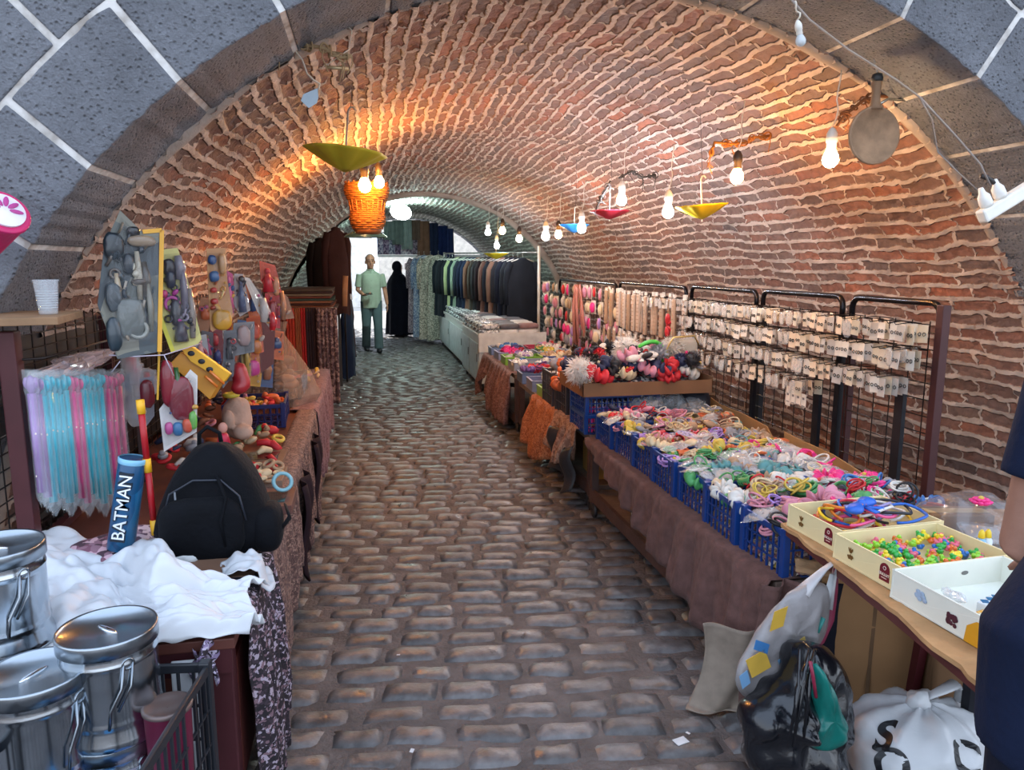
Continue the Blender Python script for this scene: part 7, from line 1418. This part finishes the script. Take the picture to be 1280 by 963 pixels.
def wraptext(body, size, az, el, roll):
    cu = bpy.data.curves.new('lettering', 'FONT'); cu.body = body; cu.size = size; cu.align_x = 'CENTER'; cu.align_y = 'CENTER'; cu.offset = size * .03; tt = bpy.data.objects.new('x', cu); COL.objects.link(tt); bpy.context.view_layer.update()
    me = bpy.data.meshes.new_from_object(tt.evaluated_get(bpy.context.evaluated_depsgraph_get())); bpy.data.objects.remove(tt)
    bm = bmesh.new(); bm.from_mesh(me); bmesh.ops.triangulate(bm, faces=bm.faces); bmesh.ops.subdivide_edges(bm, edges=[e for e in bm.edges if e.calc_length() > .02], cuts=3, use_grid_fill=True); bmesh.ops.triangulate(bm, faces=bm.faces)
    mb = MB(); vs = []
    for v in bm.verts:
        x = v.co.x * cos(roll) - v.co.y * sin(roll); y = v.co.x * sin(roll) + v.co.y * cos(roll)
        a = az + x / .19; e = el + y / .16; q = Vector((cos(e) * cos(a) * rad.x, cos(e) * sin(a) * rad.y, sin(e) * rad.z)); vs.append(c + wbf(q) * 1.05 + Vector((0, 0, .0)))
    bm.verts.index_update(); mb.add(vs, [tuple(v.index for v in f.verts) for f in bm.faces]); bm.free()
    obj('lettering', mb, M('#191b20', .4), t, solid=.002)
wraptext('S', .13, -2.85, .66, .5); wraptext('O', .12, -2.55, .25, .4); wraptext('C', .12, -1.55, .55, -.5)
# ---- litter
for k, (px, py, s_, cl, lb) in enumerate(((851, 928, .05, '#d5d9dd', 'small white paper scrap on the cobbles near the black bag'), (515, 940, .02, '#c9cdd2', 'tiny white scrap on the cobbles at the bottom middle'), (860, 918, .015, '#d5d9dd', 'tiny white bit beside the larger paper scrap'), (498, 820, .014, '#c3c3c6', 'tiny pale scrap between cobbles left of the middle'))):
    c = P(px, py, 'z', .012); tag(obj('paper_scrap', MB().box((c.x, c.y, .016), (s_, s_ * .6, .002), rotm(6, 4, 20 + 50 * k)), M(cl, .7)), lb, 'paper')
# ============================================================ PEOPLE
SKIN = M('#a5735c', .55, var=.08, sc=20); 
def limb(mb, pts, r, n=14, sq=1): return mb.tube(pts, r, n, sq=sq)
def handm(mb, wrist, d, palm_n, side, s=1, curl=.35):
    """palm and five bent fingers; d = direction of the hand, palm_n = palm normal"""
    d = Vector(d).normalized(); n = Vector(palm_n); n = (n - d * n.dot(d)).normalized(); x = d.cross(n) * side
    R3 = Matrix((x, n, d)).transposed(); w = Vector(wrist)
    mb.ball(w + d * .045 * s, (.040 * s, .016 * s, .050 * s), 14, 10, rot=R3, p=.85)
    for k, (o, L_, r) in enumerate(((-.030, .068, .0080), (-.011, .078, .0085), (.009, .082, .0088), (.028, .074, .0084))):
        p = w + d * .085 * s + x * o * s; pts = [p]
        for j in range(3):
            a = curl * (j + .6); dd = d * cos(a) + n * sin(a); p = p + dd * L_ * s * (.42, .32, .26)[j]; pts.append(p)
        mb.tube(pts, [r * s * 1.05, r * s, r * s * .95, r * s * .78], 8)
    p = w + d * .022 * s + x * .034 * s; pts = [p, p + (x * .7 + d * .6 + n * .3) * .032 * s, p + (x * .75 + d * 1.3 + n * .6) * .045 * s]; mb.tube(pts, [.012 * s, .0105 * s, .0085 * s], 8)
def headm(mb, c, s=1):
    """local: x right, y forward"""
    c = Vector(c)
    mb.ball(c + Vector((0, -.008, .025)) * s, Vector((.074, .092, .092)) * s, 20, 14)
    mb.ball(c + Vector((0, .022, -.045)) * s, Vector((.056, .062, .062)) * s, 18, 12)
    mb.ball(c + Vector((0, .062, -.088)) * s, Vector((.026, .022, .018)) * s, 12, 8)
    mb.tube([c + Vector((0, .078, .02)) * s, c + Vector((0, .094, -.012)) * s, c + Vector((0, .102, -.028)) * s], [.009 * s, .012 * s, .015 * s], 8)
    for k in (-1, 1):
        mb.ball(c + Vector((k * .076, -.008, -.01)) * s, Vector((.010, .018, .030)) * s, 10, 8); mb.ball(c + Vector((k * .012, .09, -.03)) * s, .009 * s, 8, 6)
        mb.ball(c + Vector((k * .032, .075, .03)) * s, Vector((.022, .010, .007)) * s, 10, 6)
    mb.ball(c + Vector((0, .078, -.058)) * s, Vector((.026, .012, .006)) * s, 10, 6); mb.ball(c + Vector((0, .077, -.068)) * s, Vector((.022, .012, .007)) * s, 10, 6)
def face_parts(t, c, s=1, m4=None):
    c = Vector(c); f = lambda v: c + Vector(v) * s
    mb = MB()
    for k in (-1, 1): mb.ball(f((k * .031, .076, .012)), (.013 * s, .006 * s, .006 * s), 10, 6)
    obj('eyes', mb, M('#2a1f1c', .3), t, smooth=True, local=True)
    mb = MB()
    for k in (-1, 1): mb.tube([f((k * .014, .086, .036)), f((k * .032, .084, .042)), f((k * .050, .072, .034))], .0045 * s, 6)
    obj('eyebrows', mb, M('#3f3a38', .8), t, smooth=True, local=True)
    obj('lips', MB().tube([f((-.022, .080, -.062)), f((0, .091, -.061)), f((.022, .080, -.062))], [.003 * s, .006 * s, .003 * s], 6), M('#8a4f48', .6), t, smooth=True, local=True)
# man walking towards us
mp = P(466, 440, 'z', 0)
t = thing('person', 'man in a pale green polo shirt walking up the aisle with a phone', 'person', (mp.x, mp.y, 0), PI + .08)
hd = (0, .03, 1.615); b = MB(); headm(b, hd, 1.12)
limb(b, [(0, .005, 1.42), (0, .02, 1.57)], [.062, .055])
limb(b, [(0, 0, .95), (0, .01, 1.08), (0, .015, 1.25), (0, 0, 1.40), (0, 0, 1.46)], [.15, .15, .165, .16, .07], 20, sq=.72)
LS, RS = Vector((-.185, 0, 1.385)), Vector((.185, 0, 1.385))
armR = [RS, Vector((.235, .0, 1.12)), Vector((.15, .20, 1.04))]; armL = [LS, Vector((-.25, -.02, 1.12)), Vector((-.275, .05, .86))]
for a in (armR, armL): limb(b, [a[0], a[0].lerp(a[1], .5), a[1], a[1].lerp(a[2], .5), a[2]], [.052, .048, .038, .036, .026])
handm(b, armR[2], (-.85, .5, .05), (0, .2, 1), 1, 1, .5); handm(b, armL[2], (-.05, .1, -1), (1, 0, 0), 1, 1, .3)
legs = [(Vector((-.09, 0, .92)), Vector((-.10, .10, .50)), Vector((-.10, .16, .08))), (Vector((.09, 0, .92)), Vector((.10, .04, .49)), Vector((.10, -.18, .10)))]
for a in legs: limb(b, [a[0], a[0].lerp(a[1], .5), a[1], a[1].lerp(a[2], .35), a[2]], [.085, .07, .055, .052, .036])
obj('body', b, SKIN, t, local=True, remesh=.0075, smo=2)
s_ = MB(); limb(s_, [(0, 0, .80), (0, .005, 1.0), (0, .02, 1.15), (0, .015, 1.3), (0, 0, 1.40), (0, 0, 1.455)], [.195, .185, .175, .18, .172, .09], 24, sq=.74)
for a in (armR, armL): limb(s_, [a[0] + Vector((0, 0, .01)), a[0].lerp(a[1], .45), a[0].lerp(a[1], .80)], [.064, .062, .062])
s_.torus((0, .012, 1.475), .062, .014, 20, 8)
POLO = M('#93a08f', .85, var=.08, bump=.2); obj('polo_shirt', s_, POLO, t, local=True, remesh=.009, smo=3)
obj('placket', MB().bar((0, .145, 1.28), (0, .115, 1.45), .022, .008, up=(0, 1, 0)), M('#7d8a7c', .8), t, local=True)
s_ = MB(); limb(s_, [(0, 0, .80), (0, 0, .90), (0, 0, .97)], [.15, .165, .162], 22, sq=.78)
for a in legs: limb(s_, [a[0], a[0].lerp(a[1], .5), a[1], a[1].lerp(a[2], .5), a[2] + Vector((0, 0, -.01))], [.105, .095, .082, .078, .08])
obj('trousers', s_, M('#4f6064', .85, var=.1, bump=.25), t, local=True, remesh=.009, smo=3)
for a, rx in ((legs[0], -.1), (legs[1], .5)): obj('shoe', MB().ball(a[2] + Vector((0, .07, -.035)), (.048, .135, .045), 18, 10, rot=Euler((-rx * .6, 0, 0)).to_matrix(), p=.75), M('#14171f', .5), t, smooth=True, local=True)
obj('hair', MB().ball(Vector(hd) + Vector((0, -.02, .036)), (.086, .104, .102), 20, 14, fn=lambda q: Vector((q.x, q.y if q.y < .045 else .045, max(q.z, -.045 if q.y < 0 else .045)))), M('#6f6a66', .9), t, smooth=True, local=True)
face_parts(t, hd, 1.12)
ph = armR[2] + Vector((-.09, .06, .02)); ob = obj('phone', MB().box(ph, (.12, .07, .009), rotm(-20, 0, 0)), M('#101216', .2, coat=.6), None, bevel=.003)
ob.location = Matrix.Translation((mp.x, mp.y, 0)) @ Matrix.Rotation(PI + .08, 4, 'Z') @ ob.location; ob.rotation_euler = (0, 0, PI + .08); ob.name = 'phone'; tag(ob, 'black phone held by the man in the pale polo shirt', 'phone')
# woman in black
wp_ = P(499, 418, 'z', 0); wp_.y = min(wp_.y, 16.2); wp_ = P(499, 421, 'z', 0)
t = thing('person', 'woman in a long black robe and head scarf at the tunnel end', 'person', (wp_.x, wp_.y, 0), -1.0)
hd = (0, .02, 1.50); b = MB(); headm(b, hd, 1.0); limb(b, [(0, 0, 1.3), (0, .015, 1.43)], [.055, .05]); limb(b, [(0, 0, .85), (0, 0, 1.05), (0, 0, 1.25), (0, 0, 1.32)], [.14, .12, .14, .07], 18, sq=.75)
for k in (-1, 1):
    limb(b, [(k * .08, 0, .85), (k * .09, 0, .45), (k * .09, 0, .07)], [.08, .055, .036]); A1 = [Vector((k * .17, 0, 1.27)), Vector((k * .22, .02, 1.0)), Vector((k * .12, .2, .98))]; limb(b, A1, [.045, .036, .026]); handm(b, A1[2], (-k * .5, .8, 0), (0, 0, -1), k, .9)
obj('body', b, SKIN, t, local=True, remesh=.009, smo=2)
BR = M('#0c0f1c', .85, var=.2, bump=.2)
obj('robe', MB().grid(lambda u, v: ((.10 + .19 * min(1, v * 6) ** .6 + .05 * v + .018 * sin(u * 2 * PI * 9) * v) * cos(2 * PI * u) * (1 if v < .3 else 1), (.08 + .11 * min(1, v * 6) ** .6 + .07 * v + .018 * sin(u * 2 * PI * 9 + 1) * v) * sin(2 * PI * u), 1.37 - 1.31 * v), 72, 30), BR, t, smooth=True, local=True, solid=.008)
for k in (-1, 1): obj('sleeve', MB().tube([(k * .19, 0, 1.27), (k * .25, .02, 1.0), (k * .15, .17, .98)], [.065, .075, .07], 12), BR, t, smooth=True, local=True); obj('shoe', MB().ball((k * .09, .06, .035), (.045, .12, .035), 14, 8), M('#17181f', .5), t, smooth=True, local=True)
obj('head_scarf', MB().ball((0, -.015, 1.515), (.10, .115, .125), 22, 16, fn=lambda q: Vector((q.x, min(q.y, .055), q.z))).tube([(0, 0, 1.46), (0, -.01, 1.38), (0, -.01, 1.26)], [.085, .12, .19], 18, sq=.8), BR, t, smooth=True, local=True)
face_parts(t, hd, .95)
# person at the right edge of the frame, back turned, by the front table
base = W(1375, 800, 1.12); bx, by = base.x, base.y
t = thing('person', 'person in a navy T-shirt standing at the right edge by the front table', 'person', (bx, by, 0), 0)
def Lc(px, py, d): v = W(px, py, d); return Vector((v.x - bx, v.y - by, v.z))
sh = Lc(1345, 470, 1.20); el = Lc(1284, 680, 1.24); wr = Vector((1.33 - bx, 1.17 - by, 1.0))
hips = Vector((0, 0, .93)); chest = Lc(1455, 560, 1.15); neck = Lc(1455, 425, 1.15)
b = MB(); hc = neck + Vector((.02, .02, .17)); Rz = Matrix.Rotation(-.75, 4, 'Z'); hm = MB(); headm(hm, (0, 0, 0)); b.merge(hm, Matrix.Translation(hc) @ Rz)
limb(b, [neck - Vector((0, 0, .03)), hc - Vector((0, 0, .07))], [.062, .056]); limb(b, [hips, hips.lerp(chest, .5), chest, neck - Vector((0, 0, .04))], [.14, .11, .135, .08], 20, sq=.85)
sh2 = chest + (chest - sh) * Vector((1, 1, 0)).length * 0 + Vector((.22, -.14, .05))
limb(b, [sh, sh.lerp(el, .5), el, el.lerp(wr, .5), wr], [.056, .050, .041, .037, .027], 18); handm(b, wr, (.7, .7, -.2), (0, 0, -1), 1, 1, .3)
el2 = sh2 + Vector((.06, -.03, -.28)); wr2 = el2 + Vector((.18, .12, -.10)); limb(b, [sh2, sh2.lerp(el2, .5), el2, wr2], [.056, .05, .041, .028]); handm(b, wr2, (.8, .5, -.1), (0, 0, -1), -1, 1, .3)
lg = [(Vector((.03, .08, .90)), Vector((.05, .10, .48)), Vector((.06, .09, .08))), (Vector((.06, -.09, .90)), Vector((.08, -.08, .48)), Vector((.10, -.09, .08)))]
for a in lg: limb(b, [a[0], a[0].lerp(a[1], .5), a[1], a[1].lerp(a[2], .35), a[2]], [.09, .075, .058, .055, .038])
obj('body', b, M('#946a58', .6, var=.08, sc=25, bump=.1, bsc=80), t, local=True, remesh=.006, smo=2)
s_ = MB(); limb(s_, [Vector((.0, 0, .86)), Vector((-.005, 0, 1.02)), hips.lerp(chest, .55), chest, neck - Vector((0, 0, .06)), neck - Vector((0, 0, .01))], [.155, .16, .125, .15, .12, .08], 24, sq=.9)
limb(s_, [sh + Vector((.02, 0, .03)), sh, sh.lerp(el, .35), sh.lerp(el, .62)], [.06, .068, .066, .066], 18); limb(s_, [chest + Vector((0, 0, .05)), sh + Vector((.01, 0, .005))], [.12, .07], 18); limb(s_, [chest + Vector((0, 0, .05)), sh2, sh2.lerp(el2, .6)], [.12, .07, .066], 18)
NV = M('#131c33', .85, var=.15, sc=8, bump=.25, bsc=60); obj('t_shirt', s_, NV, t, local=True, remesh=.008, smo=3)
s_ = MB(); limb(s_, [(0.05, 0, .80), (0.03, 0, .90), (0.01, 0, .98)], [.11, .12, .13], 22, sq=.95)
for a in lg: limb(s_, [a[0], a[0].lerp(a[1], .5), a[1], a[1].lerp(a[2], .5), a[2]], [.095, .09, .082, .075, .075])
obj('trousers', s_, M('#161a28', .85, var=.15, bump=.25), t, local=True, remesh=.009, smo=3)
for a in lg: obj('shoe', MB().ball(a[2] + Vector((.05, .05, -.035)), (.045, .13, .045), 18, 10, rot=rotm(0, 0, -45), p=.75), M('#20222a', .5), t, smooth=True, local=True)
hh = MB().ball((0, -.018, .032), (.081, .098, .096), 20, 14, fn=lambda q: Vector((q.x, q.y if q.y < .045 else .045, max(q.z, -.06 if q.y < 0 else .045)))); obj('hair', MB().merge(hh, Matrix.Translation(hc) @ Rz), M('#231c19', .9), t, smooth=True, local=True)
for o in bpy.data.objects:
    if '_inv' in o: del o['_inv']
    if 'label' in o and len(o['label'].split()) > 16: print('LONG', len(o['label'].split()), o['label'])
